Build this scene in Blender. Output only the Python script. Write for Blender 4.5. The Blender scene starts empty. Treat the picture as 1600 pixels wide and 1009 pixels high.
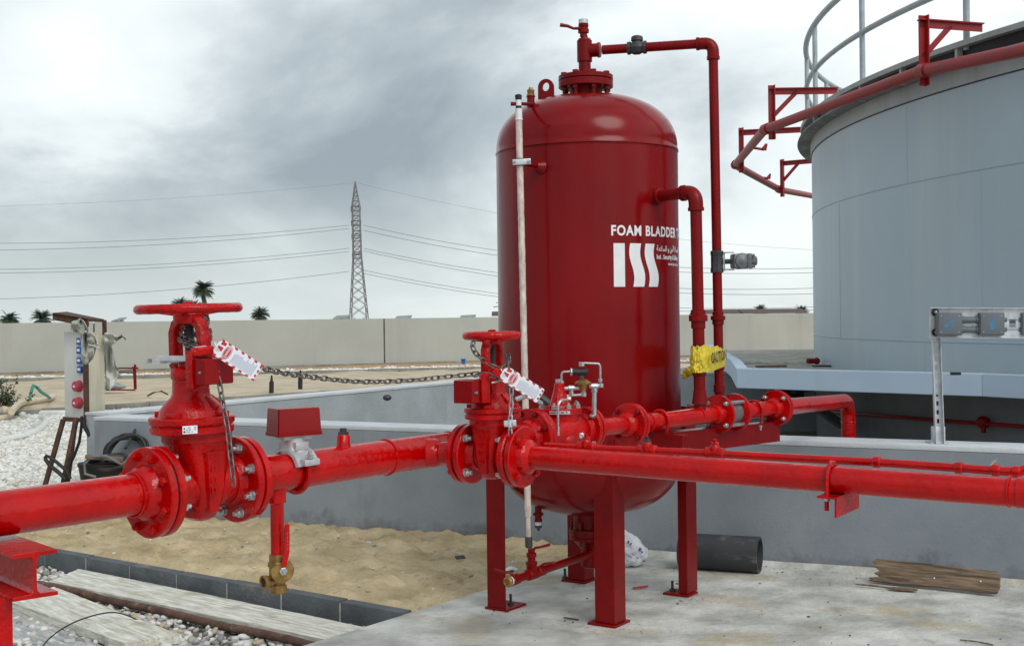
import bpy, bmesh, math, random
import numpy as np
from mathutils import Vector, Matrix, noise as mnoise
R = math.radians
random.seed(7)
scene = bpy.context.scene
C = scene.collection
# ------------------------------------------------------------------ camera
CAMZ = 1.42
FPX = 1950.0
cam_d = bpy.data.cameras.new('camera'); cam = bpy.data.objects.new('camera', cam_d); C.objects.link(cam)
cam_d.sensor_width = 36; cam_d.lens = FPX/1600*36; cam_d.clip_end = 3000; cam_d.clip_start = .05
CAMROT = Matrix.Rotation(R(90-.279), 4, 'X') @ Matrix.Rotation(R(-.716), 4, 'Z')
cam.matrix_world = Matrix.Translation((0, 0, CAMZ)) @ CAMROT
scene.camera = cam
scene.render.resolution_x = 1024; scene.render.resolution_y = 645
# ------------------------------------------------------------------ sky
world = bpy.data.worlds.new('World'); scene.world = world; world.use_nodes = True
SUN_EL, SUN_AZ = 42, 150       # sun behind the camera, to the right
def build_world():
    nt = world.node_tree; N = nt.nodes; L = nt.links; N.clear()
    out = N.new('ShaderNodeOutputWorld'); bg = N.new('ShaderNodeBackground')
    L.new(bg.outputs[0], out.inputs[0])
    sky = N.new('ShaderNodeTexSky'); sky.sky_type = 'NISHITA'; sky.sun_disc = False
    sky.sun_elevation = R(SUN_EL); sky.sun_rotation = R(SUN_AZ)
    sc = N.new('ShaderNodeVectorMath'); sc.operation = 'SCALE'; sc.inputs[3].default_value = .1
    L.new(sky.outputs[0], sc.inputs[0])
    tc = N.new('ShaderNodeTexCoord'); sep = N.new('ShaderNodeSeparateXYZ'); L.new(tc.outputs['Generated'], sep.inputs[0])
    zz = N.new('ShaderNodeMath'); zz.operation = 'MAXIMUM'; L.new(sep.outputs[2], zz.inputs[0]); zz.inputs[1].default_value = 0.0
    za = N.new('ShaderNodeMath'); za.operation = 'ADD'; L.new(zz.outputs[0], za.inputs[0]); za.inputs[1].default_value = .42
    dx = N.new('ShaderNodeMath'); dx.operation = 'DIVIDE'; L.new(sep.outputs[0], dx.inputs[0]); L.new(za.outputs[0], dx.inputs[1])
    dy = N.new('ShaderNodeMath'); dy.operation = 'DIVIDE'; L.new(sep.outputs[1], dy.inputs[0]); L.new(za.outputs[0], dy.inputs[1])
    cmb = N.new('ShaderNodeCombineXYZ'); L.new(dx.outputs[0], cmb.inputs[0]); L.new(dy.outputs[0], cmb.inputs[1]); cmb.inputs[2].default_value = 41.92
    n1 = N.new('ShaderNodeTexNoise'); n1.inputs['Scale'].default_value = 1.5; n1.inputs['Detail'].default_value = 8; n1.inputs['Roughness'].default_value = .56
    n1.inputs['Distortion'].default_value = .55
    L.new(cmb.outputs[0], n1.inputs['Vector'])
    n2 = N.new('ShaderNodeTexNoise'); n2.inputs['Scale'].default_value = 4.6; n2.inputs['Detail'].default_value = 8; n2.inputs['Roughness'].default_value = .5
    L.new(cmb.outputs[0], n2.inputs['Vector'])
    mx = N.new('ShaderNodeMath'); mx.operation = 'MULTIPLY_ADD'; L.new(n2.outputs[0], mx.inputs[0]); mx.inputs[1].default_value = .38; L.new(n1.outputs[0], mx.inputs[2])
    # the cloud deck is thinner low down to the right of the view
    gx = N.new('ShaderNodeMath'); gx.operation = 'MULTIPLY_ADD'; L.new(sep.outputs[0], gx.inputs[0]); gx.inputs[1].default_value = .20; L.new(mx.outputs[0], gx.inputs[2])
    # broad cloud masses, given by their direction in the sky; noise frays their outlines
    nw = N.new('ShaderNodeTexNoise'); nw.inputs['Scale'].default_value = 5; nw.inputs['Detail'].default_value = 6; L.new(tc.outputs['Generated'], nw.inputs['Vector'])
    nv = N.new('ShaderNodeVectorMath'); nv.operation = 'MULTIPLY_ADD'; L.new(nw.outputs['Color'], nv.inputs[0]); nv.inputs[1].default_value = (.22, .22, .16); L.new(tc.outputs['Generated'], nv.inputs[2])
    last = gx.outputs[0]
    for az, el, rad, amp, ky in ((-20.3, 10.0, .13, .13, 1), (-13.5, 12.4, .12, .09, 1), (-7.0, 10.6, .15, -.12, 1.2), (-2.5, 12.5, .10, -.06, 1), (-18, 5.8, .13, -.11, 2.0), (-9, 5.0, .10, -.05, 2), (11.5, 9, .22, .20, 1), (19, 12, .2, .16, 1), (9, 2.5, .12, .08, 2), (-16, 2.2, .10, .0, 3)):
        a_, e_ = R(az), R(el); d0 = Vector((math.sin(a_)*math.cos(e_), math.cos(a_)*math.cos(e_), math.sin(e_)))+Vector((.11, .11, .08))
        sb = N.new('ShaderNodeVectorMath'); sb.operation = 'SUBTRACT'; L.new(nv.outputs[0], sb.inputs[0]); sb.inputs[1].default_value = d0
        sm = N.new('ShaderNodeVectorMath'); sm.operation = 'MULTIPLY'; L.new(sb.outputs[0], sm.inputs[0]); sm.inputs[1].default_value = (1, 1, ky)
        ln = N.new('ShaderNodeVectorMath'); ln.operation = 'LENGTH'; L.new(sm.outputs[0], ln.inputs[0])
        mr = N.new('ShaderNodeMapRange'); mr.interpolation_type = 'SMOOTHSTEP'; L.new(ln.outputs['Value'], mr.inputs[0]); mr.inputs[1].default_value = 0; mr.inputs[2].default_value = rad*1.5; mr.inputs[3].default_value = amp*.72; mr.inputs[4].default_value = 0
        ad = N.new('ShaderNodeMath'); ad.operation = 'ADD'; L.new(last, ad.inputs[0]); L.new(mr.outputs[0], ad.inputs[1]); last = ad.outputs[0]
    rp = N.new('ShaderNodeValToRGB'); L.new(last, rp.inputs[0])
    e = rp.color_ramp.elements
    e[0].position = .44; e[0].color = (.25, .29, .32, 1)
    e[1].position = .94; e[1].color = (.80, .845, .845, 1)
    for p, c in ((.60, (.37, .415, .44, 1)), (.69, (.485, .535, .555, 1)), (.77, (.64, .69, .70, 1))):
        q = e.new(p); q.color = c
    # near the horizon the deck pales
    hz = N.new('ShaderNodeMapRange'); L.new(zz.outputs[0], hz.inputs[0]); hz.inputs[1].default_value = 0; hz.inputs[2].default_value = .11; hz.inputs[3].default_value = .72; hz.inputs[4].default_value = 0
    m1 = N.new('ShaderNodeMix'); m1.data_type = 'RGBA'; L.new(hz.outputs[0], m1.inputs[0]); L.new(rp.outputs[0], m1.inputs[6]); m1.inputs[7].default_value = (.60, .665, .66, 1)
    m2 = N.new('ShaderNodeMix'); m2.data_type = 'RGBA'; m2.inputs[0].default_value = .93; L.new(sc.outputs[0], m2.inputs[6]); L.new(m1.outputs[2], m2.inputs[7])
    L.new(m2.outputs[2], bg.inputs[0]); bg.inputs[1].default_value = 1.0
build_world()
sun_d = bpy.data.lights.new('sun', 'SUN'); sun_d.energy = 1.1; sun_d.angle = R(32); sun_d.color = (1, .965, .91)
sun = bpy.data.objects.new('sun', sun_d); C.objects.link(sun)
sun.rotation_euler = (R(90-SUN_EL), 0, R(180-SUN_AZ))
scene.view_settings.view_transform = 'Standard'; scene.view_settings.look = 'None'
scene.view_settings.exposure = 0.42; scene.view_settings.gamma = 1
# ------------------------------------------------------------------ pixel helpers (photo pixels, 1600 x 1009)
R3 = CAMROT.to_3x3(); R3I = R3.inverted()
def ray(px, py): return R3 @ Vector(((px-800)/FPX, -(py-504.5)/FPX, -1))
def at(px, py, Y):
    d = ray(px, py); return Vector((0, 0, CAMZ)) + d*(Y/d.y)
def gz(px, py, z=0.0):
    d = ray(px, py); return Vector((0, 0, CAMZ)) + d*((z-CAMZ)/d.z)
def proj(p):
    q = R3I @ (Vector(p)-Vector((0, 0, CAMZ))); return (800-q.x/q.z*FPX, 504.5+q.y/q.z*FPX)
# ------------------------------------------------------------------ materials
def nodes(m): return m.node_tree.nodes, m.node_tree.links
def mat(name, col, rough=.5, metal=0, bump=0, bscale=40, var=0, vscale=6, spec=.5, coat=0, col2=None, stain=0, dirt=None, detail=4, aniso=None, extra=None, coord='Object'):
    m = bpy.data.materials.new(name); m.use_nodes = True; N, L = nodes(m)
    b = N['Principled BSDF']; b.inputs['Roughness'].default_value = rough; b.inputs['Metallic'].default_value = metal
    b.inputs['Specular IOR Level'].default_value = spec; b.inputs['Coat Weight'].default_value = coat; b.inputs['Coat Roughness'].default_value = .08
    b.inputs['Base Color'].default_value = (*col, 1)
    tc = N.new('ShaderNodeTexCoord'); src = tc.outputs[coord]
    if aniso:
        mp = N.new('ShaderNodeMapping'); mp.inputs['Scale'].default_value = aniso; L.new(src, mp.inputs[0]); src2 = mp.outputs[0]
    else: src2 = src
    cur = None
    if var or col2:
        n = N.new('ShaderNodeTexNoise'); n.inputs['Scale'].default_value = vscale; n.inputs['Detail'].default_value = detail; n.inputs['Roughness'].default_value = .6
        L.new(src2, n.inputs['Vector'])
        r = N.new('ShaderNodeValToRGB'); L.new(n.outputs[0], r.inputs[0])
        a = tuple(c*(1-var) for c in col); c2 = col2 or tuple(min(1, c*(1+var)) for c in col)
        r.color_ramp.elements[0].position = .34; r.color_ramp.elements[0].color = (*a, 1)
        r.color_ramp.elements[1].position = .66; r.color_ramp.elements[1].color = (*c2, 1)
        cur = r.outputs[0]
        rr = N.new('ShaderNodeMapRange'); L.new(n.outputs[0], rr.inputs[0]); rr.inputs[3].default_value = max(.02, rough*.8); rr.inputs[4].default_value = min(1, rough*1.25)
        L.new(rr.outputs[0], b.inputs['Roughness'])
    if dirt:      # blotches of another colour with a sharp-ish shape: (colour, scale, threshold, aniso)
        dc, ds, th, da = dirt
        mp = N.new('ShaderNodeMapping'); mp.inputs['Scale'].default_value = da; mp.inputs['Location'].default_value = (3.1, 1.7, .4); L.new(src, mp.inputs[0])
        n = N.new('ShaderNodeTexNoise'); n.inputs['Scale'].default_value = ds; n.inputs['Detail'].default_value = 8; n.inputs['Roughness'].default_value = .65; L.new(mp.outputs[0], n.inputs['Vector'])
        r = N.new('ShaderNodeMapRange'); L.new(n.outputs[0], r.inputs[0]); r.inputs[1].default_value = th; r.inputs[2].default_value = th+.14
        r.inputs[4].default_value = .75
        mx = N.new('ShaderNodeMix'); mx.data_type = 'RGBA'; L.new(r.outputs[0], mx.inputs[0])
        if cur: L.new(cur, mx.inputs[6])
        else: mx.inputs[6].default_value = (*col, 1)
        mx.inputs[7].default_value = (*dc, 1); cur = mx.outputs[2]
    if extra: cur = extra(N, L, tc, cur, b)
    if cur: L.new(cur, b.inputs['Base Color'])
    if bump:
        n = N.new('ShaderNodeTexNoise'); n.inputs['Scale'].default_value = bscale; n.inputs['Detail'].default_value = 5; L.new(src2, n.inputs['Vector'])
        bp = N.new('ShaderNodeBump'); bp.inputs['Strength'].default_value = bump; bp.inputs['Distance'].default_value = .01
        L.new(n.outputs[0], bp.inputs['Height']); L.new(bp.outputs[0], b.inputs['Normal'])
        if coat: L.new(bp.outputs[0], b.inputs['Coat Normal'])
    return m
def base_stain(zlo, zhi, col, scale=6, world_z=True):
    """damp dirt climbing irregularly from the foot of a wall"""
    def f(N, L, tc, cur, b):
        g = N.new('ShaderNodeNewGeometry'); s = N.new('ShaderNodeSeparateXYZ'); L.new(g.outputs['Position'], s.inputs[0])
        n = N.new('ShaderNodeTexNoise'); n.inputs['Scale'].default_value = scale; n.inputs['Detail'].default_value = 8; n.inputs['Roughness'].default_value = .7; L.new(g.outputs['Position'], n.inputs['Vector'])
        ma = N.new('ShaderNodeMath'); ma.operation = 'MULTIPLY_ADD'; L.new(n.outputs[0], ma.inputs[0]); ma.inputs[1].default_value = -(zhi-zlo)*2.2; L.new(s.outputs[2], ma.inputs[2])
        r = N.new('ShaderNodeMapRange'); L.new(ma.outputs[0], r.inputs[0]); r.inputs[1].default_value = zlo-(zhi-zlo)*.75; r.inputs[2].default_value = zlo-(zhi-zlo)*1.35; r.inputs[3].default_value = 0; r.inputs[4].default_value = .8
        mx = N.new('ShaderNodeMix'); mx.data_type = 'RGBA'; L.new(r.outputs[0], mx.inputs[0]); L.new(cur, mx.inputs[6]); mx.inputs[7].default_value = (*col, 1)
        return mx.outputs[2]
    return f
def grain(N, L, tc, cur, col, amt, sc=(1.3, 42, 42)):
    """fine lines along the grain"""
    mp = N.new('ShaderNodeMapping'); mp.inputs['Scale'].default_value = sc; L.new(tc.outputs['Object'], mp.inputs[0])
    n = N.new('ShaderNodeTexNoise'); n.inputs['Scale'].default_value = 1.6; n.inputs['Detail'].default_value = 6; n.inputs['Roughness'].default_value = .6; n.inputs['Distortion'].default_value = .3; L.new(mp.outputs[0], n.inputs['Vector'])
    r = N.new('ShaderNodeMapRange'); L.new(n.outputs[0], r.inputs[0]); r.inputs[1].default_value = .52; r.inputs[2].default_value = .62; r.inputs[4].default_value = amt
    mx = N.new('ShaderNodeMix'); mx.data_type = 'RGBA'; L.new(r.outputs[0], mx.inputs[0]); L.new(cur, mx.inputs[6]); mx.inputs[7].default_value = (*col, 1)
    return mx.outputs[2]
def blot(N, L, tc, cur, col, scale, th, amt):
    """a second, finer layer of blotches"""
    mp = N.new('ShaderNodeMapping'); mp.inputs['Location'].default_value = (7.3, 2.2, 5.1); L.new(tc.outputs['Object'], mp.inputs[0])
    n = N.new('ShaderNodeTexNoise'); n.inputs['Scale'].default_value = scale; n.inputs['Detail'].default_value = 14; n.inputs['Roughness'].default_value = .72; n.inputs['Distortion'].default_value = .4; L.new(mp.outputs[0], n.inputs['Vector'])
    r = N.new('ShaderNodeMapRange'); L.new(n.outputs[0], r.inputs[0]); r.inputs[1].default_value = th; r.inputs[2].default_value = th+.09; r.inputs[4].default_value = amt*.75
    mx = N.new('ShaderNodeMix'); mx.data_type = 'RGBA'; L.new(r.outputs[0], mx.inputs[0]); L.new(cur, mx.inputs[6]); mx.inputs[7].default_value = (*col, 1)
    return mx.outputs[2]
def streaks(col, scale=3, amt=.5, th=.5):
    """vertical run-down marks"""
    def f(N, L, tc, cur, b):
        g = N.new('ShaderNodeNewGeometry'); mp = N.new('ShaderNodeMapping'); mp.inputs['Scale'].default_value = (scale, scale, scale*.06); L.new(g.outputs['Position'], mp.inputs[0])
        n = N.new('ShaderNodeTexNoise'); n.inputs['Scale'].default_value = 1; n.inputs['Detail'].default_value = 6; n.inputs['Roughness'].default_value = .65; L.new(mp.outputs[0], n.inputs['Vector'])
        r = N.new('ShaderNodeMapRange'); L.new(n.outputs[0], r.inputs[0]); r.inputs[1].default_value = th; r.inputs[2].default_value = th+.2; r.inputs[4].default_value = amt
        mx = N.new('ShaderNodeMix'); mx.data_type = 'RGBA'; L.new(r.outputs[0], mx.inputs[0]); L.new(cur, mx.inputs[6]); mx.inputs[7].default_value = (*col, 1)
        return mx.outputs[2]
    return f
def island(vals):
    """a different tone for every stone"""
    def f(N, L, tc, cur, b):
        g = N.new('ShaderNodeNewGeometry'); r = N.new('ShaderNodeValToRGB'); L.new(g.outputs['Random Per Island'], r.inputs[0])
        r.color_ramp.interpolation = 'CONSTANT'
        els = r.color_ramp.elements
        for i, c in enumerate(vals):
            q = els[i] if i < 2 else els.new(i/len(vals))
            q.position = i/len(vals); q.color = (*c, 1)
        return r.outputs[0]
    return f
M = {}
M['red'] = mat('red_gloss_paint', (.47, .0008, .0010), .11, bump=.30, bscale=48, var=.16, vscale=9, spec=.36, dirt=((.30, .012, .010), 14, .64, (1, 1, 1)))
M['redcast'] = mat('red_cast_paint', (.45, .0008, .0010), .16, bump=.36, bscale=80, var=.22, vscale=16, spec=.32)
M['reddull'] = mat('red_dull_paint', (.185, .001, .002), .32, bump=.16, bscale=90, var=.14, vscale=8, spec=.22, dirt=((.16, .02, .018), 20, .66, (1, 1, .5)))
M['redrim'] = mat('red_weathered_paint', (.30, .007, .009), .42, bump=.15, bscale=50, var=.18, vscale=5)
M['redbox'] = mat('dark_red_box_paint', (.24, .001, .003), .26, bump=.06, bscale=300, var=.06, spec=.3)
M['tank'] = mat('crimson_tank_paint', (.20, .001, .003), .20, bump=.07, bscale=9, var=.14, vscale=2.6, spec=.26, dirt=((.26, .02, .02), 26, .70, (1, 1, .4)), aniso=(1, 1, .5), extra=streaks((.23, .006, .008), 9, .5, .55))
M['white'] = mat('white_paint', (.80, .81, .84), .5, bump=.03, bscale=80, var=.04, vscale=20)
M['paper'] = mat('white_tag_plastic', (.82, .84, .90), .42)
M['tagred'] = mat('tag_red_print', (.52, .03, .035), .5)
M['tagink'] = mat('tag_blue_print', (.16, .20, .34), .5)
M['ink'] = mat('black_print', (.02, .02, .025), .6)
M['steel'] = mat('zinc_steel', (.52, .54, .56), .34, metal=.85, bump=.1, bscale=120, var=.15, vscale=30)
M['galv'] = mat('galvanised_strut', (.60, .63, .66), .42, metal=.55, bump=.05, bscale=60, var=.18, vscale=25)
M['castal'] = mat('cast_aluminium', (.52, .53, .55), .45, metal=.5, bump=.25, bscale=160, var=.12, vscale=30)
M['chain'] = mat('dull_chain_steel', (.20, .19, .18), .36, metal=.85, bump=.1, bscale=200, var=.4, vscale=60)
M['brass'] = mat('tarnished_brass', (.36, .22, .075), .40, metal=.8, bump=.15, bscale=120, var=.3, vscale=35)
M['black'] = mat('black_rubber', (.014, .014, .015), .55, bump=.1, bscale=90)
M['gasket'] = mat('gasket_rubber', (.012, .011, .011), .7)
M['darkiron'] = mat('dark_iron', (.055, .058, .062), .5, metal=.3, bump=.2, bscale=90, var=.2, vscale=30)
M['greyiron'] = mat('grey_enamel', (.16, .17, .18), .42, metal=.2, bump=.2, bscale=90, var=.2, vscale=30)
M['hdpe'] = mat('dusty_black_plastic', (.035, .038, .042), .55, bump=.1, bscale=60, dirt=((.17, .16, .145), 5, .56, (1, 1, 3)), var=.2)
M['clear'] = mat('cloudy_tube', (.62, .52, .47), .35, bump=.4, bscale=60, var=.28, vscale=45, aniso=(1, 1, .35), dirt=((.34, .20, .18), 30, .60, (1, 1, .25)))
M['yellow'] = mat('yellow_tape', (.70, .55, .04), .45, bump=.35, bscale=55, var=.2, vscale=25)
M['rust'] = mat('rusty_frame', (.085, .040, .024), .75, bump=.35, bscale=80, var=.4, vscale=18, dirt=((.02, .014, .012), 9, .55, (1, 1, 1)))
M['rustpipe'] = mat('rusty_pipe', (.11, .055, .038), .8, bump=.6, bscale=60, var=.4, vscale=14, dirt=((.30, .26, .22), 16, .58, (1, 1, 1)))
M['boxwhite'] = mat('cream_panel', (.72, .73, .70), .5, var=.06, vscale=3, extra=streaks((.45, .42, .36), 14, .5, .58))
M['boxcream'] = mat('yellowed_panel', (.58, .55, .43), .55, var=.08, vscale=3, extra=streaks((.40, .36, .25), 12, .6, .55))
M['blue'] = mat('blue_socket', (.02, .11, .42), .4)
M['socketred'] = mat('faded_red_socket', (.50, .055, .085), .45)
M['sheet'] = mat('dusty_grey_film', (.50, .51, .46), .6, bump=.3, bscale=20, var=.25, vscale=8)
M['wallgrey'] = mat('painted_grey_wall', (.245, .275, .31), .80, bump=.16, bscale=60, var=.12, vscale=1.3, detail=10, col2=(.30, .33, .365),
                    dirt=((.21, .215, .225), 2.2, .60, (1, 1, .35)), extra=base_stain(0, .26, (.075, .075, .07), 4))
M['cap'] = mat('pale_wall_top', (.60, .63, .66), .75, bump=.3, bscale=60, var=.09, vscale=3, dirt=((.40, .40, .39), 4, .60, (1, 1, 1)))
M['pitwall'] = mat('rough_plaster', (.38, .42, .45), .85, bump=.45, bscale=40, var=.12, vscale=2.5, detail=8, extra=streaks((.50, .54, .56), 4, .6, .56))
M['farwall'] = mat('boundary_plaster', (.42, .435, .40), .9, bump=.3, bscale=10, var=.07, vscale=.5, detail=8, extra=streaks((.27, .265, .24), 1.3, .45, .53))
M['farkerb'] = mat('old_kerb_concrete', (.21, .205, .18), .9, bump=.5, bscale=20, var=.35, vscale=2.2, dirt=((.40, .37, .30), 4, .58, (1, 1, 1)))
M['wtank'] = mat('blue_grey_tank_paint', (.45, .55, .615), .40, var=.06, vscale=.55, detail=6, bump=.04, bscale=3, extra=streaks((.54, .61, .62), 2.4, .6, .50))
M['wtankrim'] = mat('pale_grey_rim_paint', (.42, .44, .44), .5, var=.12, vscale=2, extra=streaks((.30, .30, .28), 5, .5, .52))
M['eave'] = mat('weathered_eave', (.20, .205, .20), .7, var=.35, vscale=5, bump=.3, bscale=15)
M['ledge'] = mat('ledge_paint', (.50, .62, .76), .55, var=.05, vscale=1.2, bump=.06, bscale=20, dirt=((.33, .36, .40), 3, .64, (1, 1, 1)), extra=streaks((.47, .52, .58), 3, .4, .55))
M['deck'] = mat('dusty_deck', (.40, .38, .33), .9, bump=.6, bscale=14, var=.3, vscale=5, dirt=((.20, .17, .13), 6, .56, (1, 1, 1)))
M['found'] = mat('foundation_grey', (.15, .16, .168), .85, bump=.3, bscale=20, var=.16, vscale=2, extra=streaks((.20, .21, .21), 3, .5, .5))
M['rail'] = mat('railing_paint', (.38, .43, .46), .4, metal=.2, bump=.1, bscale=30, var=.12)
M['slab'] = mat('old_concrete', (.46, .46, .42), .9, bump=.9, bscale=34, vscale=3.4, detail=14, var=.30, col2=(.68, .685, .64),
                dirt=((.44, .35, .21), 2.3, .54, (1, 1, 1)), extra=lambda N, L, tc, cur, b: blot(N, L, tc, blot(N, L, tc, cur, (.27, .265, .24), 3.1, .565, .75), (.14, .14, .13), 19, .66, 1.0))
M['kerb'] = mat('dark_kerb_block', (.095, .105, .115), .85, bump=.5, bscale=70, var=.28, vscale=4, dirt=((.24, .22, .18), 5, .57, (1, 1, 1)))
M['pebbed'] = mat('gravel_base', (.27, .25, .21), .95, bump=.5, bscale=30, var=.3, vscale=12)
M['peb'] = mat('white_pebbles', (.7, .68, .62), .75, bump=.15, bscale=30, extra=island([(.66, .65, .60), (.78, .77, .73), (.56, .53, .46), (.70, .67, .58), (.46, .44, .40), (.74, .74, .72), (.60, .58, .54), (.80, .79, .76)]))
M['peb2'] = mat('river_stones', (.7, .68, .62), .7, bump=.2, bscale=40, extra=island([(.50, .49, .45), (.66, .65, .61), (.40, .37, .31), (.24, .24, .235), (.46, .38, .27), (.60, .60, .60), (.36, .36, .37), (.70, .69, .66)]))
def stone_scatter(N, L, tc, cur, b): return cur
M['sand'] = mat('loose_sand', (.45, .345, .185), .95, bump=1.0, bscale=40, vscale=3.2, detail=12, var=.2, col2=(.60, .485, .305), dirt=((.24, .18, .11), 9, .59, (1, 1, 1)))
M['sandfar'] = mat('raked_sand', (.50, .41, .285), .95, bump=.5, bscale=6, vscale=1.2, detail=12, var=.16, col2=(.60, .50, .36), dirt=((.33, .27, .18), 1.4, .60, (1, 1, 1)))
M['sandorange'] = mat('orange_sand', (.42, .25, .11), .95, bump=.4, bscale=4, vscale=.9, detail=12, var=.14, col2=(.47, .30, .15))
M['wood'] = mat('bleached_plank', (.62, .60, .50), .85, bump=.5, bscale=6, vscale=3, detail=12, var=.22, col2=(.82, .81, .73), aniso=(2.2, 11, 11), dirt=((.24, .18, .12), 3.2, .585, (1.2, 2.5, 2.5)), extra=lambda N, L, tc, cur, b: grain(N, L, tc, blot(N, L, tc, cur, (.42, .33, .22), 5, .58, .8), (.30, .25, .19), .5))
M['woodblue'] = mat('grey_film_plank', (.38, .41, .43), .8, bump=.5, bscale=7, vscale=3, detail=10, var=.25, col2=(.55, .55, .52), aniso=(2.2, 11, 11), extra=lambda N, L, tc, cur, b: grain(N, L, tc, cur, (.22, .21, .19), .45))
M['woodbrown'] = mat('weathered_board', (.16, .105, .062), .85, bump=.7, bscale=7, vscale=6, detail=10, var=.4, col2=(.29, .205, .135), aniso=(1.2, 14, 14), dirt=((.07, .04, .022), 6, .60, (.5, 4, 4)), extra=lambda N, L, tc, cur, b: grain(N, L, tc, cur, (.05, .03, .018), .75))
M['sack'] = mat('woven_sack', (.62, .65, .68), .6, bump=.5, bscale=40, var=.12, vscale=8)
M['sackink'] = mat('sack_print', (.08, .10, .35), .6)
M['frond'] = mat('palm_fronds', (.045, .07, .04), .7, var=.3, vscale=2)
M['bark'] = mat('palm_bark', (.09, .08, .065), .9, var=.3)
M['leaf'] = mat('shrub_leaves', (.035, .065, .025), .6, var=.35, vscale=10)
M['pylon'] = mat('pylon_steel', (.25, .245, .24), .6, metal=.3)
M['wire'] = mat('power_cable', (.20, .22, .23), .6)
M['roof'] = mat('dark_roof', (.10, .065, .055), .8, var=.3)
M['shed'] = mat('pale_roof_panel', (.25, .27, .28), .6, var=.2)
M['hose'] = mat('white_hose', (.70, .71, .68), .5, var=.06)
M['hosecream'] = mat('cream_hose', (.60, .52, .38), .5, var=.1)
M['green'] = mat('green_hose', (.03, .22, .15), .5)
M['sockwhite'] = mat('white_tape', (.75, .76, .76), .5)
# ------------------------------------------------------------------ mesh builder
def frame(p, x, up=(0, 0, 1)):
    x = Vector(x).normalized(); up = Vector(up)
    y = up.cross(x)
    if y.length < 1e-4: y = Vector((0, 1, 0)).cross(x)
    y.normalize(); z = x.cross(y)
    m = Matrix((x, y, z)).transposed().to_4x4(); m.translation = Vector(p); return m
class MB:
    def __init__(s, M_=None): s.v = []; s.f = []; s.M = M_ or Matrix()
    def add(s, vs, fs, M_=None):
        T = s.M @ M_ if M_ else s.M; o = len(s.v)
        s.v += [T @ Vector(v) for v in vs]; s.f += [tuple(i+o for i in f) for f in fs]; return s
    def box(s, c, d, M_=None, ch=0):
        x, y, z = d[0]/2, d[1]/2, d[2]/2; c = Vector(c)
        if ch:
            # chamfered on all edges
            b = bmesh.new(); bmesh.ops.create_cube(b, size=1)
            for v in b.verts: v.co = Vector((v.co.x*d[0], v.co.y*d[1], v.co.z*d[2]))
            bmesh.ops.bevel(b, geom=b.edges[:], offset=ch, segments=2, profile=.6, affect='EDGES')
            s.add([c+v.co for v in b.verts], [[v.index for v in f.verts] for f in b.faces], M_); b.free(); return s
        vs = [c+Vector((i*x, j*y, k*z)) for i in (-1, 1) for j in (-1, 1) for k in (-1, 1)]
        return s.add(vs, [(0, 1, 3, 2), (4, 6, 7, 5), (0, 4, 5, 1), (2, 3, 7, 6), (0, 2, 6, 4), (1, 5, 7, 3)], M_)
    def lathe(s, prof, M_=None, n=32, closed=False):
        """profile [(axial, radius)] about local x"""
        vs = []; fs = []
        for a, r in prof:
            for k in range(n):
                t = 2*math.pi*k/n; vs.append((a, max(r, 1e-5)*math.cos(t), max(r, 1e-5)*math.sin(t)))
        m = len(prof)
        for i in range(m-1 if not closed else m):
            j = (i+1) % m
            for k in range(n):
                l = (k+1) % n; fs.append((i*n+k, i*n+l, j*n+l, j*n+k))
        if not closed:
            if prof[0][1] > 1e-4: fs.append(tuple(range(n))[::-1])
            if prof[-1][1] > 1e-4: fs.append(tuple(range((m-1)*n, m*n)))
        return s.add(vs, fs, M_)
    def cyl(s, a, b, r, r2=None, n=20):
        a, b = Vector(a), Vector(b); L_ = (b-a).length
        return s.lathe([(0, r), (L_, r if r2 is None else r2)], frame(a, b-a), n)
    def tube(s, pts, r, n=12, closed=False):
        pts = [Vector(p) for p in pts]; m = len(pts)
        rs = r if isinstance(r, (list, tuple)) else [r]*m
        T0 = (pts[1]-pts[0]).normalized(); up = Vector((0, 0, 1)) if abs(T0.z) < .9 else Vector((1, 0, 0))
        u = T0.cross(up).normalized(); vs = []; fs = []
        for i, p in enumerate(pts):
            if closed: t = (pts[(i+1) % m]-pts[i-1]).normalized()
            else: t = (pts[min(i+1, m-1)]-pts[max(i-1, 0)]).normalized()
            u = (u-t*u.dot(t)).normalized(); w = t.cross(u)
            for k in range(n):
                a = 2*math.pi*k/n; vs.append(p+(u*math.cos(a)+w*math.sin(a))*rs[i])
        for i in range(m if closed else m-1):
            j = (i+1) % m
            for k in range(n):
                l = (k+1) % n; fs.append((i*n+k, i*n+l, j*n+l, j*n+k))
        if not closed: fs.append(tuple(range(n))[::-1]); fs.append(tuple(range((m-1)*n, m*n)))
        return s.add(vs, fs)
    def loft(s, secs, M_=None):
        """secs: list of rings (lists of 3-D points, same length)"""
        n = len(secs[0]); vs = [p for r in secs for p in r]; fs = []
        for i in range(len(secs)-1):
            for k in range(n):
                l = (k+1) % n; fs.append((i*n+k, i*n+l, (i+1)*n+l, (i+1)*n+k))
        fs.append(tuple(range(n))[::-1]); fs.append(tuple(range((len(secs)-1)*n, len(secs)*n)))
        return s.add(vs, fs, M_)
    def prism(s, poly, t, M_=None):
        """2-D polygon in local xy extruded from z=0 to z=t"""
        n = len(poly); vs = [(x, y, 0) for x, y in poly]+[(x, y, t) for x, y in poly]
        fs = [tuple(range(n))[::-1], tuple(range(n, 2*n))]+[(i, (i+1) % n, n+(i+1) % n, n+i) for i in range(n)]
        return s.add(vs, fs, M_)
    def ball(s, c, r, n=16, sc=(1, 1, 1)):
        pr = [(-math.cos(math.pi*i/10)*r, math.sin(math.pi*i/10)*r) for i in range(11)]
        return s.lathe(pr, Matrix.Translation(c) @ Matrix.Diagonal((*sc, 1)), n)
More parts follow.
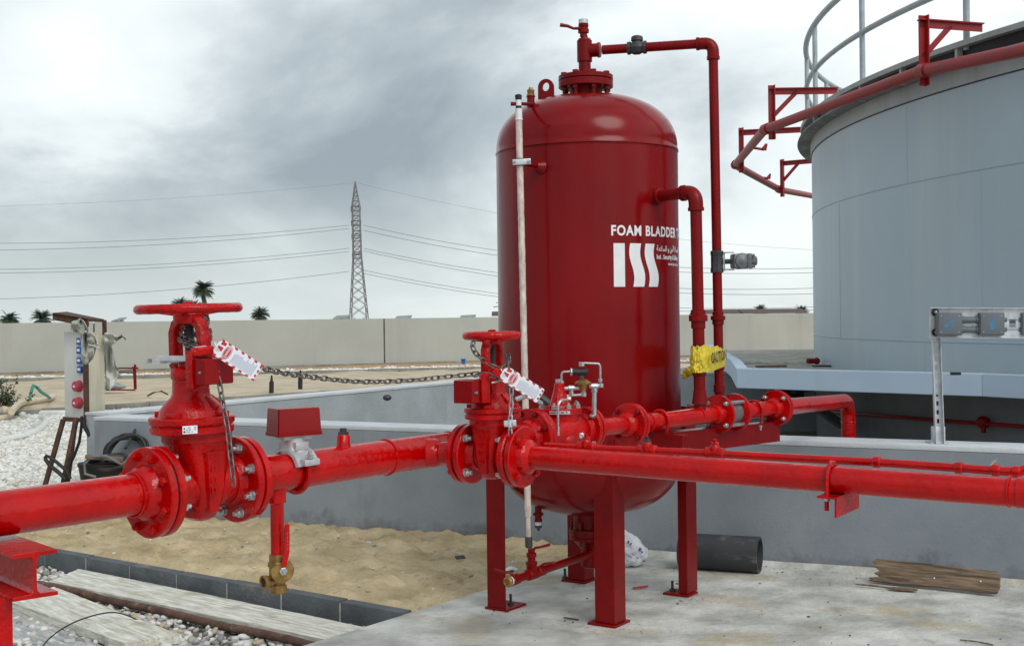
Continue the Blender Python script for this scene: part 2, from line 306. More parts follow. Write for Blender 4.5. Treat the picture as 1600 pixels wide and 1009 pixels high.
def mesh_of(name, mb, m, org=Vector((0, 0, 0)), smooth=35):
    me = bpy.data.meshes.new(name)
    me.from_pydata([tuple(v-org) for v in mb.v], [], mb.f)
    if m: me.materials.append(m)
    b = bmesh.new(); b.from_mesh(me); bmesh.ops.recalc_face_normals(b, faces=b.faces[:]); b.to_mesh(me); b.free()
    if smooth:
        me.shade_smooth(); me.set_sharp_from_angle(angle=R(smooth))
    return me
def tag(o, label=None, cat=None, group=None, kind=None):
    if label: o['label'] = label
    if cat: o['category'] = cat
    if group: o['group'] = group
    if kind: o['kind'] = kind
    return o
def thing(name, label, cat, loc, group=None):
    o = bpy.data.objects.new(name, None); C.objects.link(o); o.location = loc; o.empty_display_size = .1
    return tag(o, label, cat, group)
def root_loc(o):
    while o.parent: o = o.parent
    return o.location.copy()
def obj(name, mb, m, parent=None, org=None, smooth=35, label=None, bevel=0):
    if parent: org = root_loc(parent)
    elif org is None: org = Vector((0, 0, 0))
    org = Vector(org)
    o = bpy.data.objects.new(name, mesh_of(name, mb, m, org, smooth)); C.objects.link(o)
    if parent: o.parent = parent
    else: o.location = org
    if bevel:
        bv = o.modifiers.new('edge', 'BEVEL'); bv.width = bevel; bv.segments = 2; bv.limit_method = 'ANGLE'; bv.angle_limit = R(40)
    if label: o['label'] = label
    return o
def struct(name, mb, m, smooth=35, kind='structure', bevel=0):
    o = obj(name, mb, m, smooth=smooth, bevel=bevel); o['kind'] = kind; return o
def inst(name, me, parent, Mw):
    """a part sharing its mesh, placed by a world matrix"""
    o = bpy.data.objects.new(name, me); C.objects.link(o)
    if parent:
        o.parent = parent; o.matrix_local = Matrix.Translation(-root_loc(parent)) @ Mw
    else: o.matrix_world = Mw
    return o
# hex bolts along local +x: head/nut at x = 0..
def nut_mesh(name, m, r=.013, stud=.014, sr=.007):
    b = MB(); b.lathe([(0, r*1.12), (.002, r*1.12)], None, 16); b.lathe([(.002, r*.97), (.003, r), (.012, r), (.0135, r*.85)], None, 6); b.lathe([(.012, sr), (.012+stud, sr), (.013+stud, sr*.8)], None, 10)
    return mesh_of(name, b, m, smooth=30)
NUT = nut_mesh('zinc_nut', M['steel']); NUTR = nut_mesh('painted_nut', M['redcast'], .0125, .004, .008)
NUTS = nut_mesh('zinc_nut_small', M['steel'], .010, .010, .0055); NUTRS = nut_mesh('painted_nut_small', M['reddull'], .0098, .005, .006)
def flange(parent, p, d, R_, t, hub, pipe_r, m=None, nb=8, side=1, nut=None, nut_side=1, name='flange', phase=.5, raised=True):
    """ring at p (its mating face), body extending along side*d; nuts seat on the outer face"""
    F_ = frame(p, Vector(d)*side); mb = MB(F_)
    mb.lathe([(0.0015, pipe_r*.7), (0.0015, R_-.006), (.004, R_-.001), (t-.003, R_), (t, R_-.004), (t+.001, hub), (t+.018, hub*.93), (t+.032, pipe_r+.003), (t+.036, pipe_r*.9)], None, 48)
    o = obj(name, mb, m or M['red'], parent, smooth=28)
    bc = (R_+hub)/2*1.01
    if nut:
        for k in range(nb):
            a = 2*math.pi*(k+phase)/nb
            B = F_ @ Matrix.Translation((t+.0005, bc*math.cos(a), bc*math.sin(a))) @ Matrix.Rotation(random.uniform(0, 1), 4, 'X')
            inst('bolt', nut, parent, B)
    return o
def text_mb(body, size, font_bold=False, Mt=None, cut=None, warp=None, align='LEFT', sx=1.0, off=0.0, spc=1.0):
    cu = bpy.data.curves.new('lettering', 'FONT'); cu.body = body; cu.size = size; cu.align_x = align; cu.resolution_u = 3
    cu.offset = off; cu.space_character = spc
    o = bpy.data.objects.new('lettering', cu); C.objects.link(o)
    dg = bpy.context.evaluated_depsgraph_get(); dg.update()
    me = bpy.data.meshes.new_from_object(o.evaluated_get(dg)); b = bmesh.new(); b.from_mesh(me)
    bpy.data.objects.remove(o); bpy.data.meshes.remove(me)
    for v in b.verts: v.co.x *= sx
    if cut and len(b.verts):
        xs = [v.co.x for v in b.verts]; x = min(xs)+cut
        while x < max(xs):
            bmesh.ops.bisect_plane(b, geom=b.verts[:]+b.edges[:]+b.faces[:], plane_co=(x, 0, 0), plane_no=(1, 0, 0)); x += cut
    b.verts.ensure_lookup_table()
    for i, v in enumerate(b.verts): v.index = i
    mb = MB(); vs = [v.co.copy() for v in b.verts]
    if warp: vs = [warp(v) for v in vs]
    elif Mt: vs = [Mt @ v for v in vs]
    mb.v = [Vector(v) for v in vs]; mb.f = [tuple(v.index for v in f.verts) for f in b.faces]; b.free(); return mb
# ------------------------------------------------------------------ plan lines
WALL = lambda X: 7.79-.51*X
WD = Vector((1, -.51, 0)).normalized(); WN = Vector((-WD.y, WD.x, 0))     # along the wall, and away from the camera
KA, KB = gz(85, 858, 0), gz(645, 955, 0)
KERB = lambda X: KA.y+(KB.y-KA.y)/(KB.x-KA.x)*(X-KA.x)
EB = gz(890, 880, 0)
EDGE = lambda X: KB.y+(EB.y-KB.y)/(EB.x-KB.x)*(X-KB.x)
ED = (EB-KB).normalized()
# ------------------------------------------------------------------ ground
gnd = MB(); gnd.add([(-900, -300, -.14), (900, -300, -.14), (900, 1500, -.14), (-900, 1500, -.14)], [(0, 1, 2, 3)])
struct('ground', gnd, M['pebbed'], 0)
g2 = MB(); far = [(-60, 80), (-60, 9.6), (-6.5, WALL(-6.5)-.35), (-3.2, WALL(-3.2)-.25), (.3, WALL(.3)-.05), (10, WALL(10)-.05), (60, WALL(10)-6), (60, 80)]
g2.prism(far, .09, Matrix.Translation((0, 0, -.12)))
struct('gravel_bed', g2, M['pebbed'], 0)
# sand strip between kerb and wall, modelled as uneven ground
def sand_grid():
    mb = MB(); nx, ny = 240, 130; vs = []; X0, X1 = -8.5, .55
    for i in range(nx+1):
        X = X0+(X1-X0)*i/nx; lo = KERB(X) if X < KB.x else EDGE(X)-.12; hi = WALL(X)+.02
        if X > .33: lo = min(lo, hi-.01)
        for j in range(ny+1):
            v = j/ny; Y = lo+(hi-lo)*v
            z = mnoise.fractal(Vector((X*2.2, Y*2.2, 0)), .8, 2.1, 4)*.018+mnoise.fractal(Vector((X*9, Y*9, 3)), .45, 2, 6)*.022
            d = mnoise.noise(Vector((X*4.5, Y*4.5, 9))); z -= max(0, d-.15)*.07
            c = mnoise.noise(Vector((X*13, Y*13, 5))); z += max(0, c-.2)*.05
            z += .02*max(0, (v-.88)/.12)+.012
            if X < KB.x: z = z*min(1, (Y-lo)/.08)-.012*(1-min(1, (Y-lo)/.08))
            if X > KB.x: z = z*min(1, .2+(Y-lo)/.5)+.004-.03*(1-min(1, (Y-lo)/.25))
            vs.append((X, Y, z))
    fs = [(i*(ny+1)+j, (i+1)*(ny+1)+j, (i+1)*(ny+1)+j+1, i*(ny+1)+j+1) for i in range(nx) for j in range(ny)]
    mb.add(vs, fs); return mb
struct('sand', sand_grid(), M['sand'], 60)
# slab: broad sheet with a finely uneven top
def slab():
    mb = MB(); P0 = KB-ED*3.4
    poly = [(KB.x, KB.y), (EB.x, EB.y), (EB.x+.12, WALL(EB.x+.12)+.05), (9, WALL(9)+.05), (9, -3), (P0.x, -3), (P0.x, P0.y)]
    mb.prism(poly, .15, Matrix.Translation((0, 0, -.15))); return mb
so = struct('concrete_slab', slab(), M['slab'], 0, bevel=.006)
# cement fillet along the wall foot
fil = MB(); a = Vector((.42, WALL(.42), 0)); 
pts = []
for i in range(80):
    t = i*.09; w = .055+.02*mnoise.noise(Vector((t*2, 0, 0))); h = .03+.014*mnoise.noise(Vector((t*1.3, 4, 0))); p = a+WD*t
    pts.append([p-WN*w+Vector((0, 0, -.003)), p-WN*w*.5+Vector((0, 0, h*.45)), p-WN*.001+Vector((0, 0, h)), p+WN*.02+Vector((0, 0, -.003))])
fil.loft(pts); struct('cement_fillet', fil, M['slab'], 60)
# front kerb blocks
def kerb_row():
    d = (KB-KA).normalized(); n = Vector((-d.y, d.x, 0)); mb = MB(); L_ = (KB-KA).length; t = L_; s = -.004
    while t > -2.2:
        l = .425; c = KA+d*(t-l/2)+n*(-.035); F_ = frame((c.x, c.y, -.065+random.uniform(-.004, .004)), d)
        F_ = F_ @ Matrix.Rotation(random.uniform(-.008, .008), 4, 'Z')
        mb.box((0, 0, 0), (l-.015, .075, .15), F_, ch=.006); t -= l
    return mb
struct('kerb', kerb_row(), M['kerb'], 40)
fillk = MB(); kd = (KB-KA).normalized(); kn = Vector((-kd.y, kd.x, 0)); c = (KA+KB)/2-kn*.035-kd*1.1
fillk.box((0, 0, 0), ((KB-KA).length+2.2, .06, .13), frame((c.x, c.y, -.068), kd)); struct('kerb_mortar', fillk, M['slab'], 0)
# ------------------------------------------------------------------ stones
def ico(sub):
    b = bmesh.new(); bmesh.ops.create_icosphere(b, subdivisions=sub, radius=1)
    v = np.array([x.co[:] for x in b.verts]); f = np.array([[q.index for q in x.verts] for x in b.faces]); b.free(); return v, f
def scatter(name, pts, size, sub, m, flat=.6, seed=1, smooth=True):
    rng = np.random.default_rng(seed); V, Fc = ico(sub); n = len(pts); pts = np.array(pts)
    s = size*rng.uniform(.55, 1.25, n)
    ax = np.stack([rng.uniform(.8, 1.45, n), rng.uniform(.7, 1.0, n), rng.uniform(flat*.7, flat*1.25, n)], 1)*s[:, None]
    jit = 1+rng.uniform(-.16, .16, (n, len(V)))
    vv = V[None]*jit[..., None]*ax[:, None, :]
    th = rng.uniform(0, 2*np.pi, n); ti = rng.normal(0, .35, n)
    cz, sz = np.cos(th), np.sin(th); ct, st = np.cos(ti), np.sin(ti)
    x = vv[..., 0]*ct[:, None]-vv[..., 2]*st[:, None]; z = vv[..., 0]*st[:, None]+vv[..., 2]*ct[:, None]; y = vv[..., 1]
    X = x*cz[:, None]-y*sz[:, None]; Y = x*sz[:, None]+y*cz[:, None]
    W = np.stack([X, Y, z], -1)+pts[:, None, :]
    F_ = (Fc[None]+(np.arange(n)*len(V))[:, None, None]).reshape(-1, 3)
    me = bpy.data.meshes.new(name); me.vertices.add(n*len(V)); me.vertices.foreach_set('co', W.reshape(-1).astype(np.float32))
    me.loops.add(len(F_)*3); me.loops.foreach_set('vertex_index', F_.reshape(-1).astype(np.int32))
    me.polygons.add(len(F_)); me.polygons.foreach_set('loop_start', np.arange(0, len(F_)*3, 3, dtype=np.int32))
    me.update(calc_edges=True); me.validate(); me.materials.append(m)
    if smooth: me.shade_smooth()
    o = bpy.data.objects.new(name, me); C.objects.link(o); o['kind'] = 'stuff'; return o
rng = random.Random(3)
# near stones between the planks
near = []
while len(near) < 6800:
    X = rng.uniform(-4.2, -.35); Y = rng.uniform(5.0, 8.6)
    if Y < KERB(X)-.05 and Y > 4.9 and (X < KB.x or True):
        # left of the slab edge
        rel = Vector((X-KB.x, Y-KB.y, 0)); 
        if rel.x*ED.y-rel.y*ED.x < -.02: near.append((X, Y, -.125+rng.uniform(0, .028)))
tag(scatter('river_stones', near, .021, 2, M['peb2'], .62, 4), 'grey and white rounded river stones under the old planks', 'stones')
mid = []
def area(n, x0, x1, y0, y1, cond, zz=-.03, dz=.02):
    k = 0
    while k < n:
        X = rng.uniform(x0, x1); Y = rng.uniform(y0, y1)
        if cond(X, Y): mid.append((X, Y, zz+rng.uniform(0, dz))); k += 1
KfA = gz(0, 651, 0); KfB = gz(700, 604, 0)     # near foot of the farther kerb
kf = lambda X: KfA.y+(KfB.y-KfA.y)/(KfB.x-KfA.x)*(X-KfA.x)
CC = Vector((.2, 15.05, 0)); W2A = Vector((-3.16, 9.4, 0))
w2 = lambda X: W2A.y+(CC.y-W2A.y)/(CC.x-W2A.x)*(X-W2A.x)
area(26000, -8.2, -2.9, 9.6, 20, lambda X, Y: Y < kf(X) and (X < W2A.x-.02 or Y > w2(X)+.05) and X > -.44*Y)
midn = list(mid); mid = []
area(17000, -10.5, .3, 13, 27, lambda X, Y: Y < kf(X) and (Y > w2(X)+.1) and Y > 15.5 and X > -.44*Y)
area(4500, .2, 4.6, 15.5, 23, lambda X, Y: Y < kf(X)+2 and Y > 15.6)
# strip of stones in front of the second kerb
KgA = gz(0, 598, 0); KgB = gz(780, 578, 0)
kg = lambda X: KgA.y+(KgB.y-KgA.y)/(KgB.x-KgA.x)*(X-KgA.x)
tag(scatter('gravel', midn, .036, 1, M['peb'], .62, 5), 'bed of coarse white gravel left of the low grey wall', 'gravel')
tag(scatter('gravel', mid, .042, 1, M['peb'], .62, 6), 'white gravel band between the pit wall and the concrete kerb', 'gravel')
mid = []
k = 0
while k < 7000:
    X = rng.uniform(-14, 8); Y = kg(X)+.15+rng.uniform(0, 1.6)
    mid.append((X, Y, .02+rng.uniform(0, .05))); k += 1
tag(scatter('gravel', mid, .06, 1, M['peb'], .6, 8), 'thin white gravel strip behind the farther kerb', 'gravel')
# sand between kerbs, orange sand up to the boundary wall
FA, FB = gz(0, 588, 0), gz(1240, 555, 0)
fw = lambda X: FA.y+(FB.y-FA.y)/(FB.x-FA.x)*(X-FA.x)
def strip(lo, hi, x0, x1, z, nx=160, ny=24, amp=.02, sc=1.0):
    mb = MB(); vs = []
    for i in range(nx+1):
        X = x0+(x1-x0)*i/nx
        for j in range(ny+1):
            Y = lo(X)+(hi(X)-lo(X))*j/ny; vs.append((X, Y, z+amp*mnoise.fractal(Vector((X*sc, Y*sc, 0)), .8, 2, 4)))
    mb.add(vs, [(i*(ny+1)+j, (i+1)*(ny+1)+j, (i+1)*(ny+1)+j+1, i*(ny+1)+j+1) for i in range(nx) for j in range(ny)]); return mb
struct('sand', strip(lambda X: kf(X)+.15, lambda X: kg(X), -22, 16, .045, amp=.06, sc=.8), M['sandfar'], 60)
struct('sand', strip(lambda X: kg(X)+1.7, lambda X: fw(X), -32, 30, .06, amp=.03, sc=.3), M['sandorange'], 60)
def kerb_far(line, x0, x1, h, w, l=1.0):
    mb = MB(); X = x0
    while X < x1:
        p = Vector((X, line(X), 0)); q = Vector((X+1, line(X+1), 0)); d = (q-p).normalized()
        mb.box((0, 0, 0), (l-.008, w, h), frame((p.x, p.y, h/2-.02+random.uniform(-.008, .008)), d), ch=.01); X += l*d.x
    return mb
struct('kerb', kerb_far(kf, -20, 14, .10, .14, .6), M['farkerb'], 40)
struct('kerb', kerb_far(kg, -24, 18, .13, .14, .8), M['farkerb'], 40)
struct('kerb', kerb_far(lambda X: fw(X)-.20, -34, 34, .12, .16, 3), M['farkerb'], 40)
# ------------------------------------------------------------------ boundary wall
def far_wall():
    t = thing('boundary_wall', 'long beige plastered boundary wall across the background', 'wall', (FA.x, FA.y, 0))
    d = (FB-FA).normalized(); n = Vector((-d.y, d.x, 0)); A = FA-d*14; L_ = (FB-FA).length+40; k = 0; s = 0; PL = 8.2
    while s < L_:
        c = A+d*(s+PL/2)+n*.12; mb = MB(); mb.box((0, 0, 0), (PL-.05, .24, 1.46), frame((c.x, c.y, .69), d)); obj('wall_panel', mb, M['farwall'], t, smooth=0)
        s += PL
    mb = MB(); c = A+d*(L_/2)+n*.14; mb.box((0, 0, 0), (L_, .16, 1.40), frame((c.x, c.y, .69), d)); obj('joint_strip', mb, M['farkerb'], t, smooth=0)
far_wall()
# ------------------------------------------------------------------ low grey wall and the pit it encloses
def low_wall():
    A = Vector((-3.16, WALL(-3.16), 0)); B = Vector((9.5, WALL(9.5), 0)); t = thing('low_wall', 'low smooth grey retaining wall with pale top behind the red vessel', 'wall', A)
    L_ = (B-A).length; c = (A+B)/2+WN*.14
    mb = MB(); mb.box((0, 0, 0), (L_, .28, .78), frame((c.x, c.y, .29), WD)); obj('wall_face', mb, M['wallgrey'], t, smooth=0, bevel=.006)
    mb = MB(); mb.box((0, 0, 0), (L_+.004, .286, .028), frame((c.x, c.y, .694), WD), ch=.006); obj('wall_top', mb, M['cap'], t)
low_wall()
def pit_wall():
    A = W2A+WN*.30; t = thing('pit_wall', 'grey plastered inner pit wall seen over the low wall', 'wall', A)
    for P, Q in ((W2A+Vector((.02, .28, 0)), CC), (CC, Vector((7.5, 15.6, 0)))):
        d = (Q-P).normalized(); n = Vector((-d.y, d.x, 0)); c = (P+Q)/2+n*.13; L_ = (Q-P).length
        mb = MB(); mb.box((0, 0, 0), (L_, .26, .80), frame((c.x, c.y, .30), d)); obj('wall_face', mb, M['pitwall'], t, smooth=0, bevel=.006)
        mb = MB(); mb.box((0, 0, 0), (L_+.01, .275, .02), frame((c.x, c.y, .703), d)); obj('wall_top', mb, M['cap'], t, smooth=0)
pit_wall()
# ------------------------------------------------------------------ big grey water tank
TC = Vector((11.65, 12.03, 0)); TR = 8.5
def on_circle(px, r, far=False):
    d = ray(px, 490); u = Vector((d.x, d.y, 0)).normalized(); b = u.dot(TC); q = TC.length_squared-b*b
    s = math.sqrt(max(0, r*r-q)); p = u*(b+s if far else b-s); v = p-TC; return math.atan2(v.y, v.x)
def tp(a, r, z): return Vector((TC.x+r*math.cos(a), TC.y+r*math.sin(a), z))
TB = Matrix.Translation(TC) @ Matrix.Rotation(-math.pi/2, 4, 'Y')       # lathe about vertical
def vl(prof, c=TC, n=180, m0=None):
    """profile [(z, r)] turned about the vertical through c"""
    mb = m0 or MB(); F_ = Matrix.Translation((c.x, c.y, 0)) @ Matrix.Rotation(-math.pi/2, 4, 'Y')
    return mb.lathe(prof, F_, n)
def water_tank():
    t = thing('water_tank', 'huge round blue-grey painted water tank with welded plates', 'tank', TC)
    z0, z1, zs1, zs2 = .84, CAMZ+1.84, CAMZ+1.065, CAMZ-.245
    prof = [(z0, TR)]
    for zs in (zs2, zs1):
        prof += [(zs-.005, TR), (zs-.003, TR-.003), (zs+.001, TR-.003), (zs+.003, TR+.004), (zs+.010, TR+.004), (zs+.012, TR)]
    prof += [(z1-.10, TR)]
    obj('shell', vl(prof, n=256), M['wtank'], t, smooth=50)
    mb = vl([(z1-.100, TR), (z1-.098, TR+.012), (z1+.035, TR+.012), (z1+.04, TR-.1)], n=256); obj('rim_band', mb, M['wtankrim'], t)
    mb = vl([(z1-.108, TR+.002), (z1-.107, TR+.006), (z1-.099, TR+.006), (z1-.098, TR)], n=256); obj('rim_joint', mb, M['black'], t)
    mb = vl([(z1+.036, TR-.05), (z1+.030, TR+.15), (z1+.036, TR+.155), (z1+.05, TR+.15), (z1+.055, TR+.02)], n=256); obj('eave', mb, M['eave'], t)
    mb = vl([(z1+.05, TR+.05), (z1+.17, TR+.05)], n=256); obj('gap_shade_band', mb, M['black'], t)  # solid black wall in the recess; the gap's deep shade is its colour
    mb = vl([(z1+.165, TR+.02), (z1+.165, TR+.115), (z1+.205, TR+.12), (z1+.21, TR+.11), (z1+.22, TR+.05), (z1+.55, .3), (z1+.56, 0)], n=256); obj('roof', mb, M['wtankrim'], t)
    a = R(150)
    mb = MB(); 
    for k in range(34):
        a = R(150)+k*R(5.2); p = tp(a, TR+.075, z1+.10); mb.box((0, 0, 0), (.05, .03, .14), frame(p, (math.cos(a), math.sin(a), 0)))
    obj('vent_spacer', mb, M['wtankrim'], t)['kind'] = 'stuff'
    # vertical plate seams
    for px, za, zb in ((1313, zs2, zs1), (1535, zs2, zs1), (1420, zs1, z1-.1), (1445, .84, zs2)):
        a = on_circle(px, TR); mb = MB(); p = tp(a, TR, (za+zb)/2); mb.box((0, 0, 0), (.005, .007, zb-za-.03), frame(p, (math.cos(a), math.sin(a), 0))); obj('plate_seam', mb, M['wtank'], t, bevel=.002)
    # railing
    rr = TR+.05; zb = z1+.2
    for z, r_ in ((CAMZ+2.49, .026), (CAMZ+2.95, .03)):
        mb = MB(); mb.tube([tp(2*math.pi*k/200, rr, z) for k in range(200)], r_, 10, closed=True); obj('handrail', mb, M['rail'], t)
    a1, a2 = on_circle(1515, rr), on_circle(1352, rr); st = a1-a2
    k0 = -3
    for k in range(-7, 5):
        a = a2+st*k; mb = MB(); mb.cyl(tp(a, rr, z1+.14), tp(a, rr, CAMZ+2.97), .026, n=10); obj('rail_post', mb, M['rail'], t)
water_tank()
def foundation():
    t = thing('tank_foundation', 'dark shaded concrete ring under the blue-grey tank', 'foundation', TC)
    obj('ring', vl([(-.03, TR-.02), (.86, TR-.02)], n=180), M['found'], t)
foundation()
def ledge():
    V = [gz(1141, 563, CAMZ-.45), gz(1147, 577, CAMZ-.45), gz(1534, 584, CAMZ-.45)]
    V[1] = Vector((1.86, 10.38, 0)); V[2] = gz(1534, 583.5, .97)
    u = (V[2]-V[1]); u.z = 0; u.normalize()
    P = [Vector((2.9, 18.6, 0)), Vector((2.15, 12.3, 0)), Vector((V[1].x, V[1].y, 0)), Vector((V[2].x, V[2].y, 0)), Vector((4.35, 7.35, 0)), Vector((6.0, 5.05, 0)), Vector((8.6, 3.72, 0)), Vector((12, 3.3, 0))]
    t = thing('tank_ledge', 'pale blue-grey ledge with dusty top around the foot of the tank', 'ledge', P[2])
    zt = .97; h = .165
    for i in range(len(P)-1):
        a, b = P[i], P[i+1]; d = (b-a).normalized(); n = Vector((-d.y, d.x, 0)); c = (a+b)/2+n*.05
        if (TC-c).dot(n) < 0: c = (a+b)/2-n*.05
        mb = MB(); mb.box((0, 0, 0), ((b-a).length, .10, h), frame((c.x, c.y, zt-h/2), d)); obj('ledge_face', mb, M['ledge'], t, smooth=0, bevel=.006)
    poly = [(p.x+.04, p.y+.04) for p in P]+[(12, 12), (9, 18.6)]
    mb = MB(); mb.prism(poly, .05, Matrix.Translation((0, 0, .83))); obj('deck', mb, M['deck'], t, smooth=0)
    # struts under the ledge
    for (a, b, w) in (((1206, 602), (1252, 618), .05), ((1275, 636), (1316, 664), .045), ((1240, 612), (1282, 606), .018)):
        pa, pb = at(*a, 11.0), at(*b, 11.6); mb = MB(); d = pb-pa; mb.box((0, 0, 0), (d.length, .05, w*1.6), frame((pa+pb)/2, d)); obj('strut', mb, M['greyiron'] if a[0] == 1275 else M['black'], t)
ledge()
def deck_debris():
    rg = random.Random(11)
    mats_ = [('wood_scrap', M['woodbrown'], 'broken wood scrap lying on the dusty ledge near the tank', 'scrap'), ('wood_scrap', M['wood'], None, None)]
    specs = [(1205, 572, .32, .05, .02, 14, M['woodbrown'], 'thin brown wood scrap on the far left of the dusty ledge'),
             (1293, 571.5, .30, .05, .015, 4, M['black'], 'dark flat scrap on the ledge at the foot of the tank'),
             (1330, 568, .9, .06, .02, -12, M['hose'], 'long pale strip lying on the ledge against the tank foot'),
             (1175, 566, .5, .05, .02, 30, M['wood'], 'pale wood strip on the ledge beside its left corner'),
             (1232, 566, .55, .06, .02, -8, M['wood'], 'pale weathered lath on the ledge between strip and tank')]
    for px, py, l, w, h, a, m, lab in specs:
        p = gz(px, py, .895); mb = MB(); mb.box((0, 0, 0), (l, w, h), Matrix.Translation(p) @ Matrix.Rotation(R(a), 4, 'Z'), ch=.004); tag(obj('wood_scrap', mb, m, org=p), lab, 'scrap')
    p = gz(1271, 564, .93); mb = MB(); mb.cyl(p+Vector((-.06, 0, 0)), p+Vector((.03, .03, .0)), .028, n=14); mb.ball(p+Vector((.04, .03, .0)), .036, 12)
    tag(obj('pipe_fitting', mb, M['reddull'], org=p), 'small dark red pipe fitting on the ledge beside the tank', 'fitting')
    p = gz(1493, 583.5, .985); mb = MB(); mb.box((0, 0, 0), (.07, .03, .02), Matrix.Translation(p), ch=.004); tag(obj('stone_chip', mb, M['black'], org=p), 'small black chip on the edge of the pale ledge', 'scrap')
deck_debris()
def tank_conduit():
    pts = []
    for px, py in ((1272, 641), (1335, 646), (1400, 651), (1460, 656), (1530, 661), (1600, 666), (1680, 670)):
        a = on_circle(px, TR+.05); q = tp(a, TR+.05, 0); pts.append(at(px, py, q.y))
    t = thing('thin_red_pipe', 'thin dark red pipe running along the shaded tank foundation', 'pipe', pts[0])
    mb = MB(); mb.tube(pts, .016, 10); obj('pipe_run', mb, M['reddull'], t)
    mb = MB(); c = pts[4]+Vector((.02, -.03, .01)); mb.ball(c, .055, 14, (1, .6, .9)); mb.cyl(c-Vector((0, 0, .02)), c-Vector((0, 0, .08)), .02); obj('clamp', mb, M['reddull'], t)
tank_conduit()
def deluge_ring():
    zr = CAMZ+1.77
    P = [tp(on_circle(1438, 9.2), 9.2, zr), at(1194.5, 203, 12.0), at(1148.5, 258, 14.8), at(1218, 296.5, 17.6)]
    t = thing('ring_pipe', 'red cooling water ring pipe bracketed around the top of the grey tank', 'pipe', P[1])
    P[0] = at(1438, 112, 9.25)
    R0 = at(1600, 78, 8.0); R0 = P[0]+(R0-P[0])*1.9
    E0 = at(1285, 309, 20.5)
    seq = [R0]+P+[E0]
    for a, b in zip(seq[:-1], seq[1:]):
        mb = MB(); mb.cyl(a, b, .044, n=18); obj('pipe_run', mb, M['redrim'], t)
    for p, q, r_ in ((P[0], seq[0], 0), (P[1], P[0], 0), (P[2], P[1], 0), (P[3], P[2], 0)):
        mb = MB(); d = (q-p).normalized(); mb.ball(p, .052, 16); mb.cyl(p-d*.0, p+d*.10, .054, n=18); obj('coupling', mb, M['redrim'], t)
    # brackets: an arm from the roof edge, a hanging post and a diagonal brace
    for ap, ag in (((1441, 38), 9.25), ((1205, 140), 12.0), ((1158, 208), 14.5), ((1222, 256), 17.4)):
        top = at(*ap, ag); v = Vector((top.x-TC.x, top.y-TC.y, 0)); u = v.normalized(); inner = TC+u*(TR+.02); inner.z = CAMZ+2.13 if ag < 14 else top.z
        top.z = inner.z
        bot = top-Vector((0, 0, .46)); fr = thing  # parts of the ring's own support
        mb = MB(); d = inner-top; mb.box((0, 0, 0), (d.length+.05, .012, .06), frame((top+inner)/2+Vector((0, 0, 0)), d)); mb.box((0, 0, .028), (d.length+.05, .06, .010), frame((top+inner)/2, d)); obj('bracket_arm', mb, M['redrim'], t)
        mb = MB(); mb.box((0, 0, 0), (.06, .012, .52), frame(bot+Vector((0, 0, .26)), u)); mb.box((-.025, .02, 0), (.010, .05, .52), frame(bot+Vector((0, 0, .26)), u)); obj('bracket_post', mb, M['redrim'], t)
        a = top-Vector((0, 0, .25)); b = top-u*.25; d = b-a; mb = MB(); mb.box((0, 0, 0), (d.length, .012, .042), frame((a+b)/2, d)); obj('bracket_brace', mb, M['redrim'], t)
    for (px, py, Y) in ((1183, 234, 13.1), (1192, 279, 16.4)):
        p = at(px, py, Y); mb = MB(); mb.cyl(p-Vector((.06, .02, -.02)), p+Vector((.07, 0, .0)), .014, n=8); mb.cyl(p+Vector((.07, 0, 0)), p+Vector((.10, 0, .06)), .03, .012, n=8); obj('spray_nozzle', mb, M['redrim'], t)
deluge_ring()
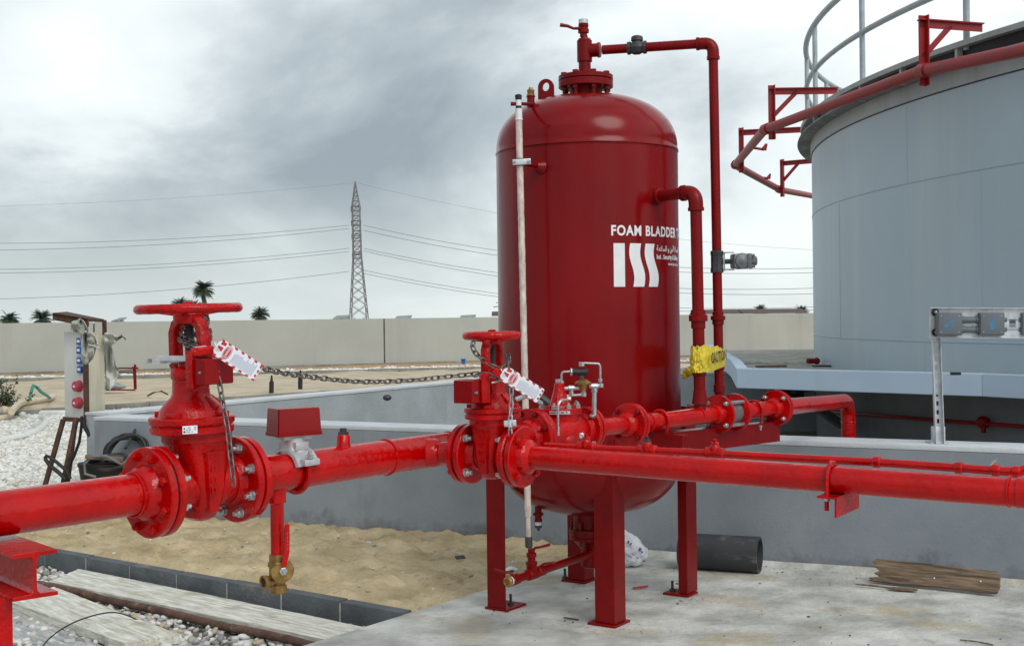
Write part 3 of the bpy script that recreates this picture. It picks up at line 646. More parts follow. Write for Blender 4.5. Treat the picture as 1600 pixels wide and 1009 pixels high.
# ------------------------------------------------------------------ slotted strut post with junction boxes
def slotted(mb, F_, L_, w, d, pitch=.05, face='y'):
    """strut channel along local x, slots in the web facing -y"""
    t = .003; n = int(L_/pitch); sl = pitch*.5; sh = w*.27
    x = 0
    mb.box((L_/2, 0, w/2-(w-sh)/4), (L_, t, (w-sh)/2), F_); mb.box((L_/2, 0, -w/2+(w-sh)/4), (L_, t, (w-sh)/2), F_)
    for i in range(n+1):
        x0 = i*pitch-(pitch-sl)/2; mb.box((max(0, x0)+(pitch-sl)/2, 0, 0), (pitch-sl, t, sh), F_)
    for s_ in (-1, 1): mb.box((L_/2, d/2+.002, s_*(w/2-t/2)), (L_, d, t), F_)
def strut_post():
    b = gz(1467, 690, .708); b.y = WALL(b.x)+.14; b = at(1467, 688, b.y); b.z = .709
    top = at(1459, 480, b.y)
    t = thing('strut_post', 'galvanised slotted strut post standing on the low grey wall', 'post', b)
    H = top.z-b.z; mb = MB(); fr = frame(b, (top-b), up=(0, -1, 0)); fr = frame(b, top-b, up=(1, -.1, 0))
    slotted(mb, fr, H, .046, .035, .048); obj('post', mb, M['galv'], t)
    mb = MB(); mb.box((0, .012, .045), (.062, .05, .09), Matrix.Translation(b), ch=.003); mb.box((.0, .03, .004), (.10, .10, .006), Matrix.Translation(b)); obj('base_bracket', mb, M['galv'], t)
    a = at(1452, 504, b.y-.045); e = at(1640, 505, b.y-.045-.06*1.2); mb = MB(); d = e-a
    F2 = frame(a, d, up=(0, 0, 1)); L_ = d.length+.5
    slotted(mb, F2, L_, .158, .02, .066)
    for z in (.079, -.079): mb.box((L_/2, -.012, z), (L_, .022, .004), F2)
    t2 = thing('strut_rail', 'horizontal galvanised tray rail bolted to the slotted post', 'rail', a); obj('rail', mb, M['galv'], t2)
    for z in (.055, -.052):
        mb = MB(); mb.lathe([(0, .020), (.003, .020), (.0035, .015), (.006, .015)], frame(a+Vector((.028, -.014, z)), (0, -1, 0)), 20); obj('washer', mb, M['black'], t2)
        mb = MB(); mb.lathe([(0, .009), (.012, .009), (.014, .006)], frame(a+Vector((.028, -.018, z)), (0, -1, 0)), 6); obj('bolt', mb, M['steel'], t2)
    k = 0
    labs = ['square grey junction box nearest the slotted post', 'square grey junction box in the middle of the rail', 'grey junction box cut off by the right edge of the view']
    for px in (1482, 1548, 1613):
        c = at(px, 506, a.y-.05); F_ = frame(c, d)
        w = .135 if px < 1600 else .135
        j = thing('junction_box', labs[k], 'junction box', c, 'junction boxes on the rail'); mb = MB(); mb.box((0, 0, 0), (.128, .06, .120), F_, ch=.004); obj('body', mb, M['greybox'], j)
        mb = MB(); mb.box((0, -.032, 0), (.118, .006, .110), F_, ch=.002); obj('cover', mb, M['greybox'], j)
        for sx in (-1, 1):
            for sz in (-1, 1):
                mb = MB(); mb.lathe([(0, .0035), (.002, .003)], F_ @ frame((sx*.045, -.035, sz*.042), (0, -1, 0)), 10); obj('screw', mb, M['steel'], j)
        # hand-painted blue mark
        mb = MB(); mk = [[(-.03, -.02), (-.01, -.02), (-.008, .0), (.006, .004), (.006, -.02), (.016, -.02), (.018, .03), (.004, .02), (-.012, .006), (-.03, -.004)], [(-.012, -.03), (.012, -.03), (.010, -.01), (.016, .01), (.006, .035), (-.004, .02), (-.016, -.005)], [(-.03, .0), (.01, -.01), (.03, .03), (.0, .03)]][k]
        mb.prism(mk, .0006, F_ @ Matrix.Translation((0, -.0353, 0)) @ Matrix.Rotation(R(90), 4, 'X')); obj('paint_mark', mb, M['bluemark'], j, smooth=0)
        k += 1
    for px in (1515.5, 1581):
        for z in (.022, -.030):
            c = at(px, 506, a.y-.035)+Vector((0, 0, z)); u = d.normalized(); mb = MB()
            mb.lathe([(-.055, .021), (-.030, .021), (-.030, .017), (.030, .017), (.030, .021), (.055, .021)], frame(c, u), 18)
            tag(obj('conduit', mb, M['greybox'], org=c), ('upper' if z > 0 else 'lower')+' grey conduit stub '+('between the two nearest junction boxes' if px < 1550 else 'right of the middle junction box'), 'conduit')
M['greybox'] = mat('grey_plastic', (.125, .145, .17), .5, bump=.04, bscale=60, var=.08)
M['bluemark'] = mat('blue_marker', (.07, .20, .36), .6)
strut_post()
# ------------------------------------------------------------------ beyond the boundary wall
def pylon():
    Y = 250; top = at(555, 283, Y); base = at(561, 497, Y); bx = base.x; zt = top.z; b0 = base.z-8
    t = thing('power_pylon', 'tall steel lattice power pylon beyond the wall', 'pylon', (bx, Y, b0))
    H = zt-b0; cx = lambda z: bx+(top.x-bx)*max(0, (z-base.z))/(zt-base.z)
    def hw(z):
        py = 497-(z-base.z)/(zt-base.z)*214
        return (1.68 if py > 497 else 1.68-(497-py)/97*.88 if py > 400 else .80-(400-py)/80*.10 if py > 320 else max(.02, .72*(py-283)/37)) * (1 if py < 497 else 1+(py-497)*.006)
    mb = MB()
    for sx in (-1, 1):
        for sy in (-1, 1):
            zs = [b0, base.z, base.z+97*.1282, base.z+177*.1282, zt]
            mb.tube([(cx(z)+sx*hw(z), Y+sy*hw(z), z) for z in zs], .10, 4)
    obj('leg', mb, M['pylon'], t)
    mb = MB(); z = b0; 
    while z < zt-.8:
        s = max(1.0, hw(z)*1.35); z2 = min(zt, z+s)
        for f in range(4):
            c = [(-1, -1), (1, -1), (1, 1), (-1, 1)]; a, b = c[f], c[(f+1) % 4]
            g = lambda q, zz: (cx(zz)+q[0]*hw(zz), Y+q[1]*hw(zz), zz)
            mb.cyl(g(a, z), g(b, z2), .05, n=4); mb.cyl(g(b, z), g(a, z2), .05, n=4)
            if hw(z) < .95: mb.cyl(g(a, z), g(b, z), .05, n=4)
        z = z2
    obj('lattice', mb, M['pylon'], t)
    for py in (323, 345, 366, 396, 398):
        z = base.z+(497-py)*.1282; mb = MB()
        mb.cyl((cx(z)-.95, Y-.3, z), (cx(z)+.95, Y-.3, z), .11, n=5); mb.cyl((cx(z)-.9, Y-.3, z-.8), (cx(z)+.9, Y-.3, z-.8), .09, n=5)
        for s_ in (-1, 1): mb.cyl((cx(z)+s_*.95, Y-.3, z), (cx(z)+s_*.9, Y-.3, z-1.1), .10, n=5)
        obj('cross_arm', mb, M['pylon'], t)
pylon()
def cables():
    L_ = [((545, 352), (-40, 380)), ((545, 357), (-40, 391)), ((545, 388), (-40, 421)), ((545, 393), (-40, 427)), ((545, 424), (-40, 468)), ((552, 286), (-40, 323))]
    Rr = [((568, 352), (1300, 418)), ((568, 360), (1300, 425)), ((568, 388), (1300, 449)), ((568, 392), (1300, 458)), ((568, 422), (1300, 478)), ((568, 427), (1300, 483)), ((558, 286), (1300, 392))]
    names = ['highest pair, upper', 'highest pair, lower', 'middle pair, upper', 'middle pair, lower', 'lowest pair, upper', 'lowest pair, lower', 'faint earth wire from the tip']
    def go(lst, side, nm):
        for i, (a, b) in enumerate(lst):
            A = at(*a, 249.6); B = at(*b, 235 if side == 'left' else 225); sg = 1.0 if side == 'left' else 3.0
            pts = []
            for k in range(25):
                s = k/24; p = A+(B-A)*s; p.z -= sg*4*s*(1-s)*(.75 if 'earth' in nm[i] else 1); pts.append(p)
            mb = MB(); mb.tube(pts, .022 if 'earth' in nm[i] else .045, 5); tag(obj('power_cable', mb, M['wire'], org=A), 'overhead power cable %s of the pylon, %s' % (side, nm[i]), 'power cable', 'overhead power cables')
    go(L_, 'left', names[:5]+[names[6]]); go(Rr, 'right', names)
cables()
def palm(px, py, Y, cr, trunk_py, label, seed):
    rg = random.Random(seed); c = at(px, py, Y); sc = Y/FPX; t = thing('palm_tree', label, 'palm tree', (c.x, Y, 0), 'date palms beyond the boundary wall')
    mb = MB(); bz = 0; mb.tube([(c.x+.3*math.sin(k*.5), Y, bz+(c.z-bz)*k/8) for k in range(9)], [.34-.012*k for k in range(9)], 10); obj('trunk', mb, M['bark'], t)
    mb = MB(); r = cr*sc
    for k in range(64):
        az = rg.uniform(0, 6.283); el = rg.uniform(-.35, 1.35); Lf = r*rg.uniform(.8, 1.12); p = Vector((c.x, Y, c.z-.1)); d = Vector((math.cos(az)*math.cos(el), math.sin(az)*math.cos(el), math.sin(el)))
        pts = [p.copy()]
        for s in range(9):
            d = (d+Vector((0, 0, -.085-.02*s))).normalized(); p = p+d*Lf/9; pts.append(p.copy())
        for s in range(1, 9):
            a, b = pts[s], pts[s+1]; tt = (b-a).normalized(); sd = tt.cross(Vector((0, 0, 1))).normalized(); up = sd.cross(tt); ll = r*.34*(1-abs(s-4)/7)
            for sgn in (-1, 1):
                for u_ in (0, .5):
                    o_ = a+(b-a)*u_; tip = o_+(sd*sgn*.75+tt*.6-up*.28+Vector((0, 0, rg.uniform(-.15, .05))))*ll
                    w = tt*ll*.09; mb.add([o_-w, o_+w, tip], [(0, 1, 2)])
        for s in range(9):
            w = Vector((0, 0, .012*r)); mb.add([pts[s]-w, pts[s]+w, pts[s+1]+w*.7, pts[s+1]-w*.7], [(0, 1, 2, 3)])
    o = obj('crown', mb, M['frond'], t, smooth=0)
palm(318, 452, 150, 21, 480, 'tall palm tree rising above the red handwheel', 1)
palm(407, 492, 150, 18, 500, 'palm tree top to the right of the large handwheel', 2)
palm(282, 478, 150, 20, 500, 'palm top just above the large handwheel, left of its pair', 3)
palm(304, 478, 155, 17, 500, 'palm top right behind the tall palm trunk', 6)
palm(14, 500, 150, 20, 510, 'leftmost palm top over the boundary wall', 4)
palm(66, 498, 150, 20, 510, 'palm top over the wall beside the rusty socket stand', 5)
palm(1188, 486, 150, 15, 490, 'palm top in front of the dark red roof', 8)
palm(1252, 486, 165, 14, 490, 'palm top next to the left edge of the grey tank', 9)
def far_roofs():
    for px, py, w, h, lab in ((534, 494, 22, 7, 'small grey roof box over the wall just left of the pylon'), (630, 494, 24, 5, 'flat grey roof panel over the wall right of the pylon'), (731, 493, 24, 5, 'flat grey roof panel over the wall left of the red vessel'), (186, 498, 10, 8, 'small grey roof hump over the wall beside the socket stand')):
        c = at(px, py+4, 60); s = 60/FPX; t = thing('rooftop', lab, 'roof', (c.x, 60, 0)); mb = MB(); mb.box((c.x, 60, (c.z)/2), (w*s*.8, 1, c.z)); obj('wall', mb, M['shed'], t, smooth=0)
        mb = MB(); mb.box((0, 0, 0), (w*s, 1.4, .06), Matrix.Translation((c.x, 60, c.z+h*s*.35)) @ Matrix.Rotation(R(6), 4, 'X') @ Matrix.Rotation(R(-3), 4, 'Y')); mb.box((w*s*.42, 0, -.05), (.1, .3, .12), Matrix.Translation((c.x, 60, c.z+h*s*.35))); obj('roof', mb, M['shed'], t, smooth=0)
    for px0, px1, py, lab, wm in ((1090, 1158, 488, 'long low building with a dark red roof beyond the wall', 'shed'), (1160, 1262, 487, 'second low dark red roof beyond the wall near the tank', 'shed'), (768, 800, 491, 'dark canopy roof over the wall at the red vessel\'s left edge', 'roof')):
        a = at(px0, py, 90); b = at(px1, py, 90); t = thing('low_building', lab, 'building', ((a.x+b.x)/2, 90, 0)); c = (a+b)/2
        mb = MB(); mb.box((c.x, 92, c.z/2-.1), ((b.x-a.x)*.94, 4, c.z-.2)); obj('wall', mb, M[wm], t, smooth=0)
        w = (b.x-a.x)/2; mb = MB(); mb.loft([[(c.x-w, y_, c.z+z_) for y_, z_ in ((89.5, -.12), (92, .22), (94.5, -.12), (92, .12))], [(c.x+w, y_, c.z+z_) for y_, z_ in ((89.5, -.12), (92, .22), (94.5, -.12), (92, .12))]]); obj('roof', mb, M['roof'], t, smooth=0)
    a = at(782, 488, 90); mb = MB(); mb.cyl(a-Vector((0, 0, 1)), a+Vector((0, 0, 1.0)), .03, n=5); mb.cyl(a+Vector((-.5, 0, .4)), a+Vector((.4, 0, .5)), .03, n=5); mb.cyl(a+Vector((-.3, 0, .7)), a+Vector((.3, 0, .75)), .025, n=5)
    tag(obj('roof_aerial', mb, M['darkiron'], org=a), 'small aerial mast on the dark canopy roof', 'aerial')
far_roofs()
# ------------------------------------------------------------------ odds and ends in the middle distance
def mid_props():
    # red pipe stand behind the socket box
    b = gz(212, 608, .08); s = b.y/FPX; t = thing('pipe_stand', 'thin dark red pipe stand on the sand behind the socket box', 'pipe stand', b)
    tp_ = at(211, 571, b.y); mb = MB(); mb.cyl(b, tp_, .022, n=10); mb.cyl(b+Vector((-.05, .1, 0)), at(209, 576, b.y+.1), .018, n=8); mb.cyl(at(206, 574, b.y), at(216, 575, b.y), .018, n=8); mb.ball(tp_, .028, 10); obj('post', mb, M['reddull'], t)
    for y in (575, 582): mb = MB(); mb.cyl(at(211, y, b.y), at(172, y+(0 if y < 580 else -1), b.y+.5), .016, n=8); obj('rail', mb, M['reddull'] if y < 580 else M['darkiron'], t)
    mb = MB(); mb.cyl(gz(166, 609, .09), gz(211, 609, .09), .014, n=8); obj('foot', mb, M['reddull'], t)
    for px, py0, py1, lab in ((424, 611, 586, 'short black stake in the sand, left of the pair'), (469, 607, 578, 'short black stake in the sand, right of the pair')):
        b = gz(px, py0, .07); tpp = at(px+.5, py1, b.y); mb = MB(); mb.cyl(b-Vector((0, 0, .05)), b+(tpp-b)*.6, .045, n=8); mb.cyl(b+(tpp-b)*.6, tpp, .03, .015, n=8); tag(obj('stake', mb, M['black'], org=b), lab, 'stake', 'black stakes in the sand')
    b = at(724, 565, 35.2); mb = MB(); mb.box(b, (.11, .1, .12), None, ch=.01); mb.box(b+Vector((0, -.02, .07)), (.15, .12, .03), None, ch=.01); tag(obj('wall_box', mb, M['blue'], org=b), 'tiny blue box on the foot of the boundary wall', 'box')
    # bag by the stand
    b = gz(170, 608, .1); mb = MB(); mb.ball(b+Vector((0, 0, .07)), .16, 14, (1.6, .8, .5)); mb.ball(b+Vector((.2, 0, .05)), .1, 12, (1.4, .8, .5)); tag(obj('debris_bag', mb, M['shed'], org=b), 'grey bag lying on the sand below the red pipe stand', 'bag')
    # hoses
    def hose(pts, z, r, m, nm, lab, n=10):
        P = [gz(x, y, z+dz) for x, y, dz in pts]; Q = []
        for i in range(len(P)-1):
            p0, p1, p2, p3 = P[max(i-1, 0)], P[i], P[i+1], P[min(i+2, len(P)-1)]
            for k in range(8):
                s = k/8; Q.append(.5*((2*p1)+(-p0+p2)*s+(2*p0-5*p1+4*p2-p3)*s*s+(-p0+3*p1-3*p2+p3)*s**3))
        Q.append(P[-1]); mb = MB(); mb.tube(Q, r, n); tag(obj(nm, mb, m, org=P[0]), lab, 'hose')
    hose([(-30, 697, 0), (10, 687, 0), (40, 680, 0), (60, 671, 0), (72, 658, 0), (66, 652, 0), (48, 652, 0), (34, 650, 0), (40, 646, 0), (70, 645, 0), (100, 645, 0), (140, 644, 0)], .02, .045, M['hose'], 'white_hose', 'white flexible hose curving across the gravel')
    hose([(-20, 655, .0), (5, 653, 0), (16, 650, 0), (16, 644, .05), (10, 641, .1), (6, 639, .1)], .03, .05, M['hosecream'], 'cream_hose', 'short cream pipe end at the left edge of the gravel')
    hose([(18, 643, .14), (24, 636, .16), (34, 630, .13), (52, 626, .12), (70, 624, .1), (84, 619, .1)], .0, .05, M['hosecream'], 'cream_hose', 'cream hose lying over the kerb onto the sand')
    P = [gz(46, 626, .06), at(48, 615, 15.5), at(52, 602, 15.6), at(58, 605, 15.7), at(64, 612, 15.7), at(72, 617, 15.9), gz(79, 622, .07)]
    mb = MB(); mb.tube(P, .02, 8); tag(obj('green_hose', mb, M['green'], org=P[0]), 'green hose bent into a loop standing out of the sand', 'hose')
    P = [gz(231, 618, .08)+Vector((0, 0, .0)), gz(240, 613, .16), gz(252, 611, .2), gz(262, 616, .1)]; mb = MB(); mb.tube(P, .015, 6); tag(obj('bent_rod', mb, M['rust'], org=P[0]), 'thin bent rod arching out of the sand beside the pipe stand', 'rod')
    # shrub
    c = gz(6, 640, 0); t = thing('shrub', 'small dark green shrub at the left edge of the sand', 'shrub', c); rg = random.Random(5); mb = MB(); sb = MB()
    for k in range(40):
        az = rg.uniform(0, 6.28); el = rg.uniform(.2, 1.4); L_ = rg.uniform(.25, .55); p = c+Vector((rg.uniform(-.35, .25), rg.uniform(-.2, .2), .05)); d = Vector((math.cos(az)*math.cos(el), math.sin(az)*math.cos(el), math.sin(el))); q = p+d*L_
        sb.cyl(p, q, .006, .003, n=4)
        for j in range(16):
            o_ = p+d*L_*rg.uniform(.25, 1); v = Vector((rg.gauss(0, 1), rg.gauss(0, 1), rg.gauss(0, .6))).normalized(); w = v.cross(Vector((rg.gauss(0, 1), rg.gauss(0, 1), 1))).normalized(); l = rg.uniform(.04, .08)
            mb.add([o_, o_+v*l*.5+w*l*.28, o_+v*l, o_+v*l*.5-w*l*.28], [(0, 1, 2, 3)])
    obj('leaves', mb, M['leaf'], t, smooth=0); obj('stem', sb, M['bark'], t)
    p = gz(605, 621, .715); mb = MB(); mb.ball(p, .036, 10, (1.1, 1, .8)); tag(obj('dark_stone', mb, M['darkiron'], org=p), 'dark round stone on top of the pit wall edge', 'stone')
mid_props()
# ================================================================== FIRE MAIN
def on_line(px, py, c, s):
    """point seen at (px,py) in the vertical plane Y = c + s X"""
    d = ray(px, py); k = d.x/d.y; return at(px, py, c/(1-s*k))
ML = lambda px, py: on_line(px, py, 4.603, 1.188)        # the main
BL = lambda px, py: on_line(px, py, 4.081, -.653)        # the branch that runs to the right
RP = .0565                                                # 4 inch pipe radius
mP = {k: ML(*v) for k, v in dict(start=(-140, 821.5), f1=(239, 768), f2=(375, 747), tee=(660, 706), al=(832, 681), ar=(916, 669), fl=(985, 662.5), sp1=(1124, 646.5), sp2=(1146, 644), cp=(1212, 637)).items()}
MD = (mP['f2']-mP['f1']).normalized(); MU = Vector((0, 0, 1)); MN = Vector((MD.y, -MD.x, 0)).normalized()      # MN points toward the camera side
def weld(mb, p, d, r, w=.006): mb.tube([Vector(p)+(Vector((0, 0, 1))*math.cos(a)+Vector(d).cross(Vector((0, 0, 1))).normalized()*math.sin(a))*(r+.001) for a in [2*math.pi*k/40 for k in range(40)]], w*.5, 6, closed=True)
def pipe(mb, a, b, r, n=40):
    """pipe with many rings so that its paint can ripple a little"""
    a, b = Vector(a), Vector(b); m = max(2, int((b-a).length/.03)); mb.tube([a+(b-a)*k/m for k in range(m+1)], r, n)
def upstream():
    a = mP['start']; f = mP['f1']; t = thing('fire_main_pipe', 'glossy red main pipe entering from the left edge to the big gate valve', 'pipe', a)
    mb = MB(); pipe(mb, a, f-MD*.01, RP); obj('pipe_run', mb, M['red'], t)
    flange(t, f-MD*.0, MD, .125, .024, .078, RP, M['red'], 8, -1, NUTR)
    mb = MB(); weld(mb, f-MD*.062, MD, RP+.002, .009); obj('weld_seam', mb, M['red'], t)
upstream()
def gate_valve(name, label, ctr, D, S, wheel_r, face, flr, nut, stem_yaw=0, lean=0.0):
    """rising-stem gate valve; local x along the pipe D, y away from the camera, S scales the large one; face = half face-to-face"""
    t = thing(name, label, 'valve', ctr); F_ = frame(ctr, D)
    rr = RP if S > .9 else .0385
    mb = MB(F_)
    mb.lathe([(-face+.02, rr+.012), (-face*.55, rr+.006), (0, rr+.012), (face*.55, rr+.006), (face-.02, rr+.012)], None, 40)
    def ring(a, b, z, e=3.2, n=36):
        out = []
        for k in range(n):
            th = 2*math.pi*k/n; c, s_ = math.cos(th), math.sin(th)
            r = (abs(c)**e+abs(s_)**e)**(-1/e); out.append((a*r*c, b*r*s_, z))
        return out
    secs = [(-.098, .020, .030), (-.088, .036, .046), (-.05, .043, .070), (0, .052, .078), (.06, .066, .080), (.105, .082, .080), (.118, .086, .083), (.128, .092, .090), (.150, .092, .090)]
    mb.loft([ring(a*S, b*S, z*S, 4.0 if z < .1 else 2.6) for z, a, b in secs])
    # raised keel panel facing the viewer
    for sy in (-1, 1):
        mb.loft([[(-w*S, sy*y*S, z*S), (w*S, sy*y*S, z*S), (w*.8*S, sy*(y+.012)*S, z*S), (-w*.8*S, sy*(y+.012)*S, z*S)][::sy] for z, w, y in ((-.07, .018, .062), (0, .030, .076), (.10, .036, .078))])
    obj('body', mb, M['redcast'], t, smooth=32)
    for s_ in (-1, 1):
        fb = MB(F_); fb.lathe([(s_*(face-.001), rr*.8), (s_*(face-.001), flr-.005), (s_*(face-.005), flr), (s_*(face-.021), flr), (s_*(face-.024), flr-.004), (s_*(face-.025), rr+.02), (s_*(face-.05), rr+.012)], None, 48)
        obj('flange', fb, M['redcast'], t, smooth=28)
        g = MB(F_); g.lathe([(s_*(face-.001), rr), (s_*(face-.001), flr-.010), (s_*(face+.004), flr-.010), (s_*(face+.004), rr)], None, 40); obj('gasket', g, M['gasket'], t)
        nbo = 8 if S > .9 else 4
        for k in range(nbo):
            a = 2*math.pi*(k+.5)/nbo; bc = (flr+rr+.02)/2
            B = F_ @ frame((s_*(face-.0245), bc*math.cos(a+R(90)), bc*math.sin(a+R(90))), (-s_, 0, 0)) @ Matrix.Rotation(random.uniform(0, 1), 4, 'X')
            inst('bolt', nut, t, B)
    # the bonnet sits a touch off the middle of the body
    F_ = F_ @ Matrix.Translation((-.014 if S > .9 else 0, 0, 0))
    def plate(z0, z1, a, ch=.004):
        return [ring((a-ch)*S, (a-ch)*S, z0*S, 2.3), ring(a*S, a*S, (z0+ch)*S, 2.3), ring(a*S, a*S, (z1-ch)*S, 2.3), ring((a-ch)*S, (a-ch)*S, z1*S, 2.3)]
    mb = MB(F_); mb.loft(plate(.150, .174, .112)); obj('body_collar', mb, M['redcast'], t, smooth=40)
    mb = MB(F_); mb.loft(plate(.1755, .198, .114))
    mb.loft([ring(a*S, a*S, z*S, 2.2) for z, a in ((.197, .090), (.215, .086), (.235, .072), (.250, .056), (.262, .051), (.300, .049), (.304, .053), (.318, .053))])
    for k in range(4):
        th = R(45+90*k-20); c = (.094*math.cos(th)*S, .094*math.sin(th)*S, .204*S); mb.box((0, 0, 0), (.042*S, .026*S, .016*S), Matrix.Translation(c) @ Matrix.Rotation(th+R(90), 4, 'Z'), ch=.004)
    for k in range(3):   # ribs on the dome
        th = R(-75+62*k); mb.box((0, 0, 0), (.05*S, .014*S, .05*S), Matrix.Translation((.062*math.cos(th)*S, .062*math.sin(th)*S, .222*S)) @ Matrix.Rotation(th, 4, 'Z') @ Matrix.Rotation(R(38), 4, 'Y'), ch=.004)
    obj('bonnet', mb, M['redcast'], t, smooth=38)
    # yoke: two arms joined by a bridge, standing across the pipe direction
    YF = F_ @ Matrix.Rotation(R(90+stem_yaw), 4, 'Z')
    yk = MB(YF); z0, z1, w = .318*S, .462*S, .066*S; aw, ad = .030*S, .034*S
    path = [(-.040*S, z0-.006*S), (-w, z0+.022*S), (-w, z1-.030*S), (-w*.80, z1-.006*S), (-.03*S, z1+.008*S), (.03*S, z1+.008*S), (w*.80, z1-.006*S), (w, z1-.030*S), (w, z0+.022*S), (.040*S, z0-.006*S)]
    secs = []
    for i, (x, z) in enumerate(path):
        a = path[max(0, i-1)]; b = path[min(len(path)-1, i+1)]; tx, tz = b[0]-a[0], b[1]-a[1]; l = math.hypot(tx, tz); nx, nz = -tz/l, tx/l; q = aw/2
        secs.append([(x+nx*q*c1, ad/2*c2, z+nz*q*c1) for c1, c2 in ((-1, -.55), (-.7, -1), (.7, -1), (1, -.55), (1, .55), (.7, 1), (-.7, 1), (-1, .55))])
    yk.loft(secs); yk.lathe([(z0-.008*S, .056*S), (z0+.012*S, .054*S), (z0+.020*S, .034*S), (z0+.05*S, .030*S)], Matrix.Rotation(R(-90), 4, 'Y'), 32)
    yk.lathe([(z1-.004*S, .040*S), (z1+.012*S, .044*S), (z1+.026*S, .042*S), (z1+.030*S, .036*S)], Matrix.Rotation(R(-90), 4, 'Y'), 32)
    obj('yoke', yk, M['redcast'], t, smooth=40)
    st = MB(F_); pr = []; z = z0
    while z < z1+.015*S: pr += [(z, .0145*S), (z+.004*S, .0115*S)]; z += .008*S
    st.lathe(pr, Matrix.Rotation(R(-90), 4, 'Y'), 20); obj('stem', st, M['darkiron'], t, smooth=60)
    # handwheel
    hz = .500*S+lean; hw = MB(F_ @ Matrix.Translation((0, 0, hz)))
    n = 120; rim = []
    for k in range(n):
        th = 2*math.pi*k/n; wv = 1+.030*max(0, math.sin(th*18)); rim.append((th, wv))
    ringv = []; fs = []; m = 14
    for k, (th, wv) in enumerate(rim):
        for j in range(m):
            a = 2*math.pi*j/m; r_ = wheel_r-.013+.013*wv*math.cos(a); ringv.append((r_*math.cos(th), r_*math.sin(th), .0135*math.sin(a)*wv))
    for k in range(n):
        for j in range(m): fs.append((k*m+j, ((k+1) % n)*m+j, ((k+1) % n)*m+(j+1) % m, k*m+(j+1) % m))
    hw.add(ringv, fs)
    for k in range(4):
        th = R(45+90*k); c, s_ = math.cos(th), math.sin(th); secs = []
        for u_, z_, w_, h_ in ((.02, -.014, .026, .018), (.06, -.010, .018, .014), (wheel_r-.02, .000, .016, .013)):
            secs.append([(u_*c-w_*q*s_/2, u_*s_+w_*q*c/2, z_+h_*e/2) for q, e in ((-1, -1), (1, -1), (1, 1), (-1, 1))])
        hw.loft(secs)
    hw.lathe([(-.030*S-.004, .030*S), (-.016, .046*S), (.004, .040*S), (.008, .026*S)], Matrix.Rotation(R(-90), 4, 'Y'), 30)
    obj('handwheel', hw, M['redcast'], t, smooth=40)
    nb = MB(F_ @ Matrix.Translation((0, 0, hz))); nb.lathe([(.006, .016*S), (.018, .016*S), (.02, .012*S)], Matrix.Rotation(R(-90), 4, 'Y'), 6); obj('stem_nut', nb, M['redcast'], t, smooth=30)
    return t, F_
gv1c = (mP['f1']+mP['f2'])/2; face1 = (mP['f2']-mP['f1']).length/2-.004
GV1, GF1 = gate_valve('gate_valve', 'large red gate valve with wide handwheel on the left of the pipe run', gv1c, MD, 1.0, .150, face1, .125, NUT, stem_yaw=0)
def name_plate(parent, F_, c, w, h, n_, m=M['paper']):
    mb = MB(F_); fr = frame(c, Vector(n_).cross(Vector((0, 0, 1))) if abs(n_[2]) < .9 else (1, 0, 0)); 
    x = Vector((0, 0, 1)).cross(Vector(n_)).normalized(); f2 = frame(c, x)
    mb.box((0, 0, 0), (w, .002, h), f2); o = obj('name_plate', mb, m, parent)
    mk = MB(F_)
    for r_ in range(3):
        xx = -w*.25
        while xx < w*.4:
            l = random.uniform(.04, .12)*w
            if random.random() < .7: mk.box((xx+l/2, -.0014, h*(.28-.26*r_)), (l, .0006, h*.10), f2)
            xx += l+.03*w
    mk.box((-w*.38, -.0014, h*.18), (w*.1, .0006, h*.2), f2); mk.box((-w*.38, -.0014, -h*.22), (w*.13, .0006, h*.24), f2)
    obj('print', mk, M['ink'], o)
vd = Vector((.60, -.80, 0)); 
F1inv = GF1.to_3x3().inverted()
# plate sits on the collar's camera-left corner
name_plate(GV1, GF1, Vector((-.078, -.100, .170)), .040, .022, (-.42, -.91, 0), M['paper'])
def cast_marks(parent, F_, xs, zs, y, S, m):
    mb = MB(F_); rg = random.Random(4)
    for z in zs:
        w = .020*S; mb.box((xs, y, z), (w, .003, .003*S)); mb.box((xs-w*.35, y, z-.008*S), (.003*S, .003, .014*S)); mb.box((xs+w*.3, y, z-.007*S), (.003*S, .003, .010*S)); mb.box((xs+.002, y, z-.014*S), (w*.7, .003, .003*S))
    obj('cast_lettering', mb, m, parent, smooth=0)
cast_marks(GV1, GF1, .004, (.095, .060, .028, 0.0), -.0895, 1, M['red'])
def mid_main():
    a, te, e = mP['f2'], mP['tee'], mP['al']; t = thing('fire_main_pipe', 'glossy red main pipe between the large gate valve and the alarm valve, with side tee', 'pipe', a)
    mb = MB(); pipe(mb, a+MD*.01, e-(e-te).normalized()*.03, RP); mb.M = Matrix(); obj('pipe_run', mb, M['red'], t)
    flange(t, a, MD, .122, .024, .076, RP, M['red'], 8, 1, NUTR)
    mb = MB(); obj('weld_seam', mb, M['red'], t); mb = MB(); weld(mb, ML(603, 714), MD, RP, .008); obj('weld_seam', mb, M['red'], t); mb = MB(); weld(mb, ML(701, 700.5), MD, RP, .007); obj('weld_seam', mb, M['red'], t)
    flange(t, e, (e-te), .105, .022, .070, RP, M['red'], 8, -1, NUTRS)
    # plugged outlet
    p = ML(537, 722); F_ = frame(p+Vector((0, 0, RP-.012)), (0, 0, 1)); mb = MB(F_); mb.lathe([(0, .026), (.012, .022), (.040, .021), (.044, .018)], None, 24); obj('outlet', mb, M['red'], t)
    mb = MB(F_); mb.lathe([(.043, .017), (.052, .017)], None, 6); mb.lathe([(.051, .011), (.064, .011)], None, 4); obj('plug', mb, M['darkiron'], t, smooth=20)
    return t
MAIN2 = mid_main()
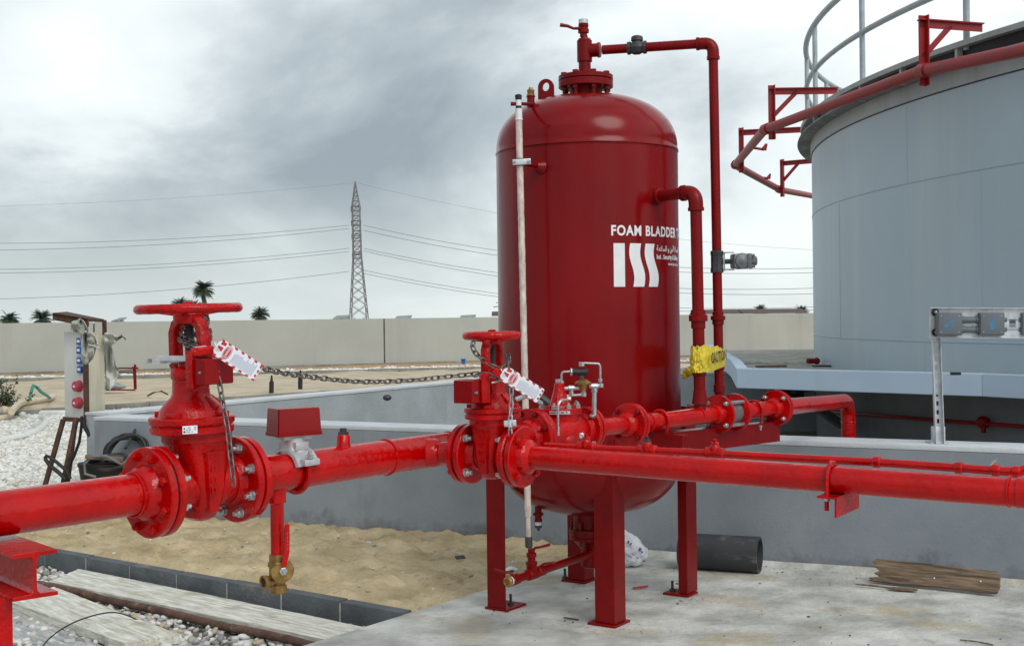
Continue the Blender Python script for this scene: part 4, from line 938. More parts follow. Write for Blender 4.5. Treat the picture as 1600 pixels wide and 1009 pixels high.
# ------------------------------------------------------------------ flow switch straddling the main
def flow_switch():
    p = ML(460, 733.5); top = p+Vector((0, 0, RP)); t = thing('flow_switch', 'paddle flow switch with dark red cover on a cast grey saddle', 'flow switch', top)
    F_ = frame(p, MD); mb = MB(F_); n = 22; secs = []
    for x in (-.044, -.040, .040, .044):
        q = .006 if abs(x) > .042 else .0; sec = []
        for k in range(n): 
            a = R(14+152*k/(n-1)); r_ = RP+.003; sec.append((x, r_*math.cos(a), r_*math.sin(a)))
        for k in range(n):
            a = R(166-152*k/(n-1)); r_ = RP+.014-q; sec.append((x, r_*math.cos(a), r_*math.sin(a)))
        secs.append(sec)
    mb.loft(secs)
    for s_ in (-1, 1): mb.box((0, s_*.072, .028), (.060, .028, .020), None, ch=.005)
    mb.lathe([(.048, .046), (.062, .041), (.080, .037), (.094, .037), (.100, .037)], Matrix.Rotation(R(-90), 4, 'Y'), 28)
    mb.box((0, 0, .075), (.052, .085, .026), None, ch=.006)
    obj('saddle', mb, M['castal'], t, smooth=40)
    for s_ in (-1, 1):
        inst('nut', NUTS, t, F_ @ frame((0, s_*.074, .040), (0, 0, 1)))
    # strap (U-bolt) under the pipe
    pts = [F_ @ Vector((0, .072, .03))]+[F_ @ Vector((0, (RP+.011)*math.cos(a), (RP+.011)*math.sin(a))) for a in [R(10-200*k/20) for k in range(21)]]+[F_ @ Vector((0, -.072, .03))]
    mb = MB(); mb.tube(pts, .0095, 10); obj('u_bolt', mb, M['red'], t)
    # cover
    fc = frame(at(464, 660, p.y-.01), (1, .22, 0)); mb = MB(fc)
    fc = frame(p+Vector((0, 0, RP+.105)), MN.cross(Vector((0, 0, 1)))*-1); fc = frame(p+Vector((0, 0, RP+.050)), Vector((.82, .57, 0)))
    mb = MB(fc); a_, b_ = .074, .048
    rr = lambda a, b, z, c: [(x*a_*a+0, y*b_*b, z) for x, y in ((-1+c, -1), (1-c, -1), (1, -1+c*2), (1, 1-c*2), (1-c, 1), (-1+c, 1), (-1, 1-c*2), (-1, -1+c*2))]
    mb.loft([rr(.99, .98, 0, .04), rr(1, 1, .004, .04), rr(.99, .99, .012, .04), rr(.965, .95, .013, .04), rr(.93, .88, .078, .05), rr(.91, .84, .083, .06)])
    obj('cover', mb, M['redbox'], t, smooth=30)
    mb = MB(fc); mb.box((0, 0, -.006), (.09, .06, .012)); obj('base_plate', mb, M['castal'], t)
flow_switch()
# ------------------------------------------------------------------ drain leg with brass ball valve
def drain_leg():
    p = ML(432, 738.5); t = thing('drain_pipe', 'short red drain pipe hanging below the main', 'pipe', p-Vector((0, 0, RP)))
    zt = p.z-RP+.004; zb = at(433, 868, p.y).z
    mb = MB(); F_ = frame((p.x, p.y, zt), (0, 0, -1)); mb = MB(F_); L_ = zt-zb
    mb.lathe([(-.012, .034), (.002, .034), (.010, .0275), (.036, .0275), (.040, .0225), (.044, .0205), (L_, .0205)], None, 28); obj('pipe_run', mb, M['red'], t, smooth=40)
    b = Vector((p.x, p.y, zb)); v = thing('ball_valve', 'tarnished brass ball valve with red lever under the drain pipe', 'valve', b)
    F_ = frame(b, (0, 0, -1), up=(0, -1, 0)); mb = MB(F_); mb.lathe([(-.006, .026), (.016, .026), (.018, .024)], None, 8); mb.lathe([(.016, .027), (.020, .030), (.030, .030), (.034, .026), (.072, .026), (.078, .0225), (.086, .022)], None, 28)
    mb.lathe([(.086, .027), (.108, .027), (.112, .024)], None, 8)
    obj('body', mb, M['brass'], v, smooth=30)
    # side port facing left-front
    c = b+Vector((0, 0, -.072)); d = Vector((-.72, -.69, 0)); mb = MB(frame(c, d)); mb.lathe([(.0, .018), (.036, .018), (.040, .021), (.052, .021), (.052, .014), (.03, .013)], None, 24); obj('side_port', mb, M['brass'], v)
    mb = MB(frame(c+d*.048, d)); mb.lathe([(0, .0135), (.001, 0)], None, 20); obj('bore_shade_disc', mb, M['black'], v)  # black disc across the opening, painted as the shade inside the port
    # stem, stop plate and lever on the camera-right side
    d = Vector((.50, -.866, 0)); c = b+Vector((0, 0, -.038)); mb = MB(frame(c, d)); mb.lathe([(.02, .014), (.040, .012), (.048, .008)], None, 16); obj('stem', mb, M['brass'], v)
    fr = frame(c+d*.040, d.cross(Vector((0, 0, -1)))); fr = frame(c+d*.040, Vector((0, 0, 1)).cross(d)*1)
    rot = Matrix.Rotation(R(90), 4, 'X')
    pts = [(.036*math.cos(a), .036*math.sin(a)) for a in [R(165+250*k/22) for k in range(23)]]+[(.018, .020), (-.014, .022)]
    mb = MB(fr @ rot); mb.prism(pts, .003); obj('stop_plate', mb, M['brass'], v, smooth=0)
    mb = MB(frame(c+d*.044, d)); mb.lathe([(0, .0125), (.008, .0125), (.009, .010)], None, 6); mb.lathe([(.008, .006), (.015, .005)], None, 10); obj('stem_nut', mb, M['steel'], v, smooth=20)
    mb = MB(fr @ rot); pl = []
    lever = [(-.004, .012), (.0, .035), (.004, .055), (.007, .135), (.011, .141), (.019, .141), (.023, .135), (.022, .055), (.016, .03), (.012, .010)]
    mb.prism(lever, .008); 
    for p_ in []: pass
    lo = obj('lever', mb, M['red'], v, smooth=0, bevel=.003)
    mb = MB(fr @ rot); 
    for k in range(5): mb.box((.0145, .066+.011*k, .0084), (.0045, .008, .0006))
    obj('lever_print', mb, M['tagred'], lo, smooth=0)
drain_leg()
# ------------------------------------------------------------------ support beam at the left edge
def left_support():
    zt = gv1c.z-RP-.004; zt = CAMZ-.533
    c0 = gz(17, 867, zt); c1 = gz(92, 857, zt); wd = (c1-c0); wd.z = 0; W_ = .105; wd.normalize(); ax = Vector((-wd.y, wd.x, 0)); H = .108
    c = (c0+c1)/2; t = thing('pipe_support', 'red steel beam support with post under the pipe at the left edge', 'support', (c.x, c.y, -.12))
    prof = [(-W_/2, 0), (W_/2, 0), (W_/2, -.009), (.010, -.011), (.005, -.017), (.0035, -.024), (.0035, -H+.024), (.005, -H+.017), (.010, -H+.011), (W_/2, -H+.009), (W_/2, -H), (-W_/2, -H), (-W_/2, -H+.009), (-.010, -H+.011), (-.005, -H+.017), (-.0035, -H+.024), (-.0035, -.024), (-.005, -.017), (-.010, -.011), (-W_/2, -.009)]
    L_ = .85; vs = [tuple(Vector((c.x, c.y, zt))+wd*x+Vector((0, 0, z))+ax*s) for s in (0, L_) for x, z in prof]; n = len(prof)
    fs = [(i, (i+1) % n, n+(i+1) % n, n+i) for i in range(n)]
    # end caps as quads: top flange, web, bottom flange
    fs += [tuple(range(n)), tuple(range(n, 2*n))[::-1]]
    mb = MB(); mb.add(vs, fs); obj('beam', mb, M['redcast'], t, smooth=30, bevel=.001)
    pc = at(-14, 900, c.y+.02); mb = MB(); mb.box((0, 0, 0), (.055, .055, zt-H+.12), frame((pc.x+.012, pc.y, (zt-H-.12)/2), wd)); obj('post', mb, M['redcast'], t, smooth=0, bevel=.002)
    q = at(-6, 812, c.y+.10); mb = MB(); mb.tube([(q.x-.002, q.y, zt-.02), (q.x-.002, q.y, zt+.05), (q.x-.002, q.y, zt+.128)], .009, 12); obj('u_bolt', mb, M['redcast'], t)
left_support()
# ------------------------------------------------------------------ branch valve and the long pipe to the right
BR = .0378
bP = {k: BL(*v) for k, v in dict(tee=(655, 707), f1=(731, 717), f2=(812, 721.5), x1=(1290, 746), x2=(1590, 769)).items()}
BD = (bP['x1']-bP['f1']); BD.z = 0; BD.normalize()
for k, v in list(bP.items()): pass
bz = lambda p, z: Vector((p.x, p.y, z))
bP['f1'] = bz(bP['f1'], mP['tee'].z); bP['f2'] = bz(bP['f2'], mP['tee'].z)
def branch_in():
    te = ML(655, 707); a = bP['f1']; t = thing('branch_pipe', 'short red branch pipe from the main to the smaller gate valve', 'pipe', te)
    s = te; mb = MB(); pipe(mb, s, a-BD*.01, BR, 32); mb.lathe([(0, BR+.014), (.058, BR+.010), (.075, BR+.002), (.078, BR-.001)], frame(s, (a-s)), 32); obj('pipe_run', mb, M['red'], t, smooth=50)
    flange(t, a, BD, .100, .022, .058, BR, M['red'], 4, -1, NUTR, phase=.5)
    return t
branch_in()
gv2c = (bP['f1']+bP['f2'])/2; face2 = (bP['f2']-bP['f1']).length/2-.004
GV2, GF2 = gate_valve('gate_valve', 'smaller red gate valve with chained handwheel in front of the red vessel', gv2c, BD, .80, .098, face2, .100, NUT, lean=-.006, stem_yaw=10)
cast_marks(GV2, GF2, .0, (.075, .045, .018, -.008), -.0715, .8, M['red'])
def long_pipe():
    a = bP['f2']; x1 = bP['x1']; x2 = bP['x2']; z = a.z
    e = x2+(x2-x1)*.75; t = thing('long_pipe', 'long red pipe running from the smaller gate valve past the right edge', 'pipe', a)
    seq = [a+BD*.01, BL(900, 726.7), BL(1100, 736.5), x1, x2, e]; mb = MB()
    pts = []
    for p, q in zip(seq[:-1], seq[1:]):
        m = 10; pts += [p+(q-p)*k/m for k in range(m)]
    pts = [a+(e-a)*k/60 for k in range(61)]; mb.tube(pts, BR, 36); obj('pipe_run', mb, M['red'], t)
    flange(t, a, BD, .100, .022, .060, BR, M['red'], 4, 1, NUTR, phase=.5)
    mb = MB(); obj('weld_seam', mb, M['red'], t); mb = MB(); weld(mb, BL(1578, 768), BD, BR+.001, .007); obj('weld_seam', mb, M['red'], t); mb = MB(); weld(mb, BL(1592, 769), BD, BR+.001, .005); obj('weld_seam', mb, M['red'], t)
    mb = MB(); d = (x2-x1).normalized(); mb.lathe([(0, BR+.003), (.15, BR+.004)], frame(BL(1592, 769), d), 32); obj('fitting', mb, M['red'], t)
    # U-bolt on an angle bracket
    c = BL(1300, 746.8); F_ = frame(c, d); s = thing('pipe_clamp', 'red U-bolt and angle bracket under the long pipe', 'clamp', c-Vector((0, 0, BR)))
    pts = [F_ @ Vector((0, BR+.006, -.085))]+[F_ @ Vector((0, (BR+.006)*math.cos(a), (BR+.006)*math.sin(a))) for a in [math.pi*k/18 for k in range(19)]]+[F_ @ Vector((0, -BR-.006, -.085))]
    mb = MB(); mb.tube(pts, .0062, 10); obj('u_bolt', mb, M['red'], s)
    zb = -BR-.008; FB_ = F_ @ Matrix.Rotation(R(0), 4, 'Z'); mb = MB(FB_); mb.box((.012, .02, zb+.002), (.056, .20, .006)); mb.box((.037, .02, zb-.024), (.006, .20, .054)); obj('angle_bracket', mb, M['redcast'], s, smooth=0, bevel=.001)
    for sy in (-1, 1):
        mb = MB(F_); mb.lathe([(0, .0055), (.034, .0055)], frame((0, sy*(BR+.006), zb-.006), (0, 0, -1)), 10); mb.lathe([(0, .010), (.008, .010)], frame((0, sy*(BR+.006), zb-.004), (0, 0, -1)), 6); obj('nut', mb, M['galv'], s, smooth=25)
long_pipe()
def thin_line():
    NB = Vector((-BD.y, BD.x, 0)); 
    BL2 = lambda px, py: on_line(px, py, 4.081+.17, -.653)
    ps = [BL2(x, y) for x, y in ((852, 697), (880, 698.4), (1011, 703.5), (1118, 708.5), (1250, 716), (1370, 722), (1500, 731), (1560, 735.5), (1592, 737))]
    ps += [BL2(1600, 734), on_line(1618, 722, 4.35, -.653), on_line(1660, 700, 4.6, -.653)]
    t = thing('thin_drain_line', 'thin red test line running just behind the long pipe', 'pipe', ps[0]); r = .0125
    mb = MB(); mb.tube(ps, [r]*8+[r*1.1]*4, 14); obj('pipe_run', mb, M['red'], t)
    for px, py in ((1370, 721.5), (1498, 730.5), (1556, 734.5), (1588, 737)):
        p = BL2(px, py); d = BD; mb = MB(frame(p-d*.012, d)); mb.lathe([(0, r+.001), (.004, r+.0045), (.020, r+.0045), (.024, r+.001)], None, 18); obj('union', mb, M['red'], t)
    for px, py, nm in ((916, 699, 0), (1011, 703.5, 1), (1117, 708.5, 2)):
        p = BL2(px, py); mb = MB(frame(p-BD*.034, BD)); mb.lathe([(0, r+.001), (.004, r+.006), (.018, r+.007), (.03, r+.002), (.038, r+.002), (.050, r+.007), (.064, r+.006), (.068, r+.001)], None, 18)
        obj('tee_fitting', mb, M['redcast'], t)
        mb = MB(frame(p, (0, 0, 1))); mb.lathe([(.0, .017), (.018, .0165), (.026, .014), (.030, .010)], None, 18); obj('tee_outlet', mb, M['redcast'], t)
        mb = MB(frame(p+Vector((0, 0, .028)), (0, 0, 1))); mb.lathe([(0, .013), (.006, .013), (.007, .010)], None, 8); mb.lathe([(.006, .007), (.016, .007)], None, 4); obj('plug', mb, [M['red'], M['darkiron'], M['red']][nm], t, smooth=20)
    p = BL2(1555, 730); mb = MB()
    for k in range(6): mb.tube([p, p+Vector((-.004-.002*k, 0, .006)), p+Vector((-.010+.003*k, 0, .016+.001*k))], .0006, 4)
    obj('hemp_fibre', mb, M['hosecream'], t)
thin_line()
# ------------------------------------------------------------------ alarm valve between the main and the smaller pipe
SR = .0372
def alarm_valve():
    a, b = mP['al'], mP['ar']; c = (a+b)/2; d = (b-a).normalized(); Lh = (b-a).length/2-.003; F_ = frame(c, d)
    t = thing('alarm_valve', 'red alarm valve with stainless tube trim behind the smaller gate valve', 'valve', c)
    mb = MB(F_); mb.lathe([(-Lh+.02, .062), (-Lh*.6, .066), (-Lh*.2, .082), (.02, .085), (Lh*.5, .066), (Lh-.02, .054)], None, 40)
    mb.lathe([(.0, .074), (.055, .074), (.070, .078)], Matrix.Rotation(R(-90), 4, 'Y'), 36)
    mb.ball((.045, -.052, -.02), .035, 16); mb.ball((-.03, -.05, -.03), .04, 16)
    obj('body', mb, M['redcast'], t, smooth=45)
    for s_, fr_, R_ in ((-1, .06, .103), (1, .05, .088)):
        fb = MB(F_); x = s_*Lh; fb.lathe([(x, fr_*.7), (x, R_-.003), (x-s_*.003, R_), (x-s_*.018, R_), (x-s_*.021, R_-.003), (x-s_*.022, fr_+.016), (x-s_*.05, fr_+.008)], None, 44); obj('flange', fb, M['redcast'], t, smooth=28)
        nbb = 8 if s_ < 0 else 4
        for k in range(nbb):
            an = 2*math.pi*(k+.5)/nbb; bc = (R_+fr_+.016)/2; inst('bolt', NUTS if s_ > 0 else NUTRS, t, F_ @ frame((x-s_*.0215, bc*math.cos(an), bc*math.sin(an)), (-s_, 0, 0)))
        g = MB(F_); g.lathe([(x, fr_), (x, R_-.008), (x+s_*.004, R_-.008), (x+s_*.004, fr_)], None, 40); obj('gasket', g, M['gasket'], t)
    # cover plate with bolts and a faceted cone
    mb = MB(F_); pl = lambda r, z: [(r*math.cos(q)*1.0, r*math.sin(q)*.94, z) for q in [2*math.pi*k/48 for k in range(48)]]
    mb.loft([pl(.088, .070), pl(.090, .073), pl(.090, .092), pl(.088, .095)]); 
    mb.loft([pl(.066, .094), pl(.058, .106), pl(.042, .112)]); n = 8
    cone = lambda r, z: [(r*math.cos(q), r*math.sin(q), z) for q in [2*math.pi*(k+.5)/n for k in range(n)]]
    mb.loft([cone(.040, .108), cone(.036, .120), cone(.022, .165), cone(.020, .186), cone(.015, .190)]); obj('cover', mb, M['redcast'], t, smooth=30)
    mb = MB(F_); mb.box((0, 0, .197), (.022, .022, .016), None, ch=.003); obj('cover_plug', mb, M['steel'], t)
    for k in range(8):
        q = 2*math.pi*(k+.5)/8; inst('bolt', NUTS, t, F_ @ frame((.076*math.cos(q), .071*math.sin(q), .0945), (0, 0, 1)))
    n_ = Vector((.25, -.97, 0))
    wdir = ray(878, 662); wdir.z = 0; wdir.normalize(); nW = -wdir
    lp = frame(c+Vector((0, 0, .082))+nW*.0895, Vector((0, 0, 1)).cross(nW)); mb = MB(lp); mb.box((0, 0, 0), (.078, .003, .012)); o = obj('name_plate', mb, M['galv'], t)
    mb = MB(lp)
    for x in (-.032, -.022, -.006, .010, .026): mb.box((x, -.0018, random.uniform(-.001, .001)), (.006+random.random()*.006, .0006, .004))
    obj('print', mb, M['ink'], o)
    mb = MB(frame(at(908, 678, c.y+.02)-wdir*.055, nW)); mb.lathe([(-.02, .011), (.010, .011), (.012, .007), (.008, .0055)], None, 16); obj('port_plug', mb, M['galv'], t)
    # ---------------- trim: small stainless pipes and fittings
    Yt = c.y+.0
    T = lambda x, y, dy=0: at(x, y, Yt+dy)
    def run(pts, r, m, nm='trim_tube', rad=None):
        P = [T(*q) for q in pts]; Q = [P[0]]
        for i in range(1, len(P)-1):     # rounded corners
            a_, b_, c_ = P[i-1], P[i], P[i+1]; rr = min(.018, (a_-b_).length*.45, (c_-b_).length*.45) if rad is None else rad
            u = b_+(a_-b_).normalized()*rr; v = b_+(c_-b_).normalized()*rr
            for k in range(6): s = k/5; Q.append(u*(1-s)**2+b_*2*s*(1-s)+v*s*s)
        Q.append(P[-1]); mb = MB(); mb.tube(Q, r, 12); return obj(nm, mb, m, t)
    s_ = M['steel']
    run([(877.5, 600), (877.5, 585, .0), (879, 581), (893, 580)], .0042, s_)
    run([(909, 569), (912, 567), (936, 568), (938, 573), (938, 598)], .0042, s_)
    run([(887, 624, -.09), (877, 624.5, -.12), (872, 632, -.13), (871.5, 672, -.13)], .0050, s_)
    run([(929, 602), (928.5, 648)], .0088, s_, 'trim_pipe')
    run([(876, 607), (905, 606)], .0078, s_, 'trim_pipe')
    run([(921, 603), (939, 602)], .0078, s_, 'trim_pipe')
    run([(893, 606), (893, 618)], .0080, s_, 'trim_pipe')
    run([(880, 619), (912, 616)], .0055, s_, 'trim_pipe')
    run([(912, 606), (912, 619)], .0075, s_, 'trim_pipe')
    run([(846, 630, -.2), (825, 617, -.25), (806, 624, -.25)], .009, M['steel'], 'trim_pipe')
    def fit(x, y, w, h, m=s_, dy=0, nm='fitting', ax=(1, 0, 0)):
        p = T(x, y, dy); s2 = p.y/FPX; mb = MB(); mb.lathe([(-w*s2/2, h*s2/2*.86), (-w*s2/2+.0015, h*s2/2), (w*s2/2-.0015, h*s2/2), (w*s2/2, h*s2/2*.86)], frame(p, ax), 8); return obj(nm, mb, m, t, smooth=30)
    for x, y, w, h, ax in ((877.5, 598, 7, 7, (0, 0, 1)), (877.5, 607, 7, 9, (0, 0, 1)), (893, 606, 10, 8.5, (1, 0, 0)), (893, 616, 6, 8, (0, 0, 1)), (887.5, 623, 10, 9, (1, 0, 0)), (912, 616, 7, 9, (0, 0, 1)), (929, 603, 12, 9, (1, 0, 0)), (939, 602, 6, 8, (0, 0, 1)), (938, 594, 5, 6.5, (0, 0, 1)), (909, 569, 7, 9, (0, 0, 1)), (929, 610, 5, 9.5, (0, 0, 1)), (883, 619, 5, 7, (1, 0, 0))):
        fit(x, y, w, h, ax=ax)
    fit(871.5, 670, 6, 7, ax=(0, 0, 1), dy=-.13); fit(871.5, 677, 7, 6, ax=(0, 0, 1), dy=-.13)
    fit(905, 581, 26, 11, M['black'], nm='valve_head'); fit(893, 581, 3, 13, M['steel'], nm='valve_collar'); fit(916, 580, 6, 8, M['black'], nm='valve_knob')
    fit(909, 592, 12, 7, M['darkiron'], ax=(0, 0, 1), nm='valve_neck')
    p = T(911, 598); mb = MB(frame(p, (0, 0, 1))); mb.lathe([(-.006, .014), (-.004, .031), (.002, .032), (.006, .026), (.014, .012)], None, 24); mb.lathe([(-.030, .012), (-.012, .018), (-.005, .02)], None, 18); obj('pilot_valve', mb, M['brass'], t, smooth=30)
    fit(835, 613, 14, 10, M['black'], dy=-.22, nm='cable_gland', ax=(1, 0, .45)); fit(822, 616, 12, 11, M['steel'], dy=-.25, ax=(1, 0, -.3))
    fit(850, 624, 20, 12, M['darkiron'], dy=-.06, nm='cable_gland', ax=(1, 0, -.8)); fit(863, 681, 10, 9, M['black'], dy=-.1, nm='sensor_plug')
    # little gate tap near the flange
    p = T(851, 671, -.17); mb = MB(frame(p, (0, 0, 1))); mb.lathe([(0, .006), (.0, .024), (.003, .026), (.008, .026), (.011, .022), (.011, .006)], None, 18); obj('tap_wheel', mb, M['redrim'], t, smooth=30)
    mb = MB(frame(p-Vector((0, 0, .005)), (0, 0, -1))); mb.lathe([(0, .010), (.012, .012), (.02, .018), (.03, .018), (.034, .010), (.055, .009)], None, 12); obj('tap_body', mb, M['brass'], t, smooth=30)
alarm_valve()
# ------------------------------------------------------------------ smaller delivery pipe after the alarm valve
def delivery():
    a, f, s1, s2, cp = mP['ar'], mP['fl'], mP['sp1'], mP['sp2'], mP['cp']; d = (f-a).normalized()
    t = thing('delivery_pipe', 'red delivery pipe from the alarm valve to the ringed pair of flanges', 'pipe', a)
    mb = MB(); pipe(mb, a+d*.01, f-d*.012, SR, 32); obj('pipe_run', mb, M['red'], t)
    flange(t, a, d, .088, .018, .052, SR, M['redcast'], 4, 1, NUTRS); flange(t, f, d, .088, .018, .054, SR, M['redcast'], 4, -1, NUTRS)
    e = (s1-f).normalized(); mb = MB(); pipe(mb, f+e*.01, s1-e*.005, SR, 32); obj('pipe_run', mb, M['red'], t)
    flange(t, f, e, .088, .018, .05, SR, M['redcast'], 4, 1, None)
    mb = MB(); obj('weld_seam', mb, M['red'], t); mb = MB(); weld(mb, ML(1012, 659.5), e, SR, .008); obj('weld_seam', mb, M['red'], t); mb = MB(); weld(mb, ML(1090, 649), e, SR, .006); obj('weld_seam', mb, M['red'], t)
    q = ML(1031, 657); mb = MB(); mb.tube([q+Vector((0, 0, 1))*(SR+.007)*math.cos(an)+MN*(SR+.007)*math.sin(an) for an in [R(-110+220*k/20) for k in range(21)]]+[q+MN*(SR+.004)*.6-Vector((0, 0, .09))], .007, 10); obj('u_bolt', mb, M['redcast'], t)
    flange(t, s1+e*.0, e, .088, .018, .05, SR, M['redcast'], 4, -1, NUTS)
    # tie bolts across the gap
    F_ = frame(s1, e); g = (s2-s1).length
    t2 = thing('spool_pipe', 'red flanged pipe with overflow elbow dropping behind the low wall', 'pipe', s2)
    e2 = (cp-s2).normalized(); flange(t2, s2, e2, .088, .018, .05, SR, M['redcast'], 4, 1, None)
    for k in range(4):
        an = 2*math.pi*(k+.5)/4; bc = .0725; mb = MB(F_); mb.lathe([(-.002, .0085), (g+.02, .0085)], Matrix.Translation((0, bc*math.cos(an), bc*math.sin(an))), 10); obj('tie_bolt', mb, M['steel'], t)
    mb = MB(F_); mb.lathe([(0, .055), (g, .055)], None, 30); obj('wafer_disc', mb, M['greyiron'], t)
    en = ML(1240, 634); E1 = at(1316, 626.5, 7.35); b2 = (E1-cp).normalized()
    mb = MB(); pipe(mb, s2+e2*.01, cp-e2*.004, SR, 32); obj('pipe_run', mb, M['red'], t2)
    flange(t2, cp, e2, .088, .012, .052, SR, M['redcast'], 4, -1, NUTS); flange(t2, cp, b2, .088, .012, .05, SR, M['redcast'], 4, 1, None)
    q = ML(1178, 640.5); mb = MB(); mb.tube([q+Vector((0, 0, 1))*(SR+.007)*math.cos(an)+MN*(SR+.007)*math.sin(an) for an in [R(-120+215*k/20) for k in range(21)]]+[q+MN*(SR+.006)*.8-Vector((0, 0, .062))], .0062, 10); obj('u_bolt', mb, M['redcast'], t2)
    mb = MB(frame(q+MN*(SR+.006)*.8-Vector((0, 0, .072)), (0, 0, -1))); mb.lathe([(0, .009), (.008, .009), (.008, .005), (.022, .005)], None, 8); obj('nut', mb, M['steel'], t2)
    # straight run, elbow, drop
    dn = Vector((0, 0, -1)); rb = .095; E = at(1325, 626, 7.38); p0 = E-b2*rb; pts = [cp+b2*.01+(p0-cp)*k/20 for k in range(21)]
    for k in range(1, 11): s = k/10*math.pi/2; pts.append(p0+b2*rb*math.sin(s)+dn*rb*(1-math.cos(s)))
    pts += [pts[-1]+dn*.05*k for k in range(1, 8)]
    mb = MB(); mb.tube(pts, SR*1.12, 32); obj('overflow_elbow', mb, M['red'], t2)
    mb = MB(); weld(mb, pts[31]+dn*.012, Vector((1, 0, 0)), .0, .0) if False else None
    w = pts[30]+dn*.03; mb.tube([w+Vector((math.cos(q)*SR*1.13, math.sin(q)*SR*1.13, 0)) for q in [2*math.pi*k/30 for k in range(30)]], .0025, 6, closed=True); obj('weld_seam', mb, M['red'], t2)
delivery()
# ------------------------------------------------------------------ THE VESSEL
VC = Vector((.377, 6.137, 0)); VR = .4445
def vessel():
    t = thing('bladder_vessel', 'tall crimson cylindrical foam pressure vessel on four legs', 'pressure vessel', VC)
    zs, zt, zl, zb = CAMZ+.788, CAMZ+1.078, .74, .452
    def dome(z0, z1, n=26):
        out = []
        for k in range(n+1):
            s = k/n*math.pi/2; out.append((z0+(z1-z0)*math.sin(s)**(1/1.12), VR*math.cos(s)**(1/1.28) if k < n else 0))
        return out
    body = dome(zl, zb)[::-1]
    prof = body+[(zl+.001, VR)]+[(zl+(zs-zl)*k/30, VR) for k in range(1, 30)]+[(zs-.004, VR), (zs-.002, VR-.003), (zs+.003, VR-.003), (zs+.006, VR+.0035), (zs+.014, VR+.003), (zs+.02, VR-.001)]
    prof += [(z, r-.001) for z, r in dome(zs+.02, zt)[1:]]
    obj('shell', vl(prof, VC, 160), M['tank'], t, smooth=40)
    # lettering and emblem painted on the shell
    def wrap(y0, a0, z0, r=VR+.0016):
        def f(v):
            a = a0+v.x/VR; return Vector((VC.x+r*math.sin(a)*1, VC.y-r*math.cos(a), z0+v.y))
        return f
    va = math.atan2(VC.x, VC.y)     # the camera sees the vessel along this bearing
    def a_of(px):      # angle round the shell whose point shows at photo column px
        lo, hi = -1.4, 1.5
        for _ in range(40):
            m_ = (lo+hi)/2; q = Vector((VC.x+VR*math.sin(m_), VC.y-VR*math.cos(m_), 1.6))
            if proj(q)[0] < px: lo = m_
            else: hi = m_
        return lo
    def z_of(px, py):
        a = a_of(px); Y = VC.y-VR*math.cos(a); return at(px, py, Y).z
    a1 = a_of(955); z1 = z_of(960, 367)
    full = text_mb('FOAM BLADDER TANK', .064, cut=.006, warp=wrap(0, a1, z1-.001), sx=.84, off=.0020, spc=1.12)
    obj('lettering', full, M['white'], t, smooth=0)
    za, zb_ = z_of(966, 448), z_of(966, 380)
    for i, (xa, xb) in enumerate(((959, 976.5), (985, 1002), (1009, 1023))):
        mb = MB(); n = 24; vs = []
        for j in range(n+1):
            s = j/n; z = za+(zb_-za)*s; off = 0 if i == 0 else 4.2*(1-s)-2.6*math.sin((1-s)*2*math.pi)
            aL, aR = a_of(xa+off), a_of(xb+off)
            for k in range(7):
                a = aL+(aR-aL)*k/6; vs.append((VC.x+(VR+.0016)*math.sin(a), VC.y-(VR+.0016)*math.cos(a), z))
        mb.add(vs, [(j*7+k, j*7+k+1, (j+1)*7+k+1, (j+1)*7+k) for j in range(n) for k in range(6)]); obj('emblem_bar', mb, M['white'], t, smooth=0)
    aS = a_of(1026)
    # Arabic line in presentation forms laid out left to right, then the Latin line and the web line
    ar = '\uFE94\uFEE3\uFEFC\uFEB4\uFEDF\u0627 \u0648 \uFEE6\uFEE3\uFEF7\u0627 \uFE94\uFEE4\uFEC8\uFEE7\uFEF7'
    try:
        x = text_mb(ar, .035, cut=.006, warp=wrap(0, aS, z_of(1030, 392)), sx=.8, off=.0006)
        if len(x.v): obj('lettering', x, M['white'], t, smooth=0)
    except Exception as e_: print('arabic', e_)
    obj('lettering', text_mb('Ind . Security & Safety', .030, cut=.006, warp=wrap(0, aS, z_of(1030, 404.5)), sx=.82, off=.0008), M['white'], t, smooth=0)
    obj('lettering', text_mb('www.iss-co.com', .022, cut=.006, warp=wrap(0, a_of(1044), z_of(1050, 415)), sx=.9, off=.0003), M['white'], t, smooth=0)
    # lifting lug
    p = at(853, 152, VC.y-.02); sc = p.y/FPX; yy = p.y; n = 20; w = 12.5*sc; r = 6*sc; zc = at(853, 136, yy).z; xc = at(852.5, 136, yy).x
    outer = [(w*math.cos(q), w*math.sin(q)) for q in [math.pi*k/n for k in range(n+1)]]+[(-w*1.02, -.085), (w*1.02, -.105)]
    hole = [(r*math.cos(q)*.95, r*1.15*math.sin(q)+.001) for q in [2*math.pi*k/24 for k in range(24)]]
    def plate_with_hole(mb, outer, hole, y0, th, X, Z):
        b = bmesh.new(); ov = [b.verts.new((X+x, y0, Z+z)) for x, z in outer]; hv = [b.verts.new((X+x, y0, Z+z)) for x, z in hole]
        e = [b.edges.new((l[i], l[(i+1) % len(l)])) for l in (ov, hv) for i in range(len(l))]
        bmesh.ops.triangle_fill(b, edges=e, use_beauty=True); g = bmesh.ops.extrude_face_region(b, geom=b.faces[:])
        for v in g['geom']:
            if isinstance(v, bmesh.types.BMVert): v.co.y += th
        b.verts.index_update(); mb.add([v.co.copy() for v in b.verts], [[v.index for v in f.verts] for f in b.faces]); b.free()
    mb = MB(); plate_with_hole(mb, outer, hole, yy, .016, xc, zc); mb.v = [Matrix.Translation((xc, yy, 0)) @ Matrix.Rotation(R(-18), 4, 'Z') @ Matrix.Translation((-xc, -yy, 0)) @ v for v in mb.v]
